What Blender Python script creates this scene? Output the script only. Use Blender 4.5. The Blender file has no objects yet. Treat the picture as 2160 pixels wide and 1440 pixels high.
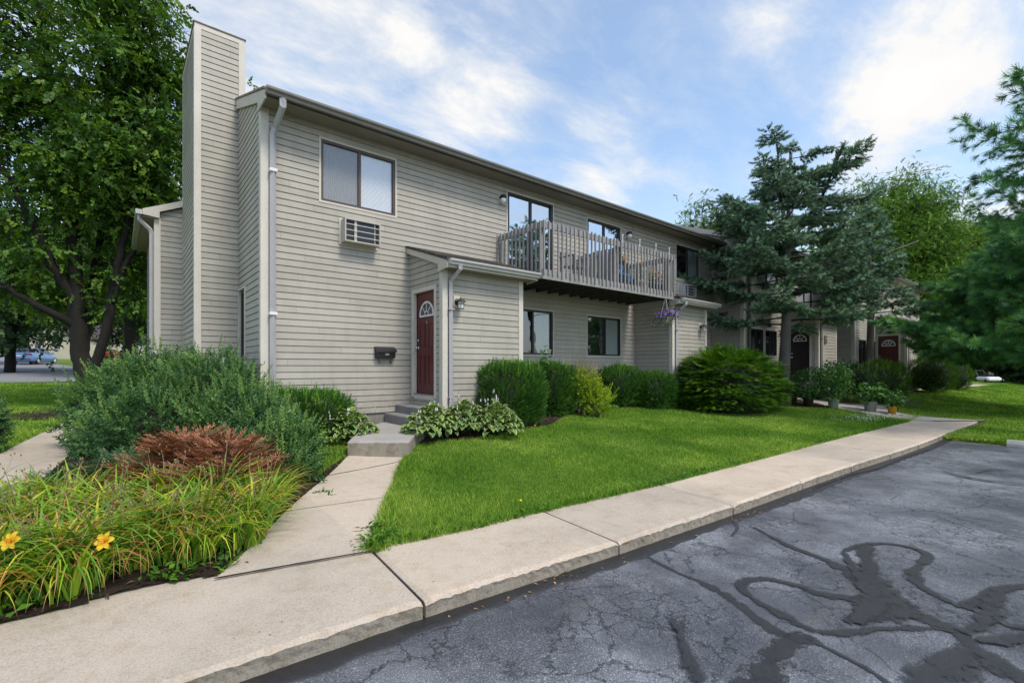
# Two-storey apartments seen from the corner of the parking lot.
SKY_STRENGTH, SUN_E, SUN_ANG, EXPOSURE = .13, 1.75, 14, 0.78
SKYMUL = (1.12, 1.22, 1.22)
CLOUD_LO, CLOUD_HI = (3.95, 4.05, 4.1), (4.6, 4.5, 4.4)
CLOUDS = [(2030, 90, .16, .15), (1880, 165, .12, .11), (1050, 220, .12, .17), (950, 260, .10, .10), (1280, 340, .14, .12), (1640, 60, .12, .13), (870, 70, .07, .12), (1880, 290, .13, .12), (560, 60, .35, .08), (1950, 330, .18, .05), (1330, 150, .28, -.06), (1900, 215, .12, -.05)]
import bpy, math, random
import numpy as np
from mathutils import Vector, Matrix
rng = np.random.default_rng(7)
random.seed(7)
sc = bpy.context.scene
COL = sc.collection
EYE = 1.56            # camera height above the parking lot; all z below are first written relative to the eye
F_, HX, HY = 1006.0, 1080.0, 775.0
CF, SF = 0.6362, 0.7715

# ---------------------------------------------------------------- survey helpers (sight lines met with real planes)
def ray(px, py):
    u = (px - HX) / F_
    return (CF + SF * u, SF - CF * u, (HY - py) / F_)
def onY(px, py, Y):
    d = ray(px, py); s = Y / d[1]
    return (d[0] * s, Y, d[2] * s)
def onX(px, py, X):
    d = ray(px, py); s = X / d[0]
    return (X, d[1] * s, d[2] * s)
def onZ(px, py, z):
    d = ray(px, py); s = z / d[2]
    return (d[0] * s, d[1] * s, z)
def at(px, py, s):
    d = ray(px, py)
    return np.array([d[0] * s, d[1] * s, d[2] * s])
def sstep(a, b, x):
    t = np.clip((x - a) / (b - a), 0, 1)
    return t * t * (3 - 2 * t)
def gh(x, y):
    """height of the ground"""
    x = np.asarray(x, float); y = np.asarray(y, float)
    hR = -1.45 + np.clip(y - 3.6, 0, 4.6) * (0.048 + 0.050 * sstep(3.2, 4.8, x))
    hL = -1.45 + np.clip(y - 3.6, 0, 10.4) * 0.012
    w = sstep(-0.5, 1.6, x)
    h = hL * (1 - w) + hR * w
    h = h - 0.006 * np.clip(x, -3, 18)
    h = h + 0.03 * np.clip(x - 19, 0, 10) * sstep(1.5, 4.5, y)
    h = h + np.clip(y - 14, 0, 90) * 0.0327 * (1 - sstep(2, 9, x))
    h = h + 0.012 * np.sin(x * 1.7 + 0.6) * np.sin(y * 1.3) * sstep(3.8, 5, y) * (1 - sstep(7, 8.5, y))
    return h
def onG(px, py, dz=0.0):
    d = ray(px, py)
    ss = np.concatenate([np.arange(1.5, 40, .05), np.arange(40, 400, .5)])
    f = d[2] * ss - gh(d[0] * ss, d[1] * ss) - dz
    k = int(np.argmax(f < 0)) if (f < 0).any() else len(ss) - 1
    a, b = ss[max(k - 1, 0)], ss[k]
    for _ in range(20):
        m_ = (a + b) / 2
        if d[2] * m_ - float(gh(d[0] * m_, d[1] * m_)) - dz < 0: b = m_
        else: a = m_
    return (d[0] * b, d[1] * b, d[2] * b)
LOT = -1.58   # asphalt
def lotz(x): return LOT - 0.006 * min(max(x, -3), 18)
def onLot(px, py, dz=0.0):
    z = LOT
    for _ in range(20):
        p = onZ(px, py, z + dz); z = lotz(p[0])
    return (p[0], p[1], z + dz)

# ---------------------------------------------------------------- object helpers
def link(o, parent=None):
    COL.objects.link(o)
    if parent is not None:
        o.parent = parent
        r = parent
        off = Vector(parent['_o']) if '_o' in parent else Vector((0, 0, 0))
        o.matrix_parent_inverse = Matrix.Translation(-off)
        o['_o'] = (0.0, 0.0, 0.0)
    return o
def tag(o, label=None, cat=None, group=None, kind=None):
    if label: o['label'] = label
    if cat: o['category'] = cat
    if group: o['group'] = group
    if kind: o['kind'] = kind
    return o
def thing(name, label, cat, loc, group=None):
    o = bpy.data.objects.new(name, None)
    o.empty_display_size = 0.2
    COL.objects.link(o)
    o.location = loc
    o['_o'] = tuple(float(v) for v in loc)
    return tag(o, label, cat, group)
def fin(me, m, smooth=False):
    if m is not None: me.materials.append(m)
    if smooth:
        me.polygons.foreach_set('use_smooth', [True] * len(me.polygons))
    me.update()
def obj_np(name, verts, faces, m, parent=None, attrs=None, smooth=False):
    """verts (N,3), faces (M,k)"""
    verts = np.asarray(verts, np.float32); faces = np.asarray(faces, np.int32)
    me = bpy.data.meshes.new(name)
    n, k = faces.shape
    me.vertices.add(len(verts)); me.vertices.foreach_set('co', verts.ravel())
    me.loops.add(n * k); me.loops.foreach_set('vertex_index', faces.ravel())
    me.polygons.add(n)
    me.polygons.foreach_set('loop_start', np.arange(0, n * k, k, dtype=np.int32))
    if attrs:
        for a, v in attrs.items():
            at_ = me.attributes.new(a, 'FLOAT', 'POINT')
            at_.data.foreach_set('value', np.asarray(v, np.float32))
    me.update(calc_edges=True)
    me.validate()
    fin(me, m, smooth)
    o = bpy.data.objects.new(name, me)
    return link(o, parent)

class MB:
    def __init__(s): s.v = []; s.f = []
    def add(s, vs, fs):
        n = len(s.v); s.v += [tuple(map(float, p)) for p in vs]; s.f += [tuple(i + n for i in f) for f in fs]; return s
    def box(s, x0, x1, y0, y1, z0, z1):
        vs = [(x0, y0, z0), (x1, y0, z0), (x1, y1, z0), (x0, y1, z0), (x0, y0, z1), (x1, y0, z1), (x1, y1, z1), (x0, y1, z1)]
        return s.add(vs, [(0, 3, 2, 1), (4, 5, 6, 7), (0, 1, 5, 4), (1, 2, 6, 5), (2, 3, 7, 6), (3, 0, 4, 7)])
    def bbox(s, x0, x1, y0, y1, z0, z1, b=0.006):
        """box with chamfered vertical and top edges"""
        def ring(xa, xb, ya, yb, z):
            return [(xa + b, ya, z), (xb - b, ya, z), (xb, ya + b, z), (xb, yb - b, z), (xb - b, yb, z), (xa + b, yb, z), (xa, yb - b, z), (xa, ya + b, z)]
        r = ring(x0, x1, y0, y1, z0 + b) + ring(x0, x1, y0, y1, z1 - b) + ring(x0 + b, x1 - b, y0 + b, y1 - b, z1) + ring(x0 + b, x1 - b, y0 + b, y1 - b, z0)
        fs = []
        for a in (0, 8):
            for i in range(8): j = (i + 1) % 8; fs.append((a + i, a + j, a + 8 + j, a + 8 + i))
        fs.append(tuple(range(16, 24)))
        for i in range(8): j = (i + 1) % 8; fs.append((24 + i, 24 + j, j, i))
        fs.append(tuple(range(31, 23, -1)))
        return s.add(r, fs)
    def prism(s, prof, p0, p1, axis):
        """prof: 2d points; swept along axis ('X' uses (y,z), 'Y' uses (x,z), 'Z' uses (x,y))"""
        n = len(prof)
        def P(a, q):
            if axis == 'X': return (a, q[0], q[1])
            if axis == 'Y': return (q[0], a, q[1])
            return (q[0], q[1], a)
        vs = [P(p0, q) for q in prof] + [P(p1, q) for q in prof]
        fs = [(i, (i + 1) % n, n + (i + 1) % n, n + i) for i in range(n)] + [tuple(range(n - 1, -1, -1)), tuple(range(n, 2 * n))]
        return s.add(vs, fs)
    def tube(s, pts, rad, sides=8, cap=True):
        pts = [Vector(p) for p in pts]
        if not hasattr(rad, '__len__'): rad = [rad] * len(pts)
        n0 = len(s.v); up = None
        for i, p in enumerate(pts):
            d = (pts[min(i + 1, len(pts) - 1)] - pts[max(i - 1, 0)])
            if d.length < 1e-9: d = Vector((0, 0, 1))
            d.normalize()
            if up is None:
                up = Vector((0, 0, 1)) if abs(d.z) < 0.9 else Vector((1, 0, 0))
            a = d.cross(up)
            if a.length < 1e-6: a = d.cross(Vector((0.3, 1, 0.2)))
            a.normalize(); b = a.cross(d).normalized(); up = b
            for k in range(sides):
                t = 2 * math.pi * k / sides
                s.v.append(tuple(p + (a * math.cos(t) + b * math.sin(t)) * rad[i]))
        for i in range(len(pts) - 1):
            for k in range(sides):
                k2 = (k + 1) % sides
                s.f.append((n0 + i * sides + k, n0 + i * sides + k2, n0 + (i + 1) * sides + k2, n0 + (i + 1) * sides + k))
        if cap:
            s.f.append(tuple(n0 + k for k in range(sides - 1, -1, -1)))
            e = n0 + (len(pts) - 1) * sides
            s.f.append(tuple(e + k for k in range(sides)))
        return s
    def lathe(s, prof, c, n=24, axis='Z'):
        n0 = len(s.v)
        for (r, h) in prof:
            for k in range(n):
                t = 2 * math.pi * k / n; a, b = r * math.cos(t), r * math.sin(t)
                if axis == 'Z': s.v.append((c[0] + a, c[1] + b, c[2] + h))
                elif axis == 'Y': s.v.append((c[0] + a, c[1] + h, c[2] + b))
                else: s.v.append((c[0] + h, c[1] + a, c[2] + b))
        for i in range(len(prof) - 1):
            for k in range(n):
                k2 = (k + 1) % n
                s.f.append((n0 + i * n + k, n0 + i * n + k2, n0 + (i + 1) * n + k2, n0 + (i + 1) * n + k))
        s.f.append(tuple(n0 + k for k in range(n - 1, -1, -1)))
        e = n0 + (len(prof) - 1) * n
        s.f.append(tuple(e + k for k in range(n)))
        return s
    def sphere(s, c, r, n=12, m=8):
        prof = [(max(1e-4, math.sin(math.pi * i / m)), -math.cos(math.pi * i / m)) for i in range(m + 1)]
        if not hasattr(r, '__len__'): r = (r, r, r)
        k = len(s.v); s.lathe(prof, (0, 0, 0), n)
        for i in range(k, len(s.v)):
            v = s.v[i]; s.v[i] = (c[0] + v[0] * r[0], c[1] + v[1] * r[1], c[2] + v[2] * r[2])
        return s
    def xf(s, fn, start=0):
        s.v[start:] = [tuple(fn(p)) for p in s.v[start:]]; return s
    def build(s, name, m, parent=None, smooth=False):
        me = bpy.data.meshes.new(name)
        me.from_pydata(s.v, [], s.f)
        fin(me, m, smooth)
        return link(bpy.data.objects.new(name, me), parent)

# ---------------------------------------------------------------- materials
def new_mat(name):
    m = bpy.data.materials.new(name); m.use_nodes = True
    nt = m.node_tree; nt.nodes.clear()
    out = nt.nodes.new('ShaderNodeOutputMaterial')
    return m, nt, out
def N(nt, t, **kw):
    n = nt.nodes.new(t)
    for k, v in kw.items():
        if k in n.inputs: n.inputs[k].default_value = v
        else: setattr(n, k, v)
    return n
def ramp(nt, stops, fac=None, interp='LINEAR'):
    r = nt.nodes.new('ShaderNodeValToRGB'); r.color_ramp.interpolation = interp
    el = r.color_ramp.elements
    while len(el) > 1: el.remove(el[-1])
    el[0].position = stops[0][0]; el[0].color = (*stops[0][1], 1) if len(stops[0][1]) == 3 else stops[0][1]
    for p, c in stops[1:]:
        e = el.new(p); e.color = (*c, 1) if len(c) == 3 else c
    if fac is not None: nt.links.new(fac, r.inputs[0])
    return r
def noise(nt, scale, detail=4, rough=0.6, vec=None, dist=0.0):
    n = nt.nodes.new('ShaderNodeTexNoise')
    n.inputs['Scale'].default_value = scale; n.inputs['Detail'].default_value = detail
    n.inputs['Roughness'].default_value = rough; n.inputs['Distortion'].default_value = dist
    if vec is not None: nt.links.new(vec, n.inputs['Vector'])
    return n
def pos(nt, scale=None):
    g = nt.nodes.new('ShaderNodeNewGeometry')
    if scale is None: return g.outputs['Position']
    mp = nt.nodes.new('ShaderNodeMapping'); mp.inputs['Scale'].default_value = scale
    nt.links.new(g.outputs['Position'], mp.inputs['Vector'])
    return mp.outputs['Vector']
def mixc(nt, a, b, fac, mode='MIX'):
    m = nt.nodes.new('ShaderNodeMix'); m.data_type = 'RGBA'; m.blend_type = mode
    for inp, v in ((6, a), (7, b), (0, fac)):
        if hasattr(v, 'links') or hasattr(v, 'is_output'): nt.links.new(v, m.inputs[inp])
        elif inp == 0: m.inputs[0].default_value = v
        else: m.inputs[inp].default_value = (*v, 1)
    return m.outputs[2]
def math_(nt, op, a, b=None, clamp=False):
    m = nt.nodes.new('ShaderNodeMath'); m.operation = op; m.use_clamp = clamp
    for i, v in enumerate((a, b)):
        if v is None: continue
        if hasattr(v, 'is_output'): nt.links.new(v, m.inputs[i])
        else: m.inputs[i].default_value = v
    return m.outputs[0]
def bump(nt, h, strength=0.3, dist=0.01):
    b = nt.nodes.new('ShaderNodeBump'); b.inputs['Strength'].default_value = strength; b.inputs['Distance'].default_value = dist
    nt.links.new(h, b.inputs['Height']); return b.outputs['Normal']
def simple(name, col, rough=0.6, var=0.12, scale=3.0, metal=0.0, spec=0.4, bmp=0.0, bscale=60, stretch=None, var2=0.06):
    """plain paint/wood/metal with broad and fine tone variation"""
    m, nt, out = new_mat(name)
    v = pos(nt, stretch)
    n1 = noise(nt, scale, 5, 0.65, v); n2 = noise(nt, scale * 14, 3, 0.6, v)
    lo = tuple(c * (1 - var) for c in col); hi = tuple(min(1, c * (1 + var)) for c in col)
    r1 = ramp(nt, [(0.3, lo), (0.7, hi)], n1.outputs['Fac'])
    r2 = ramp(nt, [(0.3, (1 - var2 * 2,) * 3), (0.7, (1.0,) * 3)], n2.outputs['Fac'])
    c = mixc(nt, r1.outputs[0], r2.outputs[0], 1.0, 'MULTIPLY')
    p = N(nt, 'ShaderNodeBsdfPrincipled', Roughness=rough, Metallic=metal)
    p.inputs['Specular IOR Level'].default_value = spec
    nt.links.new(c, p.inputs['Base Color'])
    if bmp: nt.links.new(bump(nt, noise(nt, bscale, 4, 0.7, v).outputs['Fac'], bmp), p.inputs['Normal'])
    nt.links.new(p.outputs[0], out.inputs[0])
    return m
def leafmat(name, stops, trans=0.3, rough=0.5, extra=None, bigvar=0.25, spec=0.3, bigscale=1.2):
    """colour per leaf from the random attribute 'rnd', large soft variation over the plant"""
    m, nt, out = new_mat(name)
    a = nt.nodes.new('ShaderNodeAttribute'); a.attribute_name = 'rnd'
    nb = noise(nt, bigscale, 3, 0.6, pos(nt))
    f = math_(nt, 'ADD', a.outputs['Fac'], math_(nt, 'MULTIPLY', math_(nt, 'SUBTRACT', nb.outputs['Fac'], 0.5), bigvar * 2), clamp=True)
    c = ramp(nt, stops, f).outputs[0]
    if extra is not None: c = extra(nt, c)
    d = N(nt, 'ShaderNodeBsdfPrincipled', Roughness=rough)
    d.inputs['Specular IOR Level'].default_value = spec
    nt.links.new(c, d.inputs['Base Color'])
    t = nt.nodes.new('ShaderNodeBsdfTranslucent')
    c2 = mixc(nt, c, (1.0, 1.0, 0.35), 1.0, 'MULTIPLY')
    nt.links.new(c2, t.inputs['Color'])
    mx = nt.nodes.new('ShaderNodeMixShader'); mx.inputs[0].default_value = trans
    nt.links.new(d.outputs[0], mx.inputs[1]); nt.links.new(t.outputs[0], mx.inputs[2])
    nt.links.new(mx.outputs[0], out.inputs[0])
    return m

M = {}
def siding_mat():
    m, nt, out = new_mat('vinyl_siding')
    v = pos(nt)
    # per-board tone: quantised height
    sep = nt.nodes.new('ShaderNodeSeparateXYZ'); nt.links.new(v, sep.inputs[0])
    row = math_(nt, 'FLOOR', math_(nt, 'DIVIDE', math_(nt, 'ADD', sep.outputs[2], 0.89 - EYE), 0.1165))
    seg = math_(nt, 'FLOOR', math_(nt, 'ADD', math_(nt, 'MULTIPLY', math_(nt, 'ADD', sep.outputs[0], sep.outputs[1]), 0.27), math_(nt, 'MULTIPLY', row, 0.37)))
    wn = nt.nodes.new('ShaderNodeTexWhiteNoise'); wn.noise_dimensions = '2D'
    cb = nt.nodes.new('ShaderNodeCombineXYZ'); nt.links.new(row, cb.inputs[0]); nt.links.new(seg, cb.inputs[1])
    nt.links.new(cb.outputs[0], wn.inputs['Vector'])
    r0 = ramp(nt, [(0, (0.418, 0.388, 0.338)), (1, (0.470, 0.438, 0.384))], wn.outputs['Value'])
    dirt = noise(nt, 0.9, 6, 0.7, v)
    r1 = ramp(nt, [(0.35, (0.86, 0.86, 0.85)), (0.62, (1, 1, 1))], dirt.outputs['Fac'])
    fr_ = math_(nt, 'FRACT', math_(nt, 'ADD', math_(nt, 'MULTIPLY', math_(nt, 'ADD', sep.outputs[0], sep.outputs[1]), 0.27), math_(nt, 'MULTIPLY', row, 0.37)))
    seam = math_(nt, 'LESS_THAN', fr_, .0016)
    st = noise(nt, 6.0, 5, 0.7, pos(nt, (1, 1, 0.12)))
    r2 = ramp(nt, [(0.3, (0.92, 0.915, 0.90)), (0.6, (1, 1, 1))], st.outputs['Fac'])
    c = mixc(nt, r0.outputs[0], r1.outputs[0], 1, 'MULTIPLY'); c = mixc(nt, c, r2.outputs[0], 1, 'MULTIPLY'); c = mixc(nt, c, (.12, .11, .10), math_(nt, 'MULTIPLY', seam, .7))
    hgt_ = ramp(nt, [(0.0, (1, 1, 1)), (1.0, (0, 0, 0))], math_(nt, 'DIVIDE', math_(nt, 'SUBTRACT', sep.outputs[2], EYE - .92), .75))
    spl = math_(nt, 'MULTIPLY', hgt_.outputs[0], ramp(nt, [(.42, (0, 0, 0)), (.66, (1, 1, 1))], noise(nt, 4, 6, .75, v).outputs['Fac']).outputs[0])
    c = mixc(nt, c, (.20, .165, .12), math_(nt, 'MULTIPLY', spl, .55))
    p = N(nt, 'ShaderNodeBsdfPrincipled', Roughness=0.55); p.inputs['Specular IOR Level'].default_value = 0.3
    nt.links.new(c, p.inputs['Base Color'])
    g = noise(nt, 25, 3, 0.5, pos(nt, (1, 1, 9)))
    nt.links.new(bump(nt, g.outputs['Fac'], 0.12), p.inputs['Normal'])
    nt.links.new(p.outputs[0], out.inputs[0]); return m
def glass_mat(name, tint, refl=0.55, dark=0.0):
    """window pane: mirror of the sky by angle, rest see-through"""
    m, nt, out = new_mat(name)
    fr = nt.nodes.new('ShaderNodeLayerWeight'); fr.inputs['Blend'].default_value = .5
    fac = math_(nt, 'ADD', math_(nt, 'MULTIPLY', math_(nt, 'POWER', fr.outputs['Facing'], 4.0), 0.9), .05 + refl * 0.10, clamp=True)
    g = nt.nodes.new('ShaderNodeBsdfGlossy'); g.inputs['Roughness'].default_value = 0.02; g.inputs['Color'].default_value = (0.9, 0.93, 1, 1)
    nrm = bump(nt, noise(nt, 1.3, 2, 0.5, pos(nt)).outputs['Fac'], 0.12, 0.05)
    nt.links.new(nrm, g.inputs['Normal'])
    t = nt.nodes.new('ShaderNodeBsdfTransparent'); t.inputs['Color'].default_value = (*tint, 1)
    mx = nt.nodes.new('ShaderNodeMixShader')
    nt.links.new(fac, mx.inputs[0]); nt.links.new(t.outputs[0], mx.inputs[1]); nt.links.new(g.outputs[0], mx.inputs[2])
    nt.links.new(mx.outputs[0], out.inputs[0]); return m
def concrete_mat(name, base, stainc, grain=1.0, slabs=False):
    m, nt, out = new_mat(name)
    v = pos(nt)
    big = noise(nt, 0.8, 6, 0.65, v); med = noise(nt, 7, 5, 0.7, v); fine = noise(nt, 90, 4, 0.8, v)
    r0 = ramp(nt, [(0.28, tuple(c * .80 for c in base)), (0.5, base), (0.7, tuple(c * 1.10 for c in base))], big.outputs['Fac'])
    r1 = ramp(nt, [(0.34, stainc), (0.5, (1, 1, 1))], med.outputs['Fac'])
    r2 = ramp(nt, [(0.32, (1 - .42 * grain,) * 3), (0.5, (1, 1, 1)), (0.72, (1 + .14 * grain,) * 3)], fine.outputs['Fac'])
    c = mixc(nt, r0.outputs[0], r1.outputs[0], .8, 'MULTIPLY'); c = mixc(nt, c, r2.outputs[0], 1, 'MULTIPLY')
    if slabs:   # every pour has its own tone
        sx_ = nt.nodes.new('ShaderNodeSeparateXYZ'); nt.links.new(v, sx_.inputs[0])
        idx = math_(nt, 'FLOOR', math_(nt, 'DIVIDE', math_(nt, 'SUBTRACT', sx_.outputs[0], 1.54), 1.86))
        wn_ = nt.nodes.new('ShaderNodeTexWhiteNoise'); wn_.noise_dimensions = '1D'; nt.links.new(idx, wn_.inputs['W'])
        c = mixc(nt, c, ramp(nt, [(0, (.86, .87, .88)), (1, (1.04, 1.02, 1.0))], wn_.outputs['Value']).outputs[0], 1, 'MULTIPLY')
    blot = noise(nt, 2.2, 7, .72, v, .6)
    c = mixc(nt, c, ramp(nt, [(.56, (1, 1, 1)), (.70, (.80, .77, .72))], blot.outputs['Fac']).outputs[0], .8, 'MULTIPLY')
    vo = nt.nodes.new('ShaderNodeTexVoronoi'); vo.inputs['Scale'].default_value = 95; nt.links.new(v, vo.inputs['Vector'])
    peb = ramp(nt, [(0.0, (0.62, 0.55, 0.48)), (0.16, (1, 1, 1))], vo.outputs['Distance'])
    c = mixc(nt, c, peb.outputs[0], .55 * grain, 'MULTIPLY')
    p = N(nt, 'ShaderNodeBsdfPrincipled', Roughness=0.85); p.inputs['Specular IOR Level'].default_value = 0.25
    nt.links.new(c, p.inputs['Base Color'])
    nt.links.new(bump(nt, fine.outputs['Fac'], 0.35, 0.004), p.inputs['Normal'])
    nt.links.new(p.outputs[0], out.inputs[0]); return m
def asphalt_mat():
    m, nt, out = new_mat('sealed_asphalt')
    v = pos(nt)
    big = noise(nt, 0.55, 5, 0.6, v); med = noise(nt, 3.2, 6, 0.7, v); fine = noise(nt, 150, 3, 0.8, v); sp = noise(nt, 75, 3, 0.9, v)
    c = ramp(nt, [(0.32, (0.052, 0.055, 0.064)), (0.47, (0.108, 0.113, 0.127)), (0.60, (0.205, 0.213, 0.233))], big.outputs['Fac']).outputs[0]
    c = mixc(nt, c, ramp(nt, [(0.3, (0.72,) * 3), (0.62, (1.12,) * 3)], med.outputs['Fac']).outputs[0], 1, 'MULTIPLY')
    c = mixc(nt, c, ramp(nt, [(0.34, (0.4,) * 3), (0.52, (1, 1, 1)), (0.66, (1.9, 1.9, 1.95))], fine.outputs['Fac']).outputs[0], 1, 'MULTIPLY')
    c = mixc(nt, c, ramp(nt, [(0.40, (.75,) * 3), (0.58, (1, 1, 1)), (0.68, (2.8, 2.8, 2.9))], sp.outputs['Fac']).outputs[0], .6, 'MULTIPLY')
    # cracks
    wob = noise(nt, 5, 4, 0.7, v)
    va = nt.nodes.new('ShaderNodeVectorMath'); va.operation = 'MULTIPLY_ADD'
    nt.links.new(wob.outputs['Color'], va.inputs[0]); va.inputs[1].default_value = (0.24, 0.24, 0.24); nt.links.new(v, va.inputs[2])
    def crack(scale, w, lo, hi, seedscale):
        vo = nt.nodes.new('ShaderNodeTexVoronoi'); vo.feature = 'DISTANCE_TO_EDGE'; vo.inputs['Scale'].default_value = scale
        nt.links.new(va.outputs[0], vo.inputs['Vector'])
        r = ramp(nt, [(0.0, (1, 1, 1)), (w, (0, 0, 0))], vo.outputs['Distance'])
        ms = ramp(nt, [(lo, (0, 0, 0)), (hi, (1, 1, 1))], noise(nt, seedscale, 3, 0.6, v).outputs['Fac'])
        return math_(nt, 'MULTIPLY', r.outputs[0], ms.outputs[0])
    k = math_(nt, 'MAXIMUM', crack(1.5, 0.016, 0.40, 0.52, 0.9), crack(7.0, 0.055, 0.46, 0.58, 0.8))
    k = math_(nt, 'MAXIMUM', k, math_(nt, 'MULTIPLY', crack(19, 0.09, 0.54, 0.66, 0.7), .55))
    c = mixc(nt, c, (0.012, 0.012, 0.014), math_(nt, 'MULTIPLY', k, .85))
    # dusty brown silt where water dries
    silt = ramp(nt, [(0.60, (0, 0, 0)), (0.72, (1, 1, 1))], noise(nt, 0.9, 4, 0.6, pos(nt, (0.6, 1.6, 1))).outputs['Fac'])
    c = mixc(nt, c, (0.17, 0.15, 0.135), math_(nt, 'MULTIPLY', silt.outputs[0], .38))
    p = N(nt, 'ShaderNodeBsdfPrincipled'); p.inputs['Specular IOR Level'].default_value = 0.55
    rr = ramp(nt, [(0.3, (0.34,) * 3), (0.7, (0.52,) * 3)], med.outputs['Fac'])
    nt.links.new(rr.outputs[0], p.inputs['Roughness'])
    nt.links.new(c, p.inputs['Base Color'])
    hh = math_(nt, 'SUBTRACT', math_(nt, 'MULTIPLY', fine.outputs['Fac'], 0.5), math_(nt, 'MULTIPLY', k, 0.8))
    nt.links.new(bump(nt, hh, 0.5, 0.006), p.inputs['Normal'])
    nt.links.new(p.outputs[0], out.inputs[0]); return m
def tar_mat(name, lum, soft=True, op=1.0):
    m, nt, out = new_mat(name)
    v = pos(nt)
    n1 = noise(nt, 9, 6, 0.75, v); n2 = noise(nt, 140, 3, .8, v)
    c = ramp(nt, [(0.3, (lum * .75, lum * .74, lum * .77)), (0.7, (lum * 1.35, lum * 1.33, lum * 1.38))], n1.outputs['Fac']).outputs[0]
    c = mixc(nt, c, ramp(nt, [(0.4, (.6,) * 3), (0.7, (1.7,) * 3)], n2.outputs['Fac']).outputs[0], 1, 'MULTIPLY')
    p = N(nt, 'ShaderNodeBsdfPrincipled', Roughness=0.45); p.inputs['Specular IOR Level'].default_value = 0.5
    nt.links.new(c, p.inputs['Base Color'])
    nt.links.new(bump(nt, n2.outputs['Fac'], .4, .004), p.inputs['Normal'])
    if soft:
        a = nt.nodes.new('ShaderNodeAttribute'); a.attribute_name = 'edge'
        f = math_(nt, 'SUBTRACT', math_(nt, 'ADD', 1.12, math_(nt, 'MULTIPLY', math_(nt, 'SUBTRACT', n1.outputs['Fac'], .5), 4.2)), math_(nt, 'MULTIPLY', a.outputs['Fac'], 1.25))
        f = math_(nt, 'ADD', f, math_(nt, 'MULTIPLY', math_(nt, 'SUBTRACT', n2.outputs['Fac'], .5), 2.0))
        f = math_(nt, 'MULTIPLY', ramp(nt, [(0.22, (0, 0, 0)), (0.40, (1, 1, 1))], f).outputs[0], op)
        t = nt.nodes.new('ShaderNodeBsdfTransparent'); mx = nt.nodes.new('ShaderNodeMixShader')
        nt.links.new(f, mx.inputs[0]); nt.links.new(t.outputs[0], mx.inputs[1]); nt.links.new(p.outputs[0], mx.inputs[2])
        nt.links.new(mx.outputs[0], out.inputs[0])
    else: nt.links.new(p.outputs[0], out.inputs[0])
    return m
def ground_mat(name, stops, sc1=1.6, sc2=38, rough=0.95):
    m, nt, out = new_mat(name)
    v = pos(nt)
    a = noise(nt, sc1, 5, .65, v); b = noise(nt, sc2, 5, .8, v)
    f = math_(nt, 'ADD', math_(nt, 'MULTIPLY', a.outputs['Fac'], .55), math_(nt, 'MULTIPLY', b.outputs['Fac'], .45))
    c = ramp(nt, stops, f).outputs[0]
    p = N(nt, 'ShaderNodeBsdfPrincipled', Roughness=rough); p.inputs['Specular IOR Level'].default_value = 0.15
    nt.links.new(c, p.inputs['Base Color']); nt.links.new(bump(nt, b.outputs['Fac'], .8, .03), p.inputs['Normal'])
    nt.links.new(p.outputs[0], out.inputs[0]); return m
def shingle_mat():
    m, nt, out = new_mat('asphalt_shingles')
    v = pos(nt)
    br = nt.nodes.new('ShaderNodeTexBrick'); br.inputs['Scale'].default_value = 1.0
    br.inputs['Brick Width'].default_value = .3; br.inputs['Row Height'].default_value = .14; br.inputs['Mortar Size'].default_value = .006
    br.inputs['Color1'].default_value = (.055, .042, .040, 1); br.inputs['Color2'].default_value = (.095, .072, .066, 1); br.inputs['Mortar'].default_value = (.02, .016, .016, 1)
    nt.links.new(v, br.inputs['Vector'])
    c = mixc(nt, br.outputs['Color'], ramp(nt, [(.3, (.6,) * 3), (.7, (1.4,) * 3)], noise(nt, 90, 3, .8, v).outputs['Fac']).outputs[0], 1, 'MULTIPLY')
    p = N(nt, 'ShaderNodeBsdfPrincipled', Roughness=.9)
    nt.links.new(c, p.inputs['Base Color']); nt.links.new(p.outputs[0], out.inputs[0]); return m
def screen_mat():
    m, nt, out = new_mat('insect_screen')
    p = N(nt, 'ShaderNodeBsdfPrincipled', Roughness=.6); p.inputs['Base Color'].default_value = (.055, .06, .07, 1)
    t = nt.nodes.new('ShaderNodeBsdfTransparent'); mx = nt.nodes.new('ShaderNodeMixShader')
    w = nt.nodes.new('ShaderNodeTexWave'); w.inputs['Scale'].default_value = 8; w.inputs['Distortion'].default_value = 6
    nt.links.new(pos(nt), w.inputs['Vector'])
    nt.links.new(ramp(nt, [(0, (.30,) * 3), (1, (.42,) * 3)], w.outputs['Fac']).outputs[0], mx.inputs[0])
    nt.links.new(t.outputs[0], mx.inputs[1]); nt.links.new(p.outputs[0], mx.inputs[2])
    nt.links.new(mx.outputs[0], out.inputs[0]); return m

M['siding'] = siding_mat()
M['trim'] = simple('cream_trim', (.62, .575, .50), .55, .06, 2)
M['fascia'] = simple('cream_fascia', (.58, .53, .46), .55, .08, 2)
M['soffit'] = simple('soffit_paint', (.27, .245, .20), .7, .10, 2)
M['gutter'] = simple('gutter_metal', (.175, .168, .150), .4, .12, 2.5, spec=.5)
M['gutter_w'] = simple('white_gutter_metal', (.46, .455, .45), .4, .10, 2.5, spec=.5)
M['spout'] = simple('downspout_metal', (.45, .435, .45), .42, .06, 2, spec=.5)
M['shingle'] = shingle_mat()
M['glass'] = glass_mat('window_glass', (.97, .98, .99), 1.2)
M['glass_hi'] = glass_mat('patio_door_glass', (.45, .5, .52), 5.5)
M['screen'] = screen_mat()
M['blind'] = simple('white_blind', (.90, .91, .92), .5, .03, 2, var2=.02)
M['blind_g'] = simple('green_grey_blind', (.42, .50, .45), .5, .05, 2, var2=.02)
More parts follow.
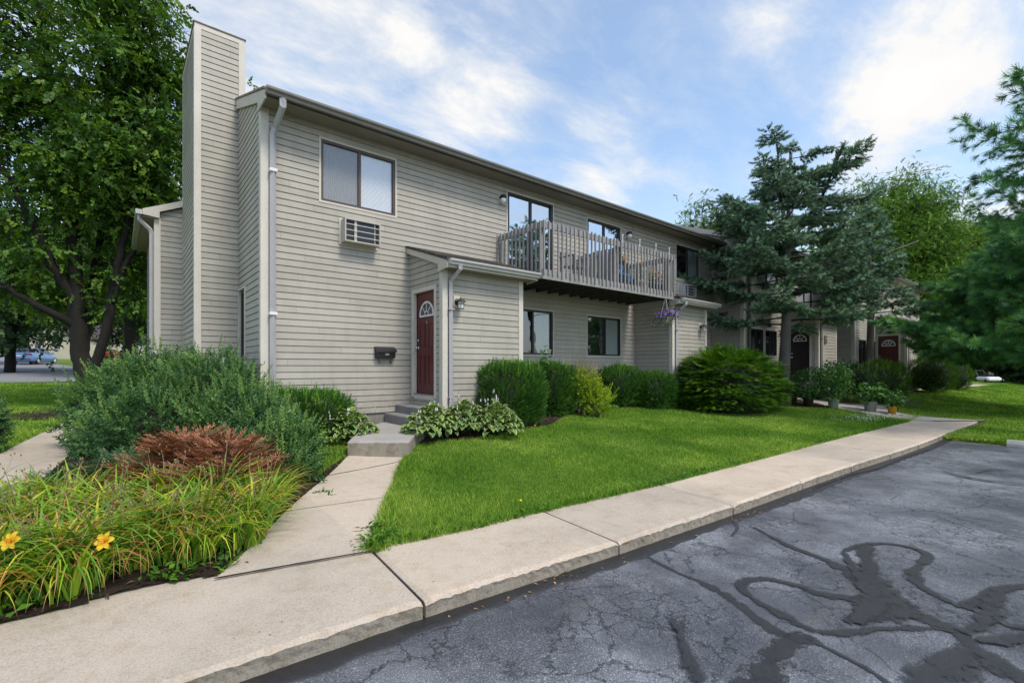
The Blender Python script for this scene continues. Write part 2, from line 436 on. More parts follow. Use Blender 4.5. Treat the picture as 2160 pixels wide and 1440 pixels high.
M['dark'] = simple('dark_room', (.018, .018, .02), .9, .3, 1.5)  # near-black colour stands in for the shade of rooms behind windows
M['brown'] = simple('bronze_frame', (.085, .060, .048), .45, .1, 3, spec=.5)
M['black'] = simple('black_frame', (.016, .015, .015), .4, .1, 3, spec=.5)
M['door'] = simple('oxblood_door_paint', (.095, .009, .013), .38, .1, 3, spec=.5)
M['door_d'] = simple('dark_door_paint', (.020, .010, .011), .4, .1, 3, spec=.5)
M['white'] = simple('white_paint', (.78, .78, .78), .45, .03, 3)
M['chrome'] = simple('satin_metal', (.72, .72, .72), .25, .04, 5, metal=1.0)
M['iron'] = simple('bronze_iron', (.045, .036, .030), .45, .15, 8, spec=.5)
M['mailblack'] = simple('black_enamel', (.012, .012, .014), .35, .1, 5, spec=.5)
M['lampglass'] = simple('frosted_globe', (.82, .81, .78), .25, .02, 3, spec=.6)
M['found'] = concrete_mat('foundation', (.26, .25, .23), (.7, .68, .64), .8)
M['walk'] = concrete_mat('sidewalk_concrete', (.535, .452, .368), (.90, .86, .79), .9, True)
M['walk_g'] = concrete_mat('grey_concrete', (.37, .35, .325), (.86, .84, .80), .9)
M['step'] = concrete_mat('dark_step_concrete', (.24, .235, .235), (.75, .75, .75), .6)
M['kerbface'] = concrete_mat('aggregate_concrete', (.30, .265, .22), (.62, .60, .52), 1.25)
M['asphalt'] = asphalt_mat()
M['tar'] = tar_mat('tar_seal', .034, True, .92)
M['tar_d'] = tar_mat('tar_edge', .022, False)
M['lawn'] = ground_mat('lawn_soil', [(.30, (.045, .085, .014)), (.46, (.095, .160, .024)), (.56, (.150, .215, .032)), (.70, (.235, .260, .065))])
M['mulch'] = ground_mat('mulch', [(.30, (.010, .007, .005)), (.5, (.038, .026, .020)), (.62, (.075, .052, .040)), (.75, (.14, .10, .075))], 3, 70)
M['road'] = ground_mat('road_asphalt', [(.3, (.20, .20, .215)), (.7, (.29, .29, .305))], .35, 30)
M['wood'] = simple('weathered_wood', (.315, .305, .305), .8, .22, 5, bmp=.35, bscale=60, stretch=(1, 1, .25), var2=.15)
M['wood_d'] = simple('dark_deck_wood', (.085, .075, .066), .85, .3, 4, bmp=.2)
M['rust'] = simple('rusty_flashing', (.24, .17, .12), .7, .3, 8)
# ================================================================= THE SETTING: ground, lot, walks
def inpoly(x, y, poly):
    x = np.asarray(x); y = np.asarray(y); c = np.zeros(x.shape, bool); n = len(poly)
    for i in range(n):
        x0, y0 = poly[i][:2]; x1, y1 = poly[(i + 1) % n][:2]
        if y0 == y1: continue
        k = ((y0 > y) != (y1 > y)) & (x < (x1 - x0) * (y - y0) / (y1 - y0) + x0)
        c ^= k
    return c
kp = [onG(px, py) for px, py in [(350, 1440), (895, 1265), (1308, 1140), (1548, 1063), (1712, 1007), (1813, 974), (1900, 948), (1956, 929), (2004, 910)]]
bp = [onG(px, py) for px, py in [(0, 1322), (130, 1290), (300, 1240), (480, 1215), (787, 1158), (1001, 1113), (1150, 1076), (1395, 1021), (1600, 968), (1780, 921), (1945, 881)]]
kx = [-14.0, -3.0] + [p[0] for p in kp]; ky = [3.6, 2.9] + [p[1] for p in kp]
e_ = onG(2076, 883); kx += [e_[0], 19.4]; ky += [e_[1], e_[1]]
bx = [-14.0, -3.0] + [p[0] for p in bp] + [19.4]; by = [4.9, 4.1] + [p[1] for p in bp] + [bp[-1][1] - .03]
def kerbY(x): return np.interp(x, kx, ky)
def backY(x): return np.interp(x, bx, by)
XEND = kp[-1][0] - 0.8
# joints
jpx = [((787, 1158), (898, 1266)), ((1149, 1076), (1308, 1141)), ((1395, 1021), (1548, 1063))]
J = [(onG(*a), onG(*b)) for a, b in jpx]
jx = [(a[0], b[0]) for a, b in J]
while jx[-1][0] < 18: jx.append((jx[-1][0] + 1.82, jx[-1][1] + 1.82))
jx = [(jx[0][0] - 1.85 * k, jx[0][1] - 1.85 * k) for k in range(7, 1, -1)] + jx
jx[5] = (-2.1, -2.2)
jx = [j for j in jx if j[0] < 17.5] + [(19.4, 19.4)]

def slab_mesh(mb, fb, ja, jb, gap):
    """one sidewalk slab, worn front arris, front face down to the lot"""
    n = max(6, int((jb[1] - ja[1]) / .035))
    rows = []
    for i in range(n + 1):
        t = i / n
        xb = (ja[0] + gap) * (1 - t) + (jb[0] - gap) * t; xk = (ja[1] + gap) * (1 - t) + (jb[1] - gap) * t
        yb = float(backY(xb)) + .05; yk = float(kerbY(xk))
        tb = float(gh(xb, yb)); tk = float(gh(xk, 3.0)); tilt = 0.0
        e = .0
        if i in (0, n): e = .018
        elif i in (1, n - 1): e = .004
        j1 = random.random() * .006; j2 = random.random() ** 3 * .02 + .004 * math.sin(xk * 9)
        lotz_ = lotz(xk) - .05
        w = []
        w.append((xb, yb, tb - .10)); w.append((xb, yb, tb - e))
        for q in (.25, .5, .75): w.append((xb * (1 - q) + xk * q, yb * (1 - q) + (yk + .03) * q, tb * (1 - q) + tk * q - e))
        w.append((xk, yk + .028 + j2, tk - .001 - e)); w.append((xk, yk + .012 + j1, tk - .006 - j1 - e)); w.append((xk, yk + j1 * .7, tk - .022 - j2 * .6 - e))
        rows.append((w, [(xk, yk + j1 * .7, tk - .022 - j2 * .6 - e), (xk, yk + .003 + random.random() * .007, tk - .05), (xk, yk + .004 + random.random() * .010, tk - .085), (xk, yk + .008, lotz_)]))
    for which, m in ((0, mb), (1, fb)):
        k = len(rows[0][which]); vs = [p for r in rows for p in r[which]]; fs = []
        for i in range(n):
            for q in range(k - 1):
                fs.append((i * k + q, i * k + q + 1, (i + 1) * k + q + 1, (i + 1) * k + q))
        if which == 0:
            for i, rev in ((0, False), (n, True)):
                base = i * k; f = [base + q for q in range(k)]
                c = len(vs); vs.append((rows[i][0][-1][0], rows[i][0][-1][1], rows[i][0][-1][2] - .16)); f = f + [c]
                fs.append(tuple(f[::-1] if rev else f))
        m.add(vs, fs)
sb, fb = MB(), MB()
for i in range(len(jx) - 1):
    slab_mesh(sb, fb, jx[i], jx[i + 1], .012 if i in (5,) else .009)
# the joint at the front walk is wide open
tag(sb.build('sidewalk', M['walk']), kind='structure')
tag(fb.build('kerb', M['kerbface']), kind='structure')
mb = MB()
for i in range(60):
    x0 = -14 + i * .56; x1 = x0 + .56
    mb.add([(x0, float(backY(x0)) - .02, float(gh(x0, 3)) - .03), (x1, float(backY(x1)) - .02, float(gh(x1, 3)) - .03), (x1, float(kerbY(x1)) + .04, float(gh(x1, 3)) - .03), (x0, float(kerbY(x0)) + .04, float(gh(x0, 3)) - .03)], [(0, 1, 2, 3)])
tag(mb.build('sidewalk_bed', M['tar_d']), kind='structure')

# ground grid
def gridlines(segs):
    out = []
    for a, b, st in segs: out += list(np.arange(a, b - 1e-6, st))
    return np.array(out + [segs[-1][1]])
gx = gridlines([(-400, -60, 20), (-60, -16, 2), (-16, -2, .4), (-2, 14.2, .14), (14.2, 14.36, .04), (14.36, 22, .2), (22, 60, 1), (60, 460, 20)])
gy = gridlines([(-120, -10, 6), (-10, 1.8, .5), (1.8, 9.4, .1), (9.4, 30, .6), (30, 90, 2), (90, 500, 20)])
GX, GY = np.meshgrid(gx, gy, indexing='ij')
GZ = gh(GX, GY)
KY, BY = kerbY(GX), backY(GX)
lot_ = (GY < KY + .06) & (GX < XEND + .0)
GZ = np.where(lot_, -1.80, GZ)
walk = (~lot_) & (GY < BY - .03) & (GY > KY - .1) & (GX < 19.4)
GZ = np.where(walk, GZ - .09, GZ)
n1, n2 = GX.shape
vv = np.stack([GX.ravel(), GY.ravel(), GZ.ravel()], 1)
ii, jj = np.meshgrid(np.arange(n1 - 1), np.arange(n2 - 1), indexing='ij'); a = (ii * n2 + jj).ravel()
tag(obj_np('ground', vv, np.stack([a, a + n2, a + n2 + 1, a + 1], 1), M['lawn'], smooth=True), kind='structure')

# parking lot
mb = MB()
xs = gridlines([(-60, -4, 7), (-4, XEND - .3, .5), (XEND - .3, XEND, .15)])
for i in range(len(xs) - 1):
    x0, x1 = xs[i], xs[i + 1]
    mb.add([(x0, -60, lotz(x0)), (x1, -60, lotz(x1)), (x1, float(kerbY(x1)) + .02, lotz(x1)), (x0, float(kerbY(x0)) + .02, lotz(x0))], [(0, 1, 2, 3)])
tag(mb.build('parking_lot', M['asphalt']), kind='structure')
# fresh sealer along the kerb, ragged outer lip
vs, fs, ed = [], [], []
xs = np.arange(-3, XEND, .03)
for i, x in enumerate(xs):
    w = .13 + .02 * math.sin(x * 2.3) + .012 * math.sin(x * 17) + random.uniform(-.004, .004)
    if x > 5: w += .05 * math.sin(x * 1.1) ** 2
    y = float(kerbY(x)); z = lotz(x)
    vs += [(x, y + .015, z + .012), (x, y - w * .6, z + .010), (x, y - w + .012, z + .010), (x, y - w, z + .001)]
    if i: 
        b = (i - 1) * 4
        fs += [(b + q, b + 4 + q, b + 5 + q, b + 1 + q) for q in range(3)]
tag(obj_np('kerb_sealer_strip', vs, fs, M['tar_d']), kind='structure')
# tar squiggles, traced on the lot surface
TAR = [
 ([(1355, 1168), (1420, 1203), (1500, 1238), (1560, 1276), (1610, 1315), (1655, 1340), (1700, 1348)], [.03, .05, .08, .09, .10, .12, .20]),
 ([(1712, 1340), (1660, 1358), (1635, 1380), (1622, 1410), (1600, 1440), (1570, 1475)], [.14, .17, .17, .17, .2, .22]),
 ([(1700, 1345), (1760, 1375), (1830, 1412), (1885, 1450)], [.05, .035, .05, .05]),
 ([(1590, 1112), (1660, 1150), (1740, 1181), (1800, 1212), (1850, 1250), (1905, 1284), (1965, 1308), (2020, 1336), (2060, 1372), (2120, 1412), (2190, 1455)], [.03, .07, .10, .14, .22, .24, .17, .14, .16, .19, .2]),
 ([(1900, 1264), (1830, 1263), (1740, 1256), (1680, 1236), (1620, 1222), (1578, 1224), (1562, 1240), (1590, 1264), (1660, 1303), (1720, 1332), (1790, 1336), (1850, 1328), (1960, 1326), (2020, 1335)], [.15, .09, .08, .08, .08, .08, .08, .08, .10, .09, .09, .07, .06, .06]),
 ([(1776, 1166), (1810, 1152), (1850, 1147), (1895, 1150), (1940, 1161), (1955, 1177), (1934, 1197), (1925, 1215), (1950, 1241), (2000, 1270), (2040, 1281), (2075, 1264), (2110, 1245), (2175, 1234)], [.04, .08, .07, .06, .07, .09, .10, .11, .10, .08, .10, .13, .10, .08]),
 ([(1822, 1148), (1832, 1180), (1840, 1215), (1862, 1255), (1880, 1280), (1840, 1302), (1780, 1312)], [.13, .17, .18, .28, .30, .24, .10]),
 ([(1780, 1166), (1795, 1190), (1812, 1222), (1850, 1262)], [.05, .08, .10, .16]),
 ([(1850, 1262), (1830, 1290), (1806, 1318)], [.22, .22, .10]),
 ([(2022, 1336), (2060, 1327), (2082, 1300), (2098, 1275), (2112, 1250)], [.10, .10, .12, .16, .12]),
 ([(2058, 1352), (2110, 1356), (2185, 1345)], [.10, .12, .12]),
 ([(2052, 1372), (2015, 1396), (1975, 1430), (1950, 1465)], [.12, .20, .26, .26]),
 ([(2090, 1300), (2130, 1322), (2180, 1330)], [.05, .06, .06]),
 ([(1985, 994), (2040, 1008), (2100, 1018), (2180, 1027)], [.03, .10, .08, .07]),
 ([(2060, 999), (2095, 992), (2150, 994)], [.02, .04, .05]),
 ([(1410, 1300), (1432, 1335), (1448, 1380), (1462, 1410), (1475, 1450)], [.03, .06, .06, .11, .08]),
 ([(1550, 1102), (1556, 1118), (1545, 1132)], [.04, .03, .02]),
 ([(1720, 1030), (1790, 1004), (1850, 990), (1900, 968), (1960, 948)], [.03, .05, .04, .05, .03]),
]
vs, fs, ed = [], [], []
for ti, (pts, ws) in enumerate(TAR):
    P = [np.array(onLot(*p)[:2]) for p in pts]
    # Catmull-Rom
    Q, W = [], []
    for i in range(len(P) - 1):
        p0, p1, p2, p3 = P[max(i - 1, 0)], P[i], P[i + 1], P[min(i + 2, len(P) - 1)]
        ns = max(4, int(np.linalg.norm(p2 - p1) / .035))
        for k in range(ns):
            t = k / ns
            Q.append(.5 * ((2 * p1) + (-p0 + p2) * t + (2 * p0 - 5 * p1 + 4 * p2 - p3) * t * t + (-p0 + 3 * p1 - 3 * p2 + p3) * t ** 3)); W.append(ws[i] * (1 - t) + ws[i + 1] * t)
    Q.append(P[-1]); W.append(ws[-1])
    b = len(vs)
    for i, q in enumerate(Q):
        d = Q[min(i + 1, len(Q) - 1)] - Q[max(i - 1, 0)]; d = d / (np.linalg.norm(d) + 1e-9); nrm = np.array([-d[1], d[0]])
        w = W[i] * (.56 + .10 * math.sin(i * .37 + ti) + random.uniform(-.04, .04))
        z = lotz(q[0]) + .004 + .0012 * ti
        for e in (-1, -.5, 0, .5, 1):
            p = q + nrm * w * e; vs.append((p[0], p[1], z)); ed.append(abs(e) if 0 < i < len(Q) - 1 else 1.0)
        if i: fs += [(b + (i - 1) * 5 + k, b + i * 5 + k, b + i * 5 + k + 1, b + (i - 1) * 5 + k + 1) for k in range(4)]
tag(obj_np('tar_crack_filler', vs, fs, M['tar'], attrs={'edge': ed}), kind='structure')

# walks
def strip(name, L, R, dz, mat, n=40, thick=.06, gaps=()):
    L = np.array(L, float); R = np.array(R, float)
    def rs(A):
        d = np.r_[0, np.cumsum(np.hypot(*np.diff(A[:, :2], axis=0).T))]; t = np.linspace(0, d[-1], n + 1)
        return np.stack([np.interp(t, d, A[:, 0]), np.interp(t, d, A[:, 1])], 1)
    L, R = rs(L), rs(R); mb = MB(); vs, fs = [], []
    for i in range(n + 1):
        for q in (0, .25, .5, .75, 1):
            p = L[i] * (1 - q) + R[i] * q; vs.append((p[0], p[1], float(gh(p[0], p[1])) + dz))
    for i in range(n):
        if i in gaps: continue
        for q in range(4): fs.append((i * 5 + q, (i + 1) * 5 + q, (i + 1) * 5 + q + 1, i * 5 + q + 1))
    k = len(vs)
    for i in range(n + 1):
        for side, q in ((0, 0), (1, 4)):
            v = vs[i * 5 + q]; vs.append((v[0], v[1], v[2] - thick))
    for i in range(n):
        fs.append((i * 5, k + 2 * i, k + 2 * i + 2, (i + 1) * 5)); fs.append((i * 5 + 4, (i + 1) * 5 + 4, k + 2 * i + 3, k + 2 * i + 1))
    mb.add(vs, fs)
    return tag(mb.build(name, mat), kind='structure')
# front walk to the red door
Lp = [(.52, 3.80), (.95, 4.45), (1.22, 4.9), (1.60, 5.45), (1.99, 6.0), (2.35, 6.55), (2.62, 6.97)]
Rp = [(1.54, 3.62), (1.95, 4.3), (2.25, 4.8), (2.6, 5.35), (2.85, 5.75), (3.10, 6.15), (3.33, 6.45)]
FW = strip('front_walk', Lp, Rp, .016, M['walk'], 60)
# joints on the front walk
jb = MB()
for (a, b, w) in (((.50, 3.785), (1.53, 3.60), .010), ((1.99, 6.02), (3.22, 6.25), .008), ((1.22, 4.92), (2.25, 4.80), .004)):
    a = np.array(a); b = np.array(b); d = (b - a) / np.linalg.norm(b - a); nn = np.array([-d[1], d[0]]); m_ = 14
    vs = []
    for i in range(m_ + 1):
        p = a + (b - a) * i / m_
        for s_ in (-1, 1):
            q = p + nn * s_ * w * random.uniform(.6, 1.2); vs.append((q[0], q[1], float(gh(q[0], q[1])) + .0205))
    jb.add(vs, [(2 * i, 2 * i + 2, 2 * i + 3, 2 * i + 1) for i in range(m_)])
tag(jb.build('walk_joint', M['tar_d']), kind='structure')
strip('side_walk', [(-2.5, 3.95), (-2.1, 6), (-1.7, 8.6), (-1.42, 10.8), (-1.2, 13.2), (-.9, 15.5), (-.1, 17.5)], [(-1.25, 3.9), (-.95, 6), (-.70, 8.6), (-.52, 11), (-.38, 12.6), (-.05, 14.4), (.8, 16.6)], .02, M['walk'], 60)
def court(name, pts, dz, mat):
    mb = MB(); mb.add([(p[0], p[1], float(gh(p[0], p[1])) + dz) for p in pts], [tuple(range(len(pts)))])
    return tag(mb.build(name, mat), kind='structure')
strip('entrance_walk', [(18.12, 2.9), (18.12, 3.7), (18.2, 4.6), (18.8, 5.8), (20.0, 7.4)], [(19.4, 1.9), (19.4, 2.9), (19.7, 4.0), (21.0, 4.9), (20.3, 6.6)], .022, M['walk_g'], 30)
court('entrance_court', [onG(*p) for p in [(1810, 857), (1830, 847), (1880, 842), (1924, 843), (1900, 852), (1860, 862)]], .035, M['walk_g'])
court('far_walk', [onG(*p) for p in [(1885, 826), (1935, 822), (2000, 815.5), (2060, 811), (2085, 812.5), (2020, 819), (1950, 827), (1900, 830)]], .03, M['walk'])

# mulch beds
lawn_back = [onG(*p) for p in [(858, 950), (872, 938), (1000, 926), (1095, 907), (1160, 897), (1200, 874), (1270, 862), (1345, 859), (1420, 855), (1540, 857), (1660, 858), (1740, 860), (1800, 867), (1880, 873), (1945, 879)]]
bedL = [(-1.22, 4.0), (-1.2, 3.90)] + [(float(x), float(backY(x)) + .01) for x in np.linspace(-1.1, .5, 14)] + [ (1.22, 4.92), (1.99, 6.02), (2.6, 6.98), (3.9, 9.0), (1.9, 9.0), (1.9, 11), (1.15, 11), (1.15, 13), (.0, 13), (-.50, 11), (-.68, 8.6), (-.93, 6)]
bedR = [p[:2] for p in lawn_back] + [(18.1, 4.6), (20.4, 7.8), (17.05, 7.8), (17.05, 9.0), (4.67, 9.0), (4.2, 8.6), (3.33, 6.5)]
grass_patch = [onG(*p)[:2] for p in [(600, 1052), (660, 1018), (700, 985), (738, 957), (735, 938), (690, 925), (655, 940), (610, 990)]]
def cells(name, poly, mat, st=.045, dz=.02, excl=None):
    P = np.array([p[:2] for p in poly]); xs = np.arange(P[:, 0].min(), P[:, 0].max(), st); ys = np.arange(P[:, 1].min(), P[:, 1].max(), st)
    X, Y = np.meshgrid(xs, ys, indexing='ij'); ok = inpoly(X + st / 2, Y + st / 2, poly)
    if excl is not None: ok &= ~inpoly(X + st / 2, Y + st / 2, excl)
    idx = np.argwhere(ok); nx, ny = len(xs) + 1, len(ys) + 1
    A, B = np.meshgrid(np.r_[xs, xs[-1] + st], np.r_[ys, ys[-1] + st], indexing='ij')
    Z = gh(A, B) + dz + rng.uniform(-.008, .010, A.shape)
    f = idx[:, 0] * ny + idx[:, 1]
    return obj_np(name, np.stack([A.ravel(), B.ravel(), Z.ravel()], 1), np.stack([f, f + ny, f + ny + 1, f + 1], 1), mat)
tag(cells('mulch_bed', bedL, M['mulch'], excl=grass_patch), kind='structure')
tag(cells('mulch_bed', bedR, M['mulch']), kind='structure')
tp = (-.75, 17.0)
tag(cells('mulch_ring', [(tp[0] + 1.5 * math.cos(t), tp[1] + 1.3 * math.sin(t)) for t in np.linspace(0, 6.28, 20)[:-1]], M['mulch'], .12, .03), kind='structure')

# road on the left
rd = [onG(*p) for p in [(-700, 812), (-200, 809), (60, 808), (136, 807), (190, 806), (240, 806)]]
rf = [onG(*p) for p in [(-700, 750), (-200, 751), (0, 751.5), (36, 752.5), (98, 765), (138, 776), (190, 785), (240, 790)]]
mb = MB(); poly = rd + rf[::-1]
nR = 24
def rsp(A, n):
    A = np.array(A)[:, :2]; d = np.r_[0, np.cumsum(np.hypot(*np.diff(A, axis=0).T))]; t = np.linspace(0, d[-1], n + 1); return np.stack([np.interp(t, d, A[:, 0]), np.interp(t, d, A[:, 1])], 1)
ra, rb = rsp(rd, nR), rsp(rf, nR); vs = []
for i in range(nR + 1):
    for q in np.linspace(0, 1, 13):
        p = ra[i] * (1 - q) + rb[i] * q; vs.append((p[0], p[1], float(gh(p[0], p[1])) + .05))
mb.add(vs, [(i * 13 + q, (i + 1) * 13 + q, (i + 1) * 13 + q + 1, i * 13 + q + 1) for i in range(nR) for q in range(12)])
tag(mb.build('road', M['road']), kind='structure')

# step slab and stoop before the red door
def rough_block(name, poly, z0, z1, mat, facemat=None, b=.018):
    """concrete block from a plan outline, worn top arris"""
    n = len(poly); P = np.array(poly); c = P.mean(0)
    fine = []
    for i in range(n):
        p, q = P[i], P[(i + 1) % n]; m_ = max(2, int(np.linalg.norm(q - p) / .05))
        for k in range(m_): fine.append(p + (q - p) * k / m_)
    fine = np.array(fine); m = len(fine); mb = MB(); vs = []
    for lev in range(4):
        for p in fine:
            d = (p - c) / np.linalg.norm(p - c)
            r = random.random() * .006
            if lev == 0: vs.append((p[0], p[1], z0))
            elif lev == 1: vs.append((p[0] + d[0] * r, p[1] + d[1] * r, z1 - b - r * 2))
            elif lev == 2: vs.append((p[0] - d[0] * (b * .4 + r), p[1] - d[1] * (b * .4 + r), z1 - .004))
            else: vs.append((p[0] - d[0] * b * 1.8, p[1] - d[1] * b * 1.8, z1))
    fs = [(l * m + i, l * m + (i + 1) % m, (l + 1) * m + (i + 1) % m, (l + 1) * m + i) for l in range(3) for i in range(m)]
    fs.append(tuple(3 * m + i for i in range(m)))
    mb.add(vs, fs)
    o = mb.build(name, mat)
    if facemat is not None:
        o.data.materials.append(facemat)
        for i in range(m): o.data.polygons[i].material_index = 1
    return tag(o, kind='structure')
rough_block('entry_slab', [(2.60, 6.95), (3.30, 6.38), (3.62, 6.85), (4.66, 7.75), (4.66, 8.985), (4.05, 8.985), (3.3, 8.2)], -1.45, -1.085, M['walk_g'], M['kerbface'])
rough_block('entry_step', [(4.10, 7.80), (4.655, 7.80), (4.655, 8.98), (4.10, 8.98)], -1.10, -.905, M['step'])
rough_block('entry_step', [(4.33, 7.84), (4.65, 7.84), (4.65, 8.97), (4.33, 8.97)], -.92, -.745, M['step'])
# ================================================================= THE ROW OF APARTMENTS
EXPO, Z0S, GAP = .1165, -.89, .017
def siding(name, parent, axis, pl, a0, a1, z0, zt0, zt1=None, openings=(), out=.024, sgn=-1, mat=None):
    """lap siding on the plane axis=pl, faces sgn; top may slope from zt0 (at a0) to zt1 (at a1)"""
    if zt1 is None: zt1 = zt0
    mb = MB(); ztop = max(zt0, zt1); zlow = min(zt0, zt1)
    k0 = math.floor((z0 - Z0S) / EXPO)
    nk = int(math.ceil((ztop - Z0S) / EXPO))
    for k in range(k0, nk + 1):
        b0 = Z0S + k * EXPO; b1 = b0 + EXPO
        gb = b1 - GAP
        cuts = {max(b0, z0), min(b1, ztop)}
        if z0 < gb < ztop: cuts.add(gb)
        for o in openings:
            for z in (o[2], o[3]):
                if b0 < z < b1: cuts.add(z)
        if zt0 != zt1 and b1 > zlow:
            for q in (1, 2, 3): cuts.add(b0 + q * EXPO / 4)
        cuts = sorted(c for c in cuts if z0 - 1e-6 <= c <= ztop + 1e-6)
        first = True
        for i in range(len(cuts) - 1):
            c0, c1 = cuts[i], cuts[i + 1]
            if c1 - c0 < 1e-4: continue
            zm = (c0 + c1) / 2
            lo, hi = a0, a1
            if zm > zlow and zt0 != zt1:
                ac = a0 + (a1 - a0) * (zm - zt0) / (zt1 - zt0)
                if zt1 > zt0: lo = max(lo, ac)
                else: hi = min(hi, ac)
            if hi - lo < .005: continue
            ivs = [(lo, hi)]
            for o in openings:
                if o[2] < zm < o[3]:
                    nv = []
                    for (p, q) in ivs:
                        if o[1] <= p or o[0] >= q: nv.append((p, q)); continue
                        if o[0] > p: nv.append((p, o[0]))
                        if o[1] < q: nv.append((o[1], q))
                    ivs = nv
            groove = c0 >= gb - 1e-6
            def off(z):
                return .001 if groove else out - .006 * (z - b0) / EXPO
            for (p, q) in ivs:
                def P(a, o_, z): return (a, pl + sgn * o_, z) if axis == 'Y' else (pl + sgn * o_, a, z)
                vs = [P(p, off(c0), c0), P(q, off(c0), c0), P(q, off(c1), c1), P(p, off(c1), c1)]
                fs = [(0, 1, 2, 3)]
                if not groove and abs(c0 - b0) < 1e-6:      # drip lip
                    vs += [P(p, .001, c0), P(q, .001, c0)]; fs += [(0, 4, 5, 1)]
                if not groove and abs(c1 - gb) < 1e-6:      # shoulder under the next board
                    k_ = len(vs); vs += [P(p, .001, c1), P(q, .001, c1)]; fs += [(3, 2, k_ + 1, k_)]
                mb.add(vs, fs)
    return mb.build(name, mat or M['siding'], parent)
def corner(parent, x, y, z0, z1, dx, dy, w=.085, name='corner_post'):
    """L corner post; dx,dy = directions in which the two wings run"""
    mb = MB(); t = .034
    xa, xb = sorted((x, x + dx * w)); ya, yb = sorted((y, y + dy * w))
    mb.bbox(xa - (t if dx > 0 else 0), xb + (t if dx < 0 else 0), ya - (t if dy > 0 else 0), ya + .004 if dy > 0 else yb + t, z0, z1, .004) if False else None
    # wing along the facade (faces -dy)
    if dy > 0: mb.bbox(xa - (t if dx > 0 else 0), xb + (t if dx < 0 else 0), y - t, y + .002, z0, z1, .004)
    else: mb.bbox(xa - t, xb + t, y - .002, y + t, z0, z1, .004)
    if dx > 0: mb.bbox(x - t, x + .002, y + .003, y + dy * w, z0, z1 - .002, .003)
    else: mb.bbox(x - .002, x + t, y + .003, y + dy * w, z0, z1 - .002, .003)
    return mb.build(name, M['trim'], parent)
def wavy_gutter(parent, x0, x1, y, z, m, h=.11, d=.11, name='gutter'):
    prof = [(y, z), (y, z - h), (y - d * .62, z - h), (y - d * .72, z - h * .62), (y - d * .95, z - h * .42), (y - d, z - h * .30), (y - d, z), (y - d + .012, z), (y - d + .012, z - h * .25), (y - d * .6, z - h * .9), (y - .008, z - h * .9), (y - .008, z)]
    mb = MB(); mb.prism(prof, x0, x1, 'X')
    mb.box(x0 - .003, x0 + .002, y - d * .98, y - .004, z - h * .99, z - .003); mb.box(x1 - .002, x1 + .003, y - d * .98, y - .004, z - h * .99, z - .003)
    o = mb.build(name, m, parent)
    fh = MB()
    x = x0 + .35
    while x < x1: fh.box(x, x + .02, y - d + .01, y - .01, z - .006, z + .002); x += .6
    fh.build('gutter_hanger', M['gutter'], o)
    return o
def spout(parent, pts, m, w=.045, name='downspout'):
    """rectangular pipe along pts"""
    mb = MB(); mb.tube(pts, w * 1.25, 4)
    o = mb.build(name, m, parent)
    return o
def slats(mb, x0, x1, y, z0, z1, n, axis='Y', tilt=.006):
    for i in range(n):
        za = z0 + (z1 - z0) * i / n; zb = z0 + (z1 - z0) * (i + .94) / n
        if axis == 'Y': mb.add([(x0, y - tilt, za), (x1, y - tilt, za), (x1, y + tilt, zb), (x0, y + tilt, zb)], [(0, 1, 2, 3)])
        else: mb.add([(y - tilt, x1, za), (y - tilt, x0, za), (y + tilt, x0, zb), (y + tilt, x1, zb)], [(0, 1, 2, 3)])
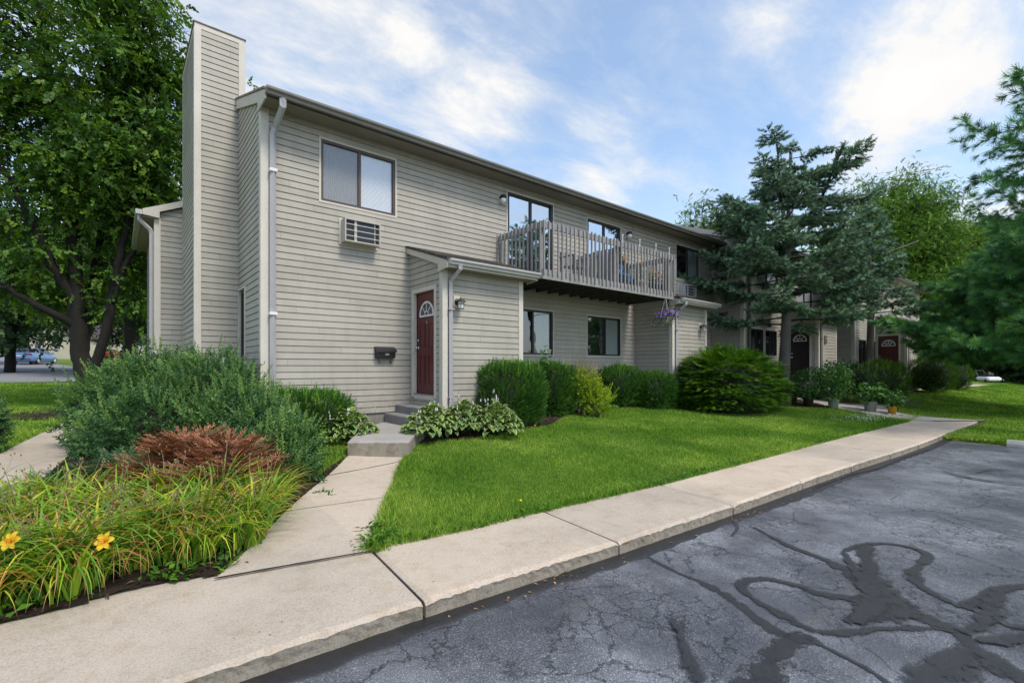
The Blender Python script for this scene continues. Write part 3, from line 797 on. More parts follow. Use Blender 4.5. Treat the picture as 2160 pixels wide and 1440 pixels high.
def window(parent, x0, x1, z0, z1, Y, frame, left=None, right=None, trim=.035, fr=.045, slider=True, mull=.5, glassm=None, name='window'):
    """sliding window in a wall on plane Y, looking to -Y. left/right: 'blind','blind_g','dark'"""
    w = MB()
    # outer casing
    for (a, b, c, d) in ((x0, x1, z1 - trim, z1), (x0, x1, z0, z0 + trim), (x0, x0 + trim, z0 + trim, z1 - trim), (x1 - trim, x1, z0 + trim, z1 - trim)):
        w.box(a, b, Y - .030, Y + .012, c, d)
    root = w.build(name, M['trim'], parent)
    X0, X1, Za, Zb = x0 + trim, x1 - trim, z0 + trim, z1 - trim
    f = MB()
    for (a, b, c, d) in ((X0, X1, Zb - fr, Zb), (X0, X1, Za, Za + fr), (X0, X0 + fr, Za + fr, Zb - fr), (X1 - fr, X1, Za + fr, Zb - fr)):
        f.box(a, b, Y - .018, Y + .06, c, d)
    xm = X0 + (X1 - X0) * mull
    if slider: f.box(xm - fr * .55, xm + fr * .55, Y - .012, Y + .05, Za + fr, Zb - fr)
    f.box(X0 + fr, X1 - fr, Y - .026, Y - .019, Za, Za + .012)
    f.build('frame', frame, root)
    cells_ = [(X0 + fr, xm - fr * .55, left), (xm + fr * .55, X1 - fr, right)] if slider else [(X0 + fr, X1 - fr, left)]
    for i, (a, b, kind) in enumerate(cells_):
        g = MB(); yy = Y + (.018 if i == 0 else .032)
        g.add([(a, yy, Za + fr), (b, yy, Za + fr), (b, yy, Zb - fr), (a, yy, Zb - fr)], [(0, 1, 2, 3)])
        g.build('pane', glassm or M['glass'], root)
        if kind in ('blind', 'blind_s'):
            s = MB(); slats(s, a + .005, b - .005, Y + .040, Za + fr, Zb - fr, max(12, int((Zb - Za) / .026))); s.build('blind', M['blind'], root)
        if kind == 'blind_g':
            s = MB(); slats(s, a + .02, b - .005, Y + .050, Za + fr, Zb - fr, max(12, int((Zb - Za) / .026))); s.build('blind', M['blind_g'], root)
        if kind == 'half':
            s = MB(); slats(s, a + .005, a + (b - a) * .18, Y + .085, Za + fr, Zb - fr - .5, 30); s.build('curtain', M['blind'], root)
        if kind == 'blind_s':
            s = MB(); s.add([(a, Y + .008, Za + fr), (b, Y + .008, Za + fr), (b, Y + .008, Zb - fr), (a, Y + .008, Zb - fr)], [(0, 1, 2, 3)]); s.build('insect_screen', M['screen'], root)
    r = MB(); t = .012
    r.box(X0 - .01, X1 + .01, Y + .45, Y + .46, Za - .02, Zb + .02)
    r.box(X0 - .02, X0 - .01, Y + .061, Y + .45, Za - .02, Zb + .02); r.box(X1 + .01, X1 + .02, Y + .061, Y + .45, Za - .02, Zb + .02)
    r.box(X0 - .01, X1 + .01, Y + .061, Y + .45, Zb + .02, Zb + .03); r.box(X0 - .01, X1 + .01, Y + .061, Y + .45, Za - .03, Za - .02)
    r.build('room_backing', M['blind'] if left and 'blind' in left and right and 'blind' in right else M['dark'], root)  # white lining added to light the blinds; near-black stands in for room shade
    return root, (x0 + .01, x1 - .01, z0 + .01, z1 - .01)
def text_mesh(txt, size, m, parent, place, name='number'):
    cu = bpy.data.curves.new(name, 'FONT'); cu.body = txt; cu.size = size; cu.extrude = .003; cu.align_x = 'CENTER'
    o = bpy.data.objects.new(name, cu); COL.objects.link(o)
    dg = bpy.context.evaluated_depsgraph_get(); me = bpy.data.meshes.new_from_object(o.evaluated_get(dg))
    bpy.data.objects.remove(o); bpy.data.curves.remove(cu)
    for v in me.vertices: v.co = Vector(place(v.co))
    me.materials.clear(); me.materials.append(m)
    return link(bpy.data.objects.new(name, me), parent)
def panel_door(parent, pl, a0, a1, z0, z1, m, number=None, far_knob=True, name='door', casing=M['trim'], depth=.10, wall=True):
    """door in a wall on plane X=pl looking to -X; runs Y a0..a1"""
    d = MB(); xx = pl + depth * .55
    d.box(xx, xx + .045, a0, a1, z0, z1)
    root = d.build(name, m, parent)
    # casing
    c = MB(); t = .085
    c.bbox(pl - .03, pl + .05, a0 - t, a0 - .004, z0 - .08, z1 + t, .004); c.bbox(pl - .03, pl + .05, a1 + .004, a1 + t, z0 - .08, z1 + t, .004)
    c.bbox(pl - .028, pl + .05, a0 - .004, a1 + .004, z1 + .004, z1 + t - .002, .004)
    c.box(pl - .02, pl + .048, a0 - .004, a1 + .004, z0 - .11, z0 - .02)
    c.build('door_frame', casing, root)
    s = MB(); s.box(pl - .035, pl + .049, a0 - .003, a1 + .003, z0 - .019, z0 - .004); s.build('threshold', M['step'], root)
    W = a1 - a0; cx = (a0 + a1) / 2; pn = MB()
    H = z1 - z0
    for (q0, q1) in ((.14, .42), (.58, .86)):
        for (h0, h1) in ((.09, .38), (.45, .70)):
            ya, yb = a0 + W * q0, a0 + W * q1; za, zb = z0 + H * h0, z0 + H * h1
            # moulded rim and raised field
            for (p, q, r, s_) in ((ya, yb, za, za + .018), (ya, yb, zb - .018, zb), (ya, ya + .018, za + .018, zb - .018), (yb - .018, yb, za + .018, zb - .018)):
                pn.box(xx - .009, xx + .001, p, q, r, s_)
            pn.bbox(xx - .007, xx + .001, ya + .045, yb - .045, za + .045, zb - .045, .003)
    pn.build('door_panel', m, root)
    # fanlight
    R = W * .345; zc = z0 + H * .775; fl = MB(); nA = 20
    for i in range(nA):
        t0, t1 = math.pi * i / nA, math.pi * (i + 1) / nA
        pts = []
        for (t_, r_) in ((t0, R), (t1, R), (t1, R - .035), (t0, R - .035)): pts.append((cx + math.cos(t_) * r_, zc + math.sin(t_) * r_ * .98))
        v = [(xx - .014, p[0], p[1]) for p in pts] + [(xx + .001, p[0], p[1]) for p in pts]
        fl.add(v, [(0, 1, 2, 3), (0, 4, 5, 1), (2, 6, 7, 3)])
    fl.box(xx - .014, xx + .001, cx - R, cx + R, zc - .032, zc)
    for i in range(10):
        t0, t1 = math.pi * i / 10, math.pi * (i + 1) / 10; v = []
        for (t_, r_) in ((t0, .085), (t1, .085), (t1, .065), (t0, .065)): v.append((xx - .012, cx + math.cos(t_) * r_, zc + math.sin(t_) * r_))
        fl.add(v, [(0, 1, 2, 3)])
    for k in (1, 2, 3) if W < .5 else (1, 2, 3, 4) if False else (1, 2, 3):
        t_ = math.pi * k / 4; dy, dz = math.cos(t_), math.sin(t_); ny, nz = -dz, dy; hw = .0095
        q = [(cx + dy * r + ny * s_ * hw, zc + dz * r + nz * s_ * hw) for (r, s_) in ((.08, -1), (R - .03, -1), (R - .03, 1), (.08, 1))]
        fl.add([(xx - .0125, p[0], p[1]) for p in q], [(0, 1, 2, 3)])
    fl.build('fanlight_bars', M['white'], root)
    g = MB(); v = [(xx - .004, cx + math.cos(math.pi * i / 20) * (R - .02), zc + math.sin(math.pi * i / 20) * (R - .02)) for i in range(21)]
    g.add(v, [tuple(range(21))]); g.build('fanlight_glass', M['fan'], root)
    ky_ = a1 - .06 if far_knob else a0 + .06
    for (zz, r) in ((z0 + H * .455, .028), (z0 + H * .53, .024)):
        k = MB(); k.lathe([(r * 1.15, 0), (r * 1.15, -.008), (r * .5, -.012), (r * .5, -.03), (r, -.04), (r, -.055), (r * .6, -.064)] if r > .026 else [(r * 1.1, 0), (r * 1.1, -.014), (r * .8, -.018)], (xx, ky_, zz), 14, 'X')
        k.build('door_knob' if r > .026 else 'deadbolt', M['chrome'], root, True)
    if number: text_mesh(number, .10, M['chrome'], root, lambda c_: (xx - .004 - c_.z, cx - c_.x, zc - .17 + c_.y))
    return root
M['fan'] = simple('fanlight_glass', (.05, .065, .075), .08, .2, 8, spec=.9)

def shed_box(parent, x0, x1, yf, yw, zf, zw, zb, left_ops=(), front_ops=(), over=.20, spoutx='left', gut=M['gutter_w'], spm=M['spout'], ws=True):
    """low entry bay with a lean-to roof: front plane yf, wall plane yw; roof top heights zf (eave) .. zw (wall)"""
    sl = (zw - zf) / (yw - (yf - .3))
    ztf = zf + sl * .3 - .13; ztw = zw - .13
    siding('bay_wall', parent, 'X', x0, yf, yw, zb, ztf, ztw, openings=left_ops)
    siding('bay_wall', parent, 'Y', yf, x0, x1, zb, zf - .10, openings=front_ops)
    siding('bay_wall', parent, 'X', x1, yf, yw, zb, ztf, ztw, sgn=1)
    corner(parent, x0, yf, zb - .02, zf - .125, 1, 1); corner(parent, x1, yf, zb - .02, zf - .125, -1, 1)
    # J channel at the main wall
    j = MB(); j.box(x0 - .016, x0 + .0, yw - .035, yw - .019, zb, ztw + .02); j.build('wall_channel', M['fascia'], parent)
    # roof
    xl, xr = x0 - .10, x1 + over; ye = yf - .30
    r = MB(); r.prism([(ye - .03, zf), (yw, zw + .012), (yw, zw - .03), (ye - .03, zf - .035)], xl - .015, xr + .015, 'X')
    rf = r.build('bay_roof', M['shingle'], parent)
    # shingle courses
    s = MB(); n = 8
    for i in range(n):
        ya = ye - .03 + (yw - ye) * i / n; za = zf + (zw - zf) * i / n; yb = ya + (yw - ye) / n + .01
        s.prism([(ya, za + .003), (ya, za + .016), (yb, za + (zw - zf) / n + .005), (yb, za + (zw - zf) / n + .002)], xl - .016, xr + .016, 'X')
    s.build('shingle_course', M['shingle'], rf)
    # rakes with the boxed return
    for xx0, xx1 in ((xl, xl + .025), (xr - .025, xr)):
        k = MB(); k.prism([(ye, zf - .036), (yw - .02, zw - .032), (yw - .02, zw - .145), (yf + .03, zf - .036 + sl * .3 - .115), (yf + .03, zf - .20), (ye, zf - .165)], xx0, xx1, 'X')
        k.build('rake_board', M['fascia'], parent)
    k = MB(); k.box(xl + .026, xr - .026, ye + .001, ye + .02, zf - .155, zf - .037); k.build('fascia', M['fascia'], parent)
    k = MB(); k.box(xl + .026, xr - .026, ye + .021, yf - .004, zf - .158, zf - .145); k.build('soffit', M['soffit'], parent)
    k = MB(); k.box(xl + .026, x0 - .021, yf, yw - .02, zf - .158, zf - .145) if False else None
    g = wavy_gutter(parent, xl + .02, xr + .02, ye - .001, zf - .012, gut, .095, .10)
    sx = x0 + .13 if spoutx == 'left' else x1 - .13
    spout(parent, [(sx + .03, ye - .05, zf - .10), (sx + .03, ye - .05, zf - .17), (sx, yf - .075, zf - .36), (sx, yf - .070, zf - .42), (sx, yf - .070, zb - .02)], spm, .036)
    bd = MB()
    for zz in (zf - .9, zb + .35): bd.box(sx - .055, sx + .055, yf - .122, yf - .02, zz, zz + .02)
    bd.build('spout_strap', spm, parent)

B1 = thing('apartment_building', 'nearest two-storey apartment block with tan lap siding, tall boxed chimney and the red door', 'building', (1.9, 9.0, -1.2))
FY = 9.0; EX = 17.05; LX = 1.89
def fx(px, py): p = onY(px, py, FY); return p[0], p[2]
def rect(pxl, pxr, ytl, ybl, ytr=None, ybr=None):
    a = fx(pxl, ytl); b = fx(pxl, ybl); c = fx(pxr, ytl if ytr is None else ytr); 
    return a[0], c[0], b[1], a[1]
ops = []
# windows of the front (x0,x1,z0,z1) measured on the wall plane
x0, z1 = fx(672, 288); _, z0 = fx(672, 426); x1, _ = fx(836, 332)
W1 = window(B1, x0, x1, z0, z1, FY, M['brown'], 'blind_s', 'blind'); ops.append(W1[1])
x0, z1 = fx(1067, 401); x1, _ = fx(1167, 430)
DB = 2.08
W2 = window(B1, x0, x1, DB, z1, FY, M['black'], 'dark', 'dark', glassm=M['glass_hi'], name='patio_door', fr=.06); ops.append(W2[1])
x0, z1 = fx(1236, 455); x1, _ = fx(1309, 475)
W3 = window(B1, x0, x1, DB, z1 - .03, FY, M['black'], 'dark', 'dark', glassm=M['glass_hi'], name='patio_door', fr=.06); ops.append(W3[1])
x0, z1 = fx(1424, 513); _, z0 = fx(1424, 588); x1, _ = fx(1474, 527)
W4 = window(B1, x0, x1, z0, z1, FY, M['black'], 'half', 'blind_g'); ops.append(W4[1])
x0, z1 = fx(1090, 647); _, z0 = fx(1100, 750); x1, _ = fx(1167, 652)
W5 = window(B1, x0, x1, z0, z1, FY, M['black'], 'dark', 'blind_g', mull=.42); ops.append(W5[1])
x0, z1 = fx(1236, 663); _, z0 = fx(1236, 752); x1, _ = fx(1309, 670)
W6 = window(B1, x0, x1, z0, z1, FY, M['black'], 'dark', 'blind_g', mull=.54); ops.append(W6[1])
ZT = 4.46
siding('wall', B1, 'Y', FY, LX, EX, Z0S, ZT, openings=ops)
SL = .36
def roofz(y): return 4.53 + (y - 8.55) * SL
wy0, wy1, wz0, wz1 = 10.28, 10.93, .04, 1.56
siding('wall', B1, 'X', LX, FY, 13.9, Z0S, roofz(FY) - .10, roofz(13.9) - .10, openings=[(wy0, wy1, wz0, wz1)])
siding('wall', B1, 'X', LX, 13.9, 18.8, Z0S, roofz(13.9) - .10, roofz(9.0) - .10)
f = MB(); f.box(LX + .02, EX, FY + .012, FY + .10, -1.5, Z0S + .0); f.box(LX + .02, LX + .10, FY + .101, 18.8, -1.5, Z0S); f.build('foundation', M['found'], B1)
f = MB(); f.box(LX + .03, EX - .01, FY + .60, 18.8, -1.45, 4.3); f.build('dark_interior', M['dark'], B1)  # near-black core, the darkness indoors put into its colour
corner(B1, LX, FY, Z0S - .03, ZT - .02, 1, 1, .10)
# side window near the chimney
w = MB(); t = .03
for (a, b, c, d) in ((wy0, wy1, wz1 - t, wz1), (wy0, wy1, wz0, wz0 + t), (wy0, wy0 + t, wz0 + t, wz1 - t), (wy1 - t, wy1, wz0 + t, wz1 - t)): w.box(LX - .04, LX + .02, a, b, c, d)
wr = w.build('window', M['trim'], B1)
w = MB()
for (a, b, c, d) in ((wy0 + t, wy1 - t, wz1 - t - .05, wz1 - t), (wy0 + t, wy1 - t, wz0 + t, wz0 + t + .05), (wy0 + t, wy0 + t + .05, wz0 + t + .05, wz1 - t - .05), (wy1 - t - .05, wy1 - t, wz0 + t + .05, wz1 - t - .05)): w.box(LX + .01, LX + .07, a, b, c, d)
w.build('frame', M['brown'], wr)
w = MB(); w.add([(LX + .04, wy0 + .05, wz0 + .05), (LX + .04, wy1 - .05, wz0 + .05), (LX + .04, wy1 - .05, wz1 - .05), (LX + .04, wy0 + .05, wz1 - .05)], [(0, 1, 2, 3)]); w.build('pane', M['glass'], wr)
w = MB(); w.box(LX + .3, LX + .31, wy0 - .1, wy1 + .1, wz0 - .1, wz1 + .1); w.build('room_backing', M['dark'], wr)  # dark sheet in place of the shaded room
# main roof, soffit, fascia, gutter
r = MB(); ye = 8.52
r.prism([(ye, roofz(ye)), (14.0, roofz(14.0)), (19.5, roofz(ye)), (19.5, roofz(ye) - .10), (14.0, roofz(14.0) - .10), (ye, roofz(ye) - .10)], LX - .036, EX + .35, 'X')
rf = r.build('roof', M['shingle'], B1)
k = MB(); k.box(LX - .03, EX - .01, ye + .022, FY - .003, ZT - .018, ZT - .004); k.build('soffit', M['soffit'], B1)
k = MB(); k.box(LX - .03, EX, ye + .002, ye + .021, ZT - .04, 4.42 + .0); k.build('fascia', M['fascia'], B1)
k = MB(); k.prism([(ye - .0, 4.52), (14.0, roofz(14.0) - .012), (14.0, roofz(14.0) - .19), (FY + .05, roofz(FY) - .17), (FY + .05, 4.37), (ye, 4.37)], LX - .062, LX - .038, 'X'); k.build('rake_board', M['fascia'], B1)
k = MB(); k.prism([(14.0, roofz(14.0) - .012), (19.4, 4.52), (19.4, 4.37), (14.0, roofz(14) - .19)], LX - .062, LX - .038, 'X'); k.build('rake_board', M['fascia'], B1)
k = MB(); k.prism([(ye - .02, 4.555), (14.0, roofz(14.0) + .02), (14.0, roofz(14.0) - .011), (ye - .02, 4.521)], LX - .078, LX - .037, 'X'); k.build('drip_edge', M['rust'], B1)
wavy_gutter(B1, LX - .055, EX - .02, ye, 4.54, M['gutter'], .105, .12)
sx = fx(573, 400)[0]
spout(B1, [(sx + .05, ye - .06, 4.42), (sx + .05, ye - .06, 4.30), (sx + .02, FY - .14, 4.10), (sx, FY - .085, 3.98), (sx, FY - .085, -.75)], M['spout'], .042)
bd = MB()
for zz in (3.35, .9): bd.box(sx - .06, sx + .06, FY - .145, FY - .02, zz, zz + .05)
bd.build('spout_strap', M['white'], B1)
# chimney
CX0, CX1, CY0, CY1, CZ = 1.15, 1.96, 11.0, 13.2, 6.66
ch = MB(); ch.box(CX0 + .03, CX1 - .03, CY0 + .03, CY1 - .03, -1.3, CZ - .05); chm = ch.build('chimney', M['fascia'], B1)
siding('chimney_siding', chm, 'Y', CY0, CX0, CX1, Z0S, CZ - .10); siding('chimney_siding', chm, 'X', CX0, CY0, CY1, Z0S, CZ - .10)
siding('chimney_siding', chm, 'X', CX1, CY0, CY1, 4.5, CZ - .10, sgn=1)
corner(chm, CX0, CY0, Z0S, CZ - .10, 1, 1); corner(chm, CX1, CY0, 4.9, CZ - .10, -1, 1)
k = MB(); k.box(CX0 - .024, CX1 + .024, CY0 - .026, CY0 + .002, CZ - .10, CZ); k.box(CX0 - .026, CX0 + .002, CY0 + .003, CY1, CZ - .10, CZ); k.box(CX1 - .002, CX1 + .026, CY0 + .003, CY1, CZ - .10, CZ); k.build('chimney_trim', M['trim'], chm)
k = MB(); k.box(CX0 - .045, CX1 + .045, CY0 - .045, CY1 + .04, CZ + .001, CZ + .018); k.build('chimney_cap', M['rust'], chm)
k = MB(); k.box(CX0 - .024, CX0 + .002, CY1 - .08, CY1 + .003, Z0S, CZ - .10); k.build('corner_post', M['trim'], chm)
# rear wing at the left
WX, WY = .64, 13.25
siding('wing_wall', B1, 'Y', WY, WX, LX, Z0S, 3.42, 3.42 + (LX - WX) * .45)
siding('wing_wall', B1, 'X', WX, WY, 17.0, Z0S, 3.40)
corner(B1, WX, WY, Z0S, 3.33, 1, 1)
r = MB(); zl = 3.47; r.prism([(WX - .24, zl), (LX, zl + (LX - WX + .24) * .45), (LX, zl + (LX - WX + .24) * .45 - .05), (WX - .24, zl - .05)], WY - .10, 17.3, 'Y'); r.build('wing_roof', M['shingle'], B1)
k = MB(); k.prism([(WX - .24, zl - .01), (LX, zl + (LX - WX + .24) * .45 - .012), (LX, zl + (LX - WX + .24) * .45 - .14), (WX + .06, zl - .02), (WX + .06, zl - .16), (WX - .24, zl - .13)], WY - .13, WY - .101, 'Y'); k.build('rake_board', M['fascia'], B1)
k = MB(); k.box(WX - .24, WX - .02, WY - .10, 17.2, zl - .17, zl - .155); k.build('soffit', M['soffit'], B1)
k = MB(); k.box(WX - .36, WX - .245, WY - .12, 17.3, zl - .13, zl - .03); k.build('gutter', M['gutter_w'], B1)
spout(B1, [(WX - .29, WY + .0, zl - .13), (WX - .29, WY + .0, zl - .22), (WX - .10, WY + .0, zl - .42), (WX - .075, WY + .0, zl - .50), (WX - .075, WY + .0, -.9)], M['spout'], .035)

# entry bay of the red door
bx0 = fx(865, 600)[0]; BYF = 7.69
bx1 = onY(1099, 600, BYF)[0]
dz0, dz1 = -.52, 1.50; dy0, dy1 = 7.99, 8.80
shed_box(B1, bx0, bx1, BYF, FY, 1.98, 2.50, -.92, left_ops=[(dy0 - .06, dy1 + .06, dz0 - .10, dz1 + .06)])
panel_door(B1, bx0, dy0, dy1, dz0, dz1, M['door'], '6')
f = MB(); f.box(bx0 + .02, bx1 - .02, BYF + .02, FY, -1.4, -.93); f.build('foundation', M['found'], B1)
f = MB(); f.box(bx0 + .25, bx1 - .05, BYF + .05, FY - .01, -1.2, 1.75); f.box(bx0 + .13, bx0 + .245, dy0 - .2, dy1 + .15, -1.2, 1.7); f.build('dark_interior', M['dark'], B1)
# entry bay at the right end
cx0 = fx(1338, 700)[0]; cx1 = onY(1488, 700, BYF)[0]
shed_box(B1, cx0, cx1, BYF, FY, 1.98, 2.50, -.92)
f = MB(); f.box(cx0 + .02, cx1 - .02, BYF + .02, FY, -1.4, -.93); f.build('foundation', M['found'], B1)

# ---------------------------------------------------------------- second building steps forward to the right
B2 = thing('apartment_building', 'farther apartment block stepping forward behind the blue spruce, with the dark doors', 'building', (EX, 7.8, -1.2))
def window2(parent, x0, x1, z0, z1, Y, l='dark', r='dark', sl=True, mull=.5, fr=M['black']): return window(parent, x0, x1, z0, z1, Y, fr, l, r, slider=sl, mull=mull)[1]
Y2 = 7.81
def gx_(px, Y): return onY(px, 700, Y)[0]
o2 = []
wz = lambda px, py, Y: onY(px, py, Y)[2]
o2.append(window2(B2, gx_(1592, Y2), gx_(1641, Y2), wz(1592, 580, Y2) - .25, wz(1592, 538, Y2), Y2, 'blind_s', 'blind', fr=M['brown']))
o2.append(window2(B2, gx_(1580, Y2), gx_(1610, Y2), wz(1600, 752, Y2), wz(1580, 690, Y2), Y2))
o2.append(window2(B2, gx_(1612, Y2), gx_(1638, Y2), wz(1620, 752, Y2), wz(1580, 690, Y2), Y2))
o2.append(window2(B2, gx_(1680, Y2), gx_(1712, Y2), 2.3, 3.7, Y2, 'blind', 'blind'))
X3 = 24.9; Y3 = 6.6
siding('wall', B2, 'X', EX, Y2, FY - .02, Z0S, 4.50)
siding('wall', B2, 'Y', Y2, EX, X3, Z0S, ZT, openings=o2)
corner(B2, EX, Y2, Z0S, ZT - .02, 1, 1, .10)
siding('wall', B2, 'X', X3, Y3, Y2 - .02, Z0S, 4.46)
o3 = [window2(B2, gx_(1809, Y3), gx_(1826, Y3), -.2, 1.30, Y3), window2(B2, gx_(1832, Y3), gx_(1846, Y3), -.2, 1.30, Y3), window2(B2, 26.5, 28.0, 2.3, 3.6, Y3, 'blind', 'blind')]
X4 = 34.0; Y4 = 5.3; XE = 40.5
siding('wall', B2, 'Y', Y3, X3, X4 + 3.4, Z0S, ZT, openings=o3)
corner(B2, X3, Y3, Z0S, ZT - .02, 1, 1, .10)
f = MB(); f.box(EX + .02, X3, Y2 + .012, 18, -1.4, Z0S); f.box(X3 + .02, X4 + 3.38, Y3 + .012, 17, -1.4, Z0S); f.build('foundation', M['found'], B2)
f = MB(); f.box(EX + .05, X3 + .6, Y2 + .6, 18, -1.4, 4.3); f.box(X3 + .65, X4 + 3.38, Y3 + .6, 17, -1.4, 4.3); f.build('dark_interior', M['dark'], B2)
def roof2(x0, x1, yf, parent):
    ye = yf - .48; rz = lambda y: 4.53 + (y - yf + .45) * SL
    r = MB(); r.prism([(ye, rz(ye)), (yf + 5, rz(yf + 5)), (yf + 10, rz(ye)), (yf + 10, rz(ye) - .1), (yf + 5, rz(yf + 5) - .1), (ye, rz(ye) - .1)], x0 - .12, x1 + .12, 'X'); r.build('roof', M['shingle'], parent)
    k = MB(); k.prism([(ye, 4.52), (yf + 5, rz(yf + 5) - .012), (yf + 5, rz(yf + 5) - .19), (yf + .05, rz(yf) - .17), (yf + .05, 4.37), (ye, 4.37)], x0 - .145, x0 - .122, 'X'); k.build('rake_board', M['fascia'], parent)
    k = MB(); k.prism([(yf + .1, 4.2), (yf + .1, rz(yf) - .1), (yf + 5, rz(yf + 5) - .1), (yf + 9.8, rz(yf) - .1), (yf + 9.8, 4.2)], x0 + .0, x0 + .05, 'X'); k.build('gable', M['siding'], parent)
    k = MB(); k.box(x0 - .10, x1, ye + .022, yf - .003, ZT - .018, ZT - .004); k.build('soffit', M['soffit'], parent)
    wavy_gutter(parent, x0 - .14, x1, ye, 4.545, M['gutter'], .125, .13)
roof2(EX + .02, X3 - .02, Y2, B2); roof2(X3, X4 + 3.4, Y3, B2)
spout(B2, [(EX + .28, Y2 - .085, 4.3), (EX + .28, Y2 - .085, -.8)], M['iron'], .042)
# entry bays
b3 = 20.4
shed_box(B2, b3, b3 + 1.95, 6.55, Y2, 1.98, 2.45, -.92, left_ops=[(6.78, 7.60, -.62, 1.56)], spoutx='left', spm=M['gutter'])
panel_door(B2, b3, 6.84, 7.54, -.52, 1.50, M['door_d'], None)
b4 = 28.2
shed_box(B2, b4, b4 + 2.1, 5.42, Y3, 1.98, 2.45, -.92, left_ops=[(5.66, 6.56, -.62, 1.56)], spoutx='left')
panel_door(B2, b4, 5.72, 6.50, -.52, 1.50, M['door'], None)
b5 = X4
shed_box(B2, b5, b5 + 3.2, Y4, Y3, 1.98, 2.45, -.92)
f = MB(); f.box(b3 + .3, b3 + 1.9, 6.62, Y2, -1.3, 1.75); f.box(b4 + .3, b4 + 2.05, 5.5, Y3, -1.3, 1.75); f.build('dark_interior', M['dark'], B2)
# carport-like covered passage beyond the fourth bay
k = MB(); k.prism([(5.15, 1.90), (Y3, 2.4), (Y3, 2.3), (5.15, 1.80)], b4 + 2.35, b5 - .15, 'X'); k.build('passage_roof', M['fascia'], B2)

# ---------------------------------------------------------------- balcony
bX0 = onY(1049, 500, FY)[0]; bX1 = 12.02; bYF = 7.43; fl = 2.08; zb0 = 1.90
BAL = thing('balcony', 'weathered grey wooden balcony with spindle railing on the front wall', 'balcony', (bX0, FY, zb0))
k = MB(); k.box(bX0, bX1, bYF, bYF + .038, zb0, fl - .002); k.box(bX0, bX0 + .038, bYF + .039, FY - .02, zb0, fl - .002); k.box(bX1 - .038, bX1, bYF + .039, FY - .02, zb0, fl - .002); k.build('rim_board', M['wood'], BAL)
k = MB(); nb = 11
for i in range(nb):
    ya = bYF + .0 + (FY - .02 - bYF) * i / nb; k.box(bX0 + .0, bX1 - .0, ya + .003, ya + (FY - .02 - bYF) / nb - .005, fl, fl + .028)
k.build('deck_board', M['wood'], BAL)
x = bX0 + .4
while x < bX1 - .1:
    j = MB(); j.box(x, x + .038, bYF + .04, FY - .021, zb0 + .01, fl - .003); j.build('joist', M['wood_d'], BAL); x += .41
rt = 3.13
def rail(a, b, name='rail'):
    pass
k = MB(); k.bbox(bX0, bX1, bYF + .0, bYF + .04, rt - .14, rt, .004); k.bbox(bX0 + .0, bX1, bYF + .041, bYF + .08, rt - .10, rt - .01, .004); k.build('top_rail', M['wood'], BAL)
k = MB(); k.bbox(bX0, bX0 + .04, bYF + .085, FY - .02, rt - .14, rt, .004); k.build('top_rail', M['wood'], BAL)
k = MB(); k.bbox(bX1 - .04, bX1, bYF + .085, FY - .02, rt - .14, rt, .004); k.build('top_rail', M['wood'], BAL)
for (xx, yy) in ((bX0 + .05, bYF + .09), (bX1 - .14, bYF + .09), (bX0 + .05, FY - .12), (bX1 - .14, FY - .12), ((bX0 + bX1) / 2, bYF + .09)):
    k = MB(); k.bbox(xx, xx + .085, yy, yy + .085, fl + .028, rt - .145, .004); k.build('rail_post', M['wood'], BAL)
def baluster(x0, x1, y0, y1, lean):
    k = MB(); top = rt + random.uniform(.0, .035); bot = fl - .10 + random.uniform(-.015, .015)
    k.bbox(x0, x1, y0, y1, bot, top, .004)
    k.xf(lambda p: (p[0] + lean[0] * (p[2] - bot), p[1] + lean[1] * (p[2] - bot), p[2]))
    k.build('baluster', M['wood'], BAL)
n = 37
for i in range(n):
    x = bX0 + .012 + (bX1 - bX0 - .06) * i / (n - 1) + random.uniform(-.012, .012)
    baluster(x, x + .036, bYF - .037, bYF - .001, (random.uniform(-.008, .008), 0))
for i in range(12):
    y = bYF + .03 + (FY - .08 - bYF) * i / 11
    baluster(bX0 - .037, bX0 - .001, y, y + .036, (0, random.uniform(-.006, .006)))
    if i < 11: baluster(bX1 + .001, bX1 + .037, y, y + .036, (0, random.uniform(-.006, .006)))
# divider between the two halves
dvx = onY(1262, 560, 8.2)[0]
k = MB()
for i in range(8):
    ya = bYF + .12 + i * .175; k.box(dvx, dvx + .02, ya, ya + .15, fl + .05, 3.05 - .02 * (i % 2))
k.box(dvx + .021, dvx + .06, bYF + .1, FY - .05, fl + .3, fl + .39); k.box(dvx + .021, dvx + .06, bYF + .1, FY - .05, 2.85, 2.94)
k.build('privacy_divider', M['wood'], BAL)
for i, px in enumerate((1319, 1355, 1389, 1417)):
    p = onY(px, 540, bYF - .05)
    k = MB(); k.tube([(p[0], bYF + .03, rt - .001), (p[0], bYF + .03, rt + .16)], .009, 8); k.lathe([(.014, .16), (.020, .17), (.020, .19), (.008, .205)], (p[0], bYF + .03, rt), 10)
    tag(k.build('rail_stake_light', M['white']), ['thin white stake light on the railing below the globe lamp', 'thin white stake light second from the right on the balcony rail'][0] if i == 0 else ['', 'thin white stake light on the railing above the flower pots', 'thin white stake light just right of the red balcony flowers', 'thin white stake light at the far right end of the balcony rail'][i], 'stake light', 'white stake lights on the balcony rail')
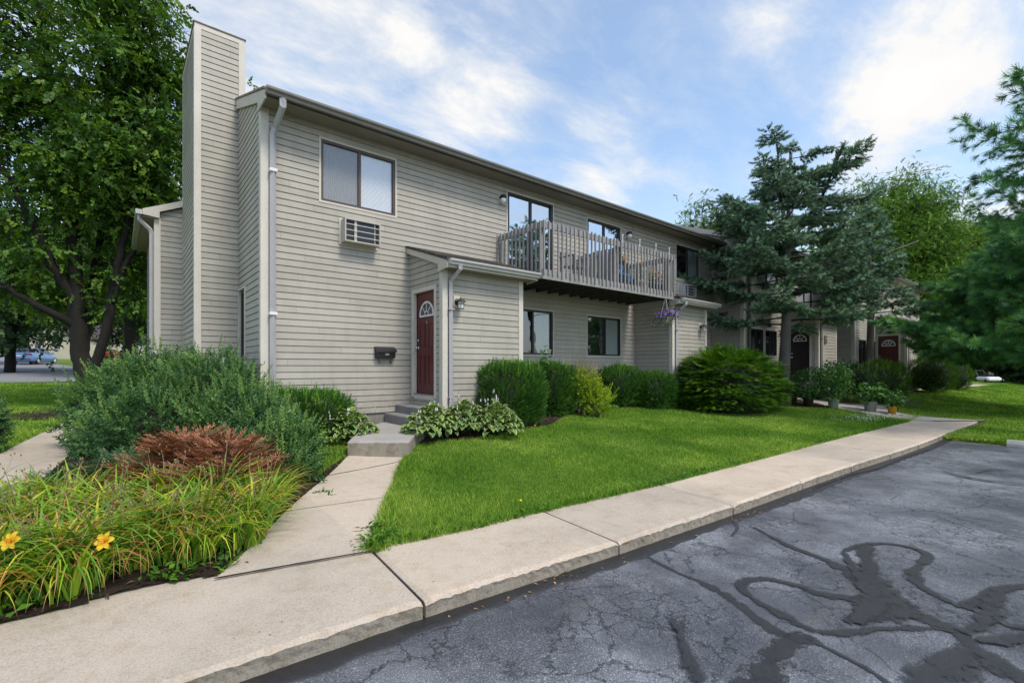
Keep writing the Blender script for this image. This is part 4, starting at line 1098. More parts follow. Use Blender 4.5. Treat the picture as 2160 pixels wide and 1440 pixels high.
# ================================================================= FITTINGS AND SMALL OBJECTS
def ac_unit(px0, px1, ytl, ybl, Y, label, face='white', fx_off=.26, x=None):
    if x is None:
        yf = Y - fx_off
        a = onY(px0, ytl, yf); b = onY(px1, ytl, yf); zt = a[2]; zb = onY(px0, ybl, yf)[2]; xa, xb = a[0], b[0]
    else: xa, xb, zb, zt = x; yf = Y - fx_off
    t = thing('air_conditioner', label, 'air conditioner', ((xa + xb) / 2, Y, zb), 'through-wall air conditioners')
    body = simple('ac_body_' + face, {'white': (.47, .44, .38), 'grey': (.50, .50, .53), 'brown': (.10, .075, .06)}[face], .45, .06, 4, spec=.5)
    m = MB(); w = .022
    m.box(xa, xb, yf, Y + .0, zb, zb + w); m.box(xa, xb, yf, Y, zt - w, zt); m.box(xa, xa + w, yf, Y, zb + w, zt - w); m.box(xb - w, xb, yf, Y, zb + w, zt - w)
    m.build('case', body, t)
    m = MB(); s = .03
    m.box(xa - s, xb + s, Y - .045, Y - .018, zb - s, zb - .001); m.box(xa - s, xb + s, Y - .045, Y - .018, zt + .001, zt + s); m.box(xa - s, xa - .001, Y - .045, Y - .018, zb, zt); m.box(xb + .001, xb + s, Y - .045, Y - .018, zb, zt); m.build('wall_sleeve', M['trim'], t)
    m = MB(); W = xb - xa
    m.box(xa + w, xb - w, yf + .06, yf + .07, zb + w, zt - w); m.build('inner_panel', M['black'], t)
    m = MB(); m.box(xa + W * .27, xa + W * .34, yf + .03, yf + .058, zb + w, zt - w); m.box(xa + W * .84, xa + W * .86, yf + .03, yf + .058, zb + w, zt - w); m.build('divider_strip', body, t)
    m = MB()
    n = 34
    for i in range(n):
        x = xa + W * .35 + W * .48 * i / n; m.box(x, x + .004, yf + .04, yf + .056, zb + w, zt - w)
    m.build('condenser_fins', M['dark'] if face == 'brown' else simple('fins', (.13, .14, .16), .5, .1, 9, metal=.5), t)
    m = MB()
    for i in range(1, 4):
        z = zb + (zt - zb) * i / 4; m.tube([(xa + .01, yf + .006, z), (xb - .01, yf + .006, z)], .006, 6)
    m.build('grille_bar', M['white'] if face != 'brown' else M['iron'], t)
    return t
ac_unit(728, 803, 458, 507, FY, 'beige air conditioner with white bars under the large upper left window')
ac_unit(1454, 1476, 610, 632, FY, 'grey air conditioner under the small upper window right of the balcony', 'grey', .30, x=(onY(1437, 610, FY - .3)[0] + .25, onY(1437, 610, FY - .3)[0] + .97, 2.44, 2.82))
ac_unit(0, 0, 0, 0, Y2, 'dark brown air conditioner half hidden by the spruce trunk', 'brown', .32, x=(gx_(1608, Y2), gx_(1608, Y2) + .75, 2.05 + .0, 2.55))
ac_unit(0, 0, 0, 0, 11.0, 'small grey air conditioner low on the wall beside the chimney, behind the big shrub', 'grey', .16, x=(1.62, 1.84, -.10, .20))

def globe_lamp(px, py, label):
    p = onY(px, py, FY - .02); t = thing('wall_lamp', label, 'wall lamp', (p[0], FY, p[2]), 'globe wall lamps above the balcony')
    m = MB(); m.bbox(p[0] - .075, p[0] + .075, FY - .04, FY - .016, p[2] - .11, p[2] + .11, .008); m.build('back_plate', M['trim'], t)
    m = MB(); m.lathe([(.055, 0), (.062, -.03), (.062, -.09), (.05, -.10)], (p[0], FY - .04, p[2] + .03), 16, 'Y'); m.lathe([(.070, .0), (.078, .03), (.066, .075), (.03, .085)], (p[0], FY - .12, p[2] + .0), 16); m.build('lamp_holder', M['black'], t, True)
    m = MB(); m.sphere((p[0], FY - .12, p[2] - .045), .072, 16, 10); m.build('globe', M['lampglass'], t, True)
globe_lamp(1056, 421, 'white globe lamp on the wall left of the first patio door')
globe_lamp(1322, 496, 'white globe lamp on the wall right of the second patio door')
def lantern(px, py, Y, label, s=1.0):
    p = onY(px, py, Y - .02); x, z = p[0], p[2]
    t = thing('wall_lantern', label, 'wall lantern', (x, Y, z), 'bronze lanterns on the entry bays')
    m = MB(); m.bbox(x - .075, x + .075, Y - .040, Y - .016, z - .12, z + .12, .008); m.build('mounting_block', M['trim'], t)
    m = MB(); m.lathe([(.062, 0), (.062, -.012), (.045, -.028), (.02, -.034)], (x, Y - .041, z), 18, 'Y')
    m.tube([(x, Y - .07, z), (x, Y - .11, z + .035), (x, Y - .15, z + .055), (x, Y - .17, z + .045)], .011, 8); m.build('arm', M['iron'], t, True)
    c = (x, Y - .17, z)
    m = MB(); m.lathe([(.004, .075), (.012, .062), (.018, .048), (.05, .034), (.098, .004), (.102, -.006), (.06, -.012)], c, 12); m.build('hood', M['iron'], t)
    m = MB(); m.lathe([(.056, -.012), (.060, -.05), (.052, -.135), (.03, -.14)], c, 8); m.build('lantern_glass', M['lampglass'] if s > .9 else M['glass'], t)
    m = MB()
    for k in range(6):
        a = 2 * math.pi * k / 6; m.tube([(c[0] + .064 * math.cos(a), c[1] + .064 * math.sin(a), z - .010), (c[0] + .068 * math.cos(a), c[1] + .068 * math.sin(a), z - .05), (c[0] + .058 * math.cos(a), c[1] + .058 * math.sin(a), z - .14)], .0045, 5)
    for zz, r in ((-.05, .069), (-.14, .060)):
        m.tube([(c[0] + r * math.cos(2 * math.pi * k / 16), c[1] + r * math.sin(2 * math.pi * k / 16), z + zz) for k in range(17)], .005, 5)
    m.build('cage', M['iron'], t)
lantern(963, 637, BYF, 'bronze caged lantern beside the red door bay downspout')
lantern(1476, 689, BYF, 'bronze lantern on the right entry bay near the hanging basket')
lantern(1922, 714, 5.42, 'small dark lantern on the far bay beside the second red door')
lantern(1990, 728, Y4, 'small dark lantern on the farthest bay')
# mailbox
p = onY(789, 729, FY); q = onY(830, 757, FY); x0, x1, zt, zb = p[0], q[0] - .01, p[2], onY(789, 756, FY)[2]
t = thing('mailbox', 'black wall mailbox with two paper hooks and pale number stickers beside the red door', 'mailbox', ((x0 + x1) / 2, FY, zb))
m = MB(); m.prism([(FY - .016, zb), (FY - .13, zb + .012), (FY - .14, zb + .14), (FY - .016, zt - .03)], x0 + .01, x1 - .01, 'X'); m.build('box', M['mailblack'], t)
m = MB(); m.prism([(FY - .016, zt - .028), (FY - .150, zb + .155), (FY - .158, zb + .125), (FY - .163, zb + .127), (FY - .155, zb + .168), (FY - .016, zt - .012)], x0 - .012, x1 + .012, 'X'); m.build('lid', M['mailblack'], t)
m = MB()
for xx in (x0 + .08, x1 - .08): m.tube([(xx, FY - .03, zb + .005), (xx, FY - .035, zb - .05), (xx, FY - .055, zb - .085), (xx, FY - .085, zb - .08), (xx, FY - .09, zb - .055)], .006, 6)
m.build('newspaper_hook', M['iron'], t)
text_mesh('504', .055, simple('sticker', (.5, .5, .5), .5), t, lambda c: ((x0 + x1) / 2 + .01 + c.x, FY - .141 - c.z, zb + .065 + c.y))
# plaque on the third bay
p = onY(1739, 716, 6.55)
m = MB(); m.bbox(p[0] - .11, p[0] + .11, 6.49, 6.534, p[2] - .16, p[2] + .16, .01); m.lathe([(.07, 0), (.07, -.012), (.05, -.018)], (p[0], 6.49, p[2] - .03), 14, 'Y'); tag(m.build('wall_plaque', simple('plaque', (.16, .12, .11), .6, .3, 9)), 'dull brown plaque on the siding beside the dark door', 'plaque')

# ---------------------------------------------------------------- hanging basket
def blossoms(name, centers, r, m, parent, petals=5, face=None):
    """flowers: petals round each centre"""
    vs, fs, rd_ = [], [], []
    for c in centers:
        c = np.array(c); n = np.array(face if face is not None else (rng.normal(0, .6), -1 + rng.normal(0, .4), rng.normal(.3, .5))); n = n / np.linalg.norm(n)
        a = np.cross(n, (0.1, .2, 1)); a /= np.linalg.norm(a); b = np.cross(n, a); rr = r * rng.uniform(.8, 1.15); q = rng.random()
        for k in range(petals):
            t0 = 2 * math.pi * k / petals + q; 
            d = a * math.cos(t0) + b * math.sin(t0); s = -a * math.sin(t0) + b * math.cos(t0)
            i0 = len(vs)
            vs += [c, c + d * rr * .6 - s * rr * .38 + n * rr * .22, c + d * rr + n * rr * .08, c + d * rr * .6 + s * rr * .38 + n * rr * .22]
            fs.append((i0, i0 + 1, i0 + 2, i0 + 3)); rd_ += [q] * 4
    return obj_np(name, vs, fs, m, parent, {'rnd': rd_})
M['petunia'] = leafmat('purple_petals', [(0, (.10, .015, .30)), (.5, (.17, .03, .42)), (1, (.28, .06, .55))], .25, bigvar=.1)
M['yellowpetal'] = leafmat('yellow_petals', [(0, (.85, .50, .02)), (1, (.90, .62, .05))], .3, bigvar=.05)
M['redpetal'] = leafmat('red_petals', [(0, (.45, .01, .03)), (1, (.6, .02, .08))], .2, bigvar=.05)
M['orangepetal'] = leafmat('orange_petals', [(0, (.80, .14, .01)), (1, (.85, .22, .02))], .2, bigvar=.05)
M['lilac'] = leafmat('lilac_bells', [(0, (.62, .55, .72)), (1, (.82, .80, .86))], .3, bigvar=.05)
M['pot_tan'] = simple('tan_plastic', (.50, .42, .33), .55, .08, 4)
def frames(d, n):
    d = d / np.linalg.norm(d, axis=1, keepdims=True); x = np.cross(d, n); l = np.linalg.norm(x, axis=1, keepdims=True); bad = l[:, 0] < 1e-4
    x[bad] = np.cross(d[bad], np.array([.31, .7, .2])); x = x / np.linalg.norm(x, axis=1, keepdims=True); z = np.cross(x, d)
    return np.stack([x, d, z], 2)      # columns
def scatter(name, tv, tf, P, Fm, S, m, parent=None, rnd=None, extra=None, kindattr=None, smooth=False):
    tv = np.asarray(tv, float); tf = np.asarray(tf, int); P = np.asarray(P, float); n = len(P); k = len(tv)
    S = np.asarray(S, float); S = S[:, None, None] if S.ndim == 1 else S[:, None, :]
    V = np.einsum('nij,nkj->nki', Fm, tv[None] * S) + P[:, None, :]
    Fs = (tf[None] + (np.arange(n) * k)[:, None, None]).reshape(-1, tf.shape[1])
    if rnd is None: rnd = rng.random(n)
    at_ = {'rnd': np.repeat(rnd, k)}
    if extra: 
        for a, v in extra.items(): at_[a] = np.tile(np.asarray(v, float), n)
    return obj_np(name, V.reshape(-1, 3), Fs, m, parent, at_, smooth)
def unit(n): 
    v = rng.normal(size=(n, 3)); return v / np.linalg.norm(v, axis=1, keepdims=True)
DIA = (np.array([(0, 0, 0), (.5, .42, .10), (0, 1, -.08), (-.5, .42, .10)]), np.array([(0, 1, 2, 3)]))   # simple leaf, unit length, width set by x scale
def leaves(name, P, L, wr, m, parent=None, D=None, up=.5, rnd=None):
    n = len(P)
    if D is None: D = unit(n)
    D = D + np.array([0, 0, -.15]); 
    Nn = unit(n) * (1 - up) + np.array([0, 0, up * 1.6])
    S = np.stack([L * wr * np.ones(n), L * np.ones(n), L * np.ones(n)], 1) * rng.uniform(.7, 1.25, (n, 1))
    return scatter(name, DIA[0], DIA[1], P, frames(D, Nn), S, m, parent, rnd)
M['leaf_basket'] = leafmat('basket_leaves', [(0, (.03, .09, .02)), (1, (.08, .18, .04))], .3)
p = at(1404, 672, 13.15)
t = thing('hanging_basket', 'hanging pot of purple petunias by the right entry bay corner', 'hanging basket', tuple(p))
m = MB(); m.lathe([(.10, -.12), (.135, .0), (.145, .035), (.15, .04), (.14, .05), (.12, .04)], p, 20); m.build('pot', M['pot_tan'], t, True)
hk = np.array([cx0 + .25, BYF - .22, 1.78]); hk = np.array([p[0], p[1], p[2] + .60])
m = MB()
for k in range(3):
    a = 2.1 * k + .3; m.tube([(p[0] + .14 * math.cos(a), p[1] + .14 * math.sin(a), p[2] + .04), tuple(hk)], .003, 4)
m.build('hanger_wire', M['white'], t)
m = MB(); m.tube([tuple(hk - np.array([0, 0, .01])), (hk[0], hk[1], hk[2] + .05), (cx0 + .08, BYF - .18, 1.80)], .006, 5); m.build('hook', M['iron'], t)
n = 420; P = p + rng.normal(0, 1, (n, 3)) * np.array([.17, .17, .07]) + np.array([0, 0, .06]); P[:, 2] -= np.clip(np.hypot(P[:, 0] - p[0], P[:, 1] - p[1]) - .14, 0, 1) * .5
leaves('foliage', P, .055, .5, M['leaf_basket'], t)
c = [p + np.array([rng.normal(0, .20), rng.normal(0, .16), .10 + rng.normal(0, .06)]) for _ in range(46)]
blossoms('petunia_bloom', c, .042, M['petunia'], t)

# ---------------------------------------------------------------- things on the balcony
def balc(px, py, Y): return np.array(onY(px, py, Y))
zf_ = fl + .028
# wooden chair
p = balc(1212, 560, 8.2); x = p[0]
t = thing('patio_chair', 'low grey wooden chair on the left half of the balcony', 'chair', (x, 8.2, zf_))
for (dx, dy) in ((-.25, -.22), (.25, -.22), (-.25, .22), (.25, .22)):
    m = MB(); m.bbox(x + dx - .025, x + dx + .025, 8.2 + dy - .025, 8.2 + dy + .025, zf_, zf_ + (.62 if dy < 0 else .78), .004); m.build('leg', M['wood'], t)
m = MB()
for i in range(5): m.bbox(x - .25, x + .25, 8.0 + i * .09, 8.07 + i * .09, zf_ + .38, zf_ + .40, .003)
m.build('seat', M['wood'], t)
m = MB()
for i in range(5): m.bbox(x - .21 + i * .09, x - .14 + i * .09, 8.40, 8.42, zf_ + .44, zf_ + .80, .003)
m.build('backrest', M['wood'], t)
m = MB()
for dx in (-.27, .27): m.bbox(x + dx - .04, x + dx + .04, 7.95, 8.45, zf_ + .621, zf_ + .645, .004)
m.build('armrest', M['wood'], t)
# ride-on toy, blue
p = balc(1318, 575, 8.0); x = p[0]; bl = simple('blue_plastic', (.02, .16, .42), .35, .08, 4, spec=.5); cy = simple('cyan_plastic', (.05, .42, .70), .35, .08, 4, spec=.5)
t = thing('toy_tricycle', "blue and black child's ride-on toy behind the balcony railing", 'toy', (x, 8.0, zf_))
m = MB(); m.bbox(x - .28, x + .22, 7.88, 8.12, zf_ + .18, zf_ + .33, .03); m.bbox(x - .30, x - .16, 7.9, 8.1, zf_ + .331, zf_ + .62, .03); m.build('body', bl, t)
m = MB(); m.bbox(x - .24, x + .14, 7.86, 8.14, zf_ + .331, zf_ + .40, .02); m.build('seat', cy, t)
for (dx, r) in ((-.22, .15), (.26, .18)):
    for yy in ((7.82, 8.10) if dx < 0 else (7.97,)):
        m = MB(); m.lathe([(r * .4, 0), (r, .01), (r, .06), (r * .4, .07)], (x + dx, yy, zf_ + r), 18, 'Y'); m.build('wheel', M['black'], t)
m = MB(); m.tube([(x + .24, 8.0, zf_ + .18), (x + .20, 8.0, zf_ + .62)], .018, 8); m.tube([(x + .20, 7.82, zf_ + .64), (x + .20, 8.18, zf_ + .64)], .016, 8); m.build('handlebar', M['black'], t)
m = MB(); m.sphere((x - .08, 7.93, zf_ + .86), (.09, .07, .10), 12, 8); tag(m.build('play_ball', simple('orange_plastic', (.75, .33, .03), .4)), 'orange ball above the blue ride-on toy on the balcony', 'ball') if False else None
m = MB(); m.bbox(x - .17, x + .04, 7.92, 8.06, zf_ + .401, zf_ + .72, .03); m.lathe([(.05, 0), (.085, .05), (.085, .12), (.05, .16)], (x - .07, 7.98, zf_ + .721), 14); m.build('toy_backpack', M['black'], t)
m = MB(); m.sphere((x - .10, 7.93, zf_ + .78), (.07, .05, .09), 12, 8); m.build('orange_disc', simple('orange_plastic', (.75, .33, .03), .4), t, True)
# bright green stick
p = balc(1256, 560, 7.9)
m = MB(); m.tube([(p[0], 7.9, zf_), (p[0] + .01, 7.86, zf_ + .55)], .011, 6); tag(m.build('garden_stake', simple('lime_plastic', (.35, .75, .03), .4)), 'thin lime green stick standing on the balcony beside the divider', 'stick')
# flower pots
def flowerpot(px, Y, col, label, n=26, h=.42, pot=M['pot_tan'], r=.12, leafn=220, petal=None, spread=.12):
    x = balc(px, 590, Y)[0]; t = thing('flower_pot', label, 'flower pot', (x, Y, zf_), 'flower pots on the balcony')
    m = MB(); m.lathe([(r * .7, 0), (r, .18), (r * 1.08, .19), (r * 1.08, .22), (r * .9, .215)], (x, Y, zf_), 18); m.build('pot', pot, t, True)
    P = np.array([x, Y, zf_ + .2 + h * .4]) + rng.normal(0, 1, (leafn, 3)) * np.array([spread, spread, h * .28]); leaves('foliage', P, .06, .45, M['leaf_basket'], t)
    blossoms('blossom', [(x + rng.normal(0, spread * .8), Y - .05 + rng.normal(0, .06), zf_ + .25 + h * rng.uniform(.4, 1)) for _ in range(n)], .04, petal, t)
dk = simple('dark_pot', (.05, .035, .03), .6)
M['whitepetal'] = leafmat('white_petals', [(0, (.7, .7, .68)), (1, (.85, .85, .8))], .2, bigvar=.05)
flowerpot(1352, 7.75, None, 'tall pot with pale leaves and a few yellow blooms on the balcony', 8, .55, petal=M['yellowpetal'])
flowerpot(1374, 7.72, None, 'pot of bright yellow flowers on the balcony', 30, .34, dk, petal=M['yellowpetal'], spread=.07)
flowerpot(1389, 7.72, None, 'pot of red flowers rightmost on the balcony', 26, .30, dk, petal=M['redpetal'], spread=.09)

# ---------------------------------------------------------------- wheel stop, condenser, mower, antenna
p0 = onLot(2124, 941); 
m = MB(); xw = p0[0]; ww = .075
m.prism([(xw - ww, 0), (xw + ww, 0), (xw + ww * .95, .06), (xw + ww * .55, .135), (xw - ww * .55, .135), (xw - ww * .95, .06)], p0[1] - 1.83, p0[1], 'Y'); zz_ = p0[2]
m.xf(lambda q: (q[0] + .02 * q[1], q[1], q[2] + zz_ + .005))
tag(m.build('wheel_stop', concrete_mat('wheel_stop_concrete', (.50, .49, .46), (.8, .8, .77), .6)), 'pale concrete wheel stop at the far edge of the lot', 'wheel stop')
p = np.array(onG(2165, 808)); 
t = thing('condenser_unit', 'grey ribbed outdoor air conditioning condenser on the lawn at the far right edge', 'condenser unit', tuple(p))
gm = simple('condenser_metal', (.36, .35, .37), .45, .1, 5, spec=.5)
m = MB(); m.bbox(p[0] - .45, p[0] + .45, p[1] - .45, p[1] + .45, p[2] - .02, p[2] + .70, .03)
m.build('cabinet', gm, t)
m = MB()
for i in range(20):
    y = p[1] - .42 + i * .042; m.box(p[0] - .463, p[0] - .451, y, y + .02, p[2] + .06, p[2] + .62)
    x = p[0] - .42 + i * .042; m.box(x, x + .02, p[1] - .463, p[1] - .451, p[2] + .06, p[2] + .62)
m.build('louver', gm, t)
m = MB(); m.bbox(p[0] - .48, p[0] + .48, p[1] - .48, p[1] + .48, p[2] + .701, p[2] + .75, .02); m.build('lid', M['white'], t)
m = MB(); 
for r in (.1, .2, .3, .38): m.tube([(p[0] + r * math.cos(a), p[1] + r * math.sin(a), p[2] + .756) for a in np.linspace(0, 6.283, 25)], .008, 4)
m.build('fan_guard', M['iron'], t)
pp = np.array(onG(2159, 806)) + np.array([1.2, .5, 0]);
m = MB(); m.tube([tuple(pp), (pp[0], pp[1], pp[2] + 1.7)], .05, 10); m.lathe([(.06, 1.7), (.07, 1.72), (.03, 1.76)], pp, 12); tag(m.build('painted_post', simple('teal_paint', (.06, .28, .30), .5)), 'teal painted metal post behind the condenser at the right edge', 'post')
# mower
p = np.array(onG(2085, 806.5)); t = thing('lawn_mower', 'small white lawn mower standing at the far side of the lawn before the dark trees', 'lawn mower', tuple(p))
A = MB(); A.bbox(-.55, .55, -.45, .45, .12, .42, .08); A.xf(lambda q: (q[0] * (1.25 - q[2] * .6), q[1], q[2])); 
def put(mb_, sc_=1.05, a=.7): 
    c_, s_ = math.cos(a), math.sin(a)
    return mb_.xf(lambda q: (p[0] + sc_ * (q[0] * c_ - q[1] * s_), p[1] + sc_ * (q[0] * s_ + q[1] * c_), p[2] + sc_ * q[2]))
put(A).build('deck', M['white'], t)
A = MB(); A.bbox(-.25, .25, -.22, .22, .421, .66, .05); A.lathe([(.16, .661), (.17, .70), (.12, .76)], (0, 0, 0), 14); put(A).build('engine', M['black'], t)
for (dx, dy) in ((-.5, -.5), (.5, -.5), (-.5, .5), (.5, .5)):
    A = MB(); A.lathe([(.05, -.03), (.13, -.03), (.13, .03), (.05, .03)], (dx, dy, .13), 16, 'Y'); put(A).build('wheel', M['black'], t)
A = MB(); A.tube([(.5, -.25, .35), (.85, -.25, .85), (.85, .25, .85), (.5, .25, .35)], .022, 6); put(A).build('handle', M['black'], t)
# tv aerial on the far roof
p = at(1905, 520, 27.0); t = thing('tv_antenna', 'thin metal television aerial above the far roof in front of the trees', 'antenna', tuple(p))
m = MB(); m.tube([tuple(p - np.array([0, 0, 1.9])), tuple(p + np.array([0, 0, .25]))], .015, 6); m.build('mast', M['gutter'], t)
R_ = np.array([SF, -CF, 0]); U_ = np.array([CF, SF, 0]); bd_ = R_ * .8 + np.array([0, 0, .30]); bd_ /= np.linalg.norm(bd_)
m = MB(); m.tube([tuple(p - bd_ * 1.1), tuple(p + bd_ * 1.0)], .010, 6); m.build('boom', M['gutter'], t)
m = MB(); sd = (R_ * .9 + np.array([0, 0, -.25])) * .55 + U_ * .3
for i in range(9):
    c = p + bd_ * (-1.05 + i * .25); L = .35 + .05 * i; m.tube([tuple(c - U_ * L - R_ * .25), tuple(c + U_ * L + R_ * .25)], .006, 4)
m.build('antenna_rod', M['gutter'], t)

# ---------------------------------------------------------------- cars and houses on the left
def car(loc, heading, paint, label, group):
    """sedan 4.6 m; built along +y = forward"""
    t = thing('parked_car', label, 'car', tuple(loc), group)
    h = math.atan2(heading[1], heading[0]) - math.pi / 2; ch_, sh_ = math.cos(h), math.sin(h)
    def put(mb_): return mb_.xf(lambda q: (loc[0] + q[0] * ch_ - q[1] * sh_, loc[1] + q[0] * sh_ + q[1] * ch_, loc[2] + q[2]))
    # sections (y, halfwidth, z bottom, z belt/deck)
    S = [(-2.28, .70, .38, .80), (-2.22, .80, .30, .98), (-2.0, .87, .24, 1.03), (-1.5, .90, .22, 1.02), (-.8, .905, .22, .97), (.2, .905, .22, .94), (1.0, .90, .22, .93), (1.6, .87, .22, .86), (2.1, .80, .25, .74), (2.3, .68, .32, .62)]
    b = MB(); vs = []; k = 12
    for (y, w, z0, z1) in S:
        zm = z0 + (z1 - z0) * .55
        vs += [(-w * .86, y, z0), (-w, y, z0 + .10), (-w * 1.0, y, zm), (-w * .96, y, z1 - .06), (-w * .88, y, z1), (-w * .4, y, z1 + .02), (w * .4, y, z1 + .02), (w * .88, y, z1), (w * .96, y, z1 - .06), (w, y, zm), (w, y, z0 + .10), (w * .86, y, z0)]
    fs = []
    for i in range(len(S) - 1):
        for q in range(k): fs.append((i * k + q, i * k + (q + 1) % k, (i + 1) * k + (q + 1) % k, (i + 1) * k + q))
    fs += [tuple(range(k - 1, -1, -1)), tuple((len(S) - 1) * k + q for q in range(k))]
    b.add(vs, fs); put(b).build('body', paint, t, True)
    # cabin (glass) and roof
    G = [(-1.75, .74, 1.0), (-1.05, .66, 1.36), (-.3, .66, 1.44), (.35, .64, 1.41), (1.15, .72, .93)]
    g = MB(); vs = []
    for (y, w, z) in G: vs += [(-.80, y, .93), (-w, y, z), (w, y, z), (.80, y, .93)]
    fs = [(i * 4 + q, i * 4 + q + 1, i * 4 + 5 + q, i * 4 + 4 + q) for i in range(4) for q in range(3)] + [(0, 1, 2, 3)]
    g.add(vs, fs); put(g).build('windows', M['carglass'], t)
    r = MB(); r.add([(-.66, -1.08, 1.375), (.66, -1.08, 1.375), (.67, -.3, 1.46), (.65, .38, 1.425), (-.65, .38, 1.425), (-.67, -.3, 1.46), (-.67, -1.08, 1.345), (.67, -1.08, 1.345), (.69, -.3, 1.42), (.67, .38, 1.39), (-.67, .38, 1.39), (-.69, -.3, 1.42)], [(0, 1, 2, 5), (5, 2, 3, 4), (0, 6, 7, 1), (1, 7, 8, 2), (2, 8, 9, 3), (3, 9, 10, 4), (4, 10, 11, 5), (5, 11, 6, 0)])
    for sx_ in (-1, 1): r.tube([(sx_ * .80, -1.80, 1.0), (sx_ * .675, -1.06, 1.365)], .035, 6); r.tube([(sx_ * .75, 1.1, .95), (sx_ * .66, .36, 1.41)], .03, 6); r.tube([(sx_ * .805, -.25, .95), (sx_ * .69, -.28, 1.43)], .03, 6)
    put(r).build('roof', paint, t)
    for (y, nm) in ((-1.38, 0), (1.42, 1)):
        for sx_ in (-1, 1):
            w = MB(); w.lathe([(.20, -.10), (.31, -.10), (.325, -.07), (.325, .07), (.31, .10), (.20, .10)], (sx_ * .80, y, .325), 22, 'X'); wo = put(w).build('wheel', M['black'], t)
            w = MB(); w.lathe([(.03, sx_ * .115), (.20, sx_ * .105), (.21, sx_ * .09)], (sx_ * .80, y, .325), 14, 'X'); put(w).build('rim', M['chrome'], wo)
    for sx_ in (-1, 1):
        l = MB(); l.bbox(sx_ * .62 - .17, sx_ * .62 + .17, -2.285, -2.20, .78, .93, .03); put(l).build('tail_lamp', M['tail'], t)
        l = MB(); l.bbox(sx_ * .60 - .14, sx_ * .60 + .14, 2.12, 2.24, .60, .70, .03); put(l).build('headlight', M['lampglass'], t)
        l = MB(); l.bbox(sx_ * 1.0 - .09, sx_ * 1.0 + .09, .75, .85, .95, 1.07, .02); put(l).build('wing_mirror', paint, t)
    l = MB(); l.bbox(-.26, .26, -2.305, -2.287, .66, .79, .005); put(l).build('number_plate', M['white'], t)
    l = MB(); l.bbox(-.72, .72, -2.31, -2.20, .40, .47, .02); put(l).build('bumper_trim', M['black'], t)
M['carglass'] = simple('car_glass', (.025, .035, .045), .06, .1, 3, spec=.9)
M['tail'] = simple('tail_red', (.45, .015, .02), .25, .1, 6)
blue = simple('light_blue_paint', (.20, .33, .60), .28, .04, 3, spec=.6); red = simple('red_paint', (.45, .02, .03), .3, .05, 3, spec=.6)
FW_ = np.array([CF, SF]); RT_ = np.array([SF, -CF])
pc = np.array(onG(72, 769)); hd = FW_ * .93 - RT_ * .37
car((pc[0], pc[1] + .3, pc[2] + .05), hd, blue, 'light blue sedan seen from behind on the road at the far left', 'cars on the left road')
pc2 = np.array(onG(232, 757)); car((pc2[0], pc2[1], pc2[2] + .03), RT_ * .98 + FW_ * .2, red, 'red car glimpsed between the trunks of the big tree', 'cars on the left road')
def far_house(px, py, s, w, d, hgt, label, col):
    p = at(px, py, s); p[2] = float(gh(p[0], p[1])); t = thing('house', label, 'house', tuple(p))
    m = MB(); m.box(-w / 2, w / 2, 0, d, -1, hgt); m.prism([(-w / 2, hgt), (w / 2, hgt), (0, hgt + w * .30)], .0, d, 'Y'); 
    def put(mb_): return mb_.xf(lambda q: (p[0] + q[0] * SF + q[1] * CF, p[1] - q[0] * CF + q[1] * SF, p[2] + q[2]))
    put(m).build('wall', col, t)
    m = MB(); h2 = hgt + w * .30
    m.prism([(-w / 2 - .3, hgt - .1), (0, h2 + .05), (w / 2 + .3, hgt - .1), (w / 2 + .3, hgt + .05), (0, h2 + .22), (-w / 2 - .3, hgt + .05)], -.4, d + .4, 'Y'); put(m).build('roof', M['shingle'], t)
    for (x, z) in ((.9, 1.7), (-1.8, 1.7)):
        m = MB(); m.box(x - .5, x + .5, -.05, .01, z - .45, z + .45); wn_ = put(m).build('window', M['white'], t)
        m = MB(); m.box(x - .42, x + .42, -.07, -.051, z - .37, z + .37); put(m).build('pane', M['carglass'], wn_)
far_house(108, 745, 66, 6.0, 9, 2.9, 'cream house with a small dark window beyond the blue car', simple('cream_wall', (.55, .50, .38), .7, .05, 1))
far_house(200, 745, 74, 8.0, 9, 2.6, 'pale house half hidden behind the big tree trunks', simple('pale_wall', (.62, .58, .54), .7, .05, 1))
# ================================================================= PLANTS
GR = lambda lo, mid, hi, top=None: [(0, lo), (.45, mid), (.8, hi)] + ([(1, top)] if top else [])
M['willow'] = leafmat('small_grey_green_leaves', [(0, (0.027, 0.073, 0.026)), (0.4, (0.061, 0.149, 0.052)), (0.7, (0.130, 0.256, 0.080)), (1, (0.285, 0.428, 0.100))], .3, bigvar=.22, bigscale=2.0)
M['yew'] = leafmat('yew_needles', [(0, (0.022, 0.074, 0.012)), (0.4, (0.050, 0.154, 0.017)), (0.75, (0.101, 0.249, 0.024)), (1, (0.234, 0.439, 0.043))], .2, bigvar=.2)
M['yew_b'] = leafmat('bright_yew_needles', [(0, (0.018, 0.073, 0.008)), (0.4, (0.061, 0.162, 0.012)), (0.72, (0.139, 0.274, 0.020)), (1, (0.267, 0.414, 0.035))], .25, bigvar=.3, bigscale=2.5)
M['gold'] = leafmat('golden_leaves', [(0, (0.156, 0.265, 0.020)), (0.5, (0.311, 0.442, 0.030)), (1, (0.467, 0.575, 0.050))], .35)
M['juniper_b'] = leafmat('dead_juniper', [(0, (0.125, 0.047, 0.023)), (0.4, (0.263, 0.100, 0.050)), (0.75, (0.375, 0.163, 0.086)), (1, (0.450, 0.231, 0.126))], .15, bigvar=.3, bigscale=3)
M['juniper_g'] = leafmat('juniper_needles', [(0, (.025, .065, .030)), (.5, (.05, .12, .045)), (1, (.10, .19, .07))], .2)
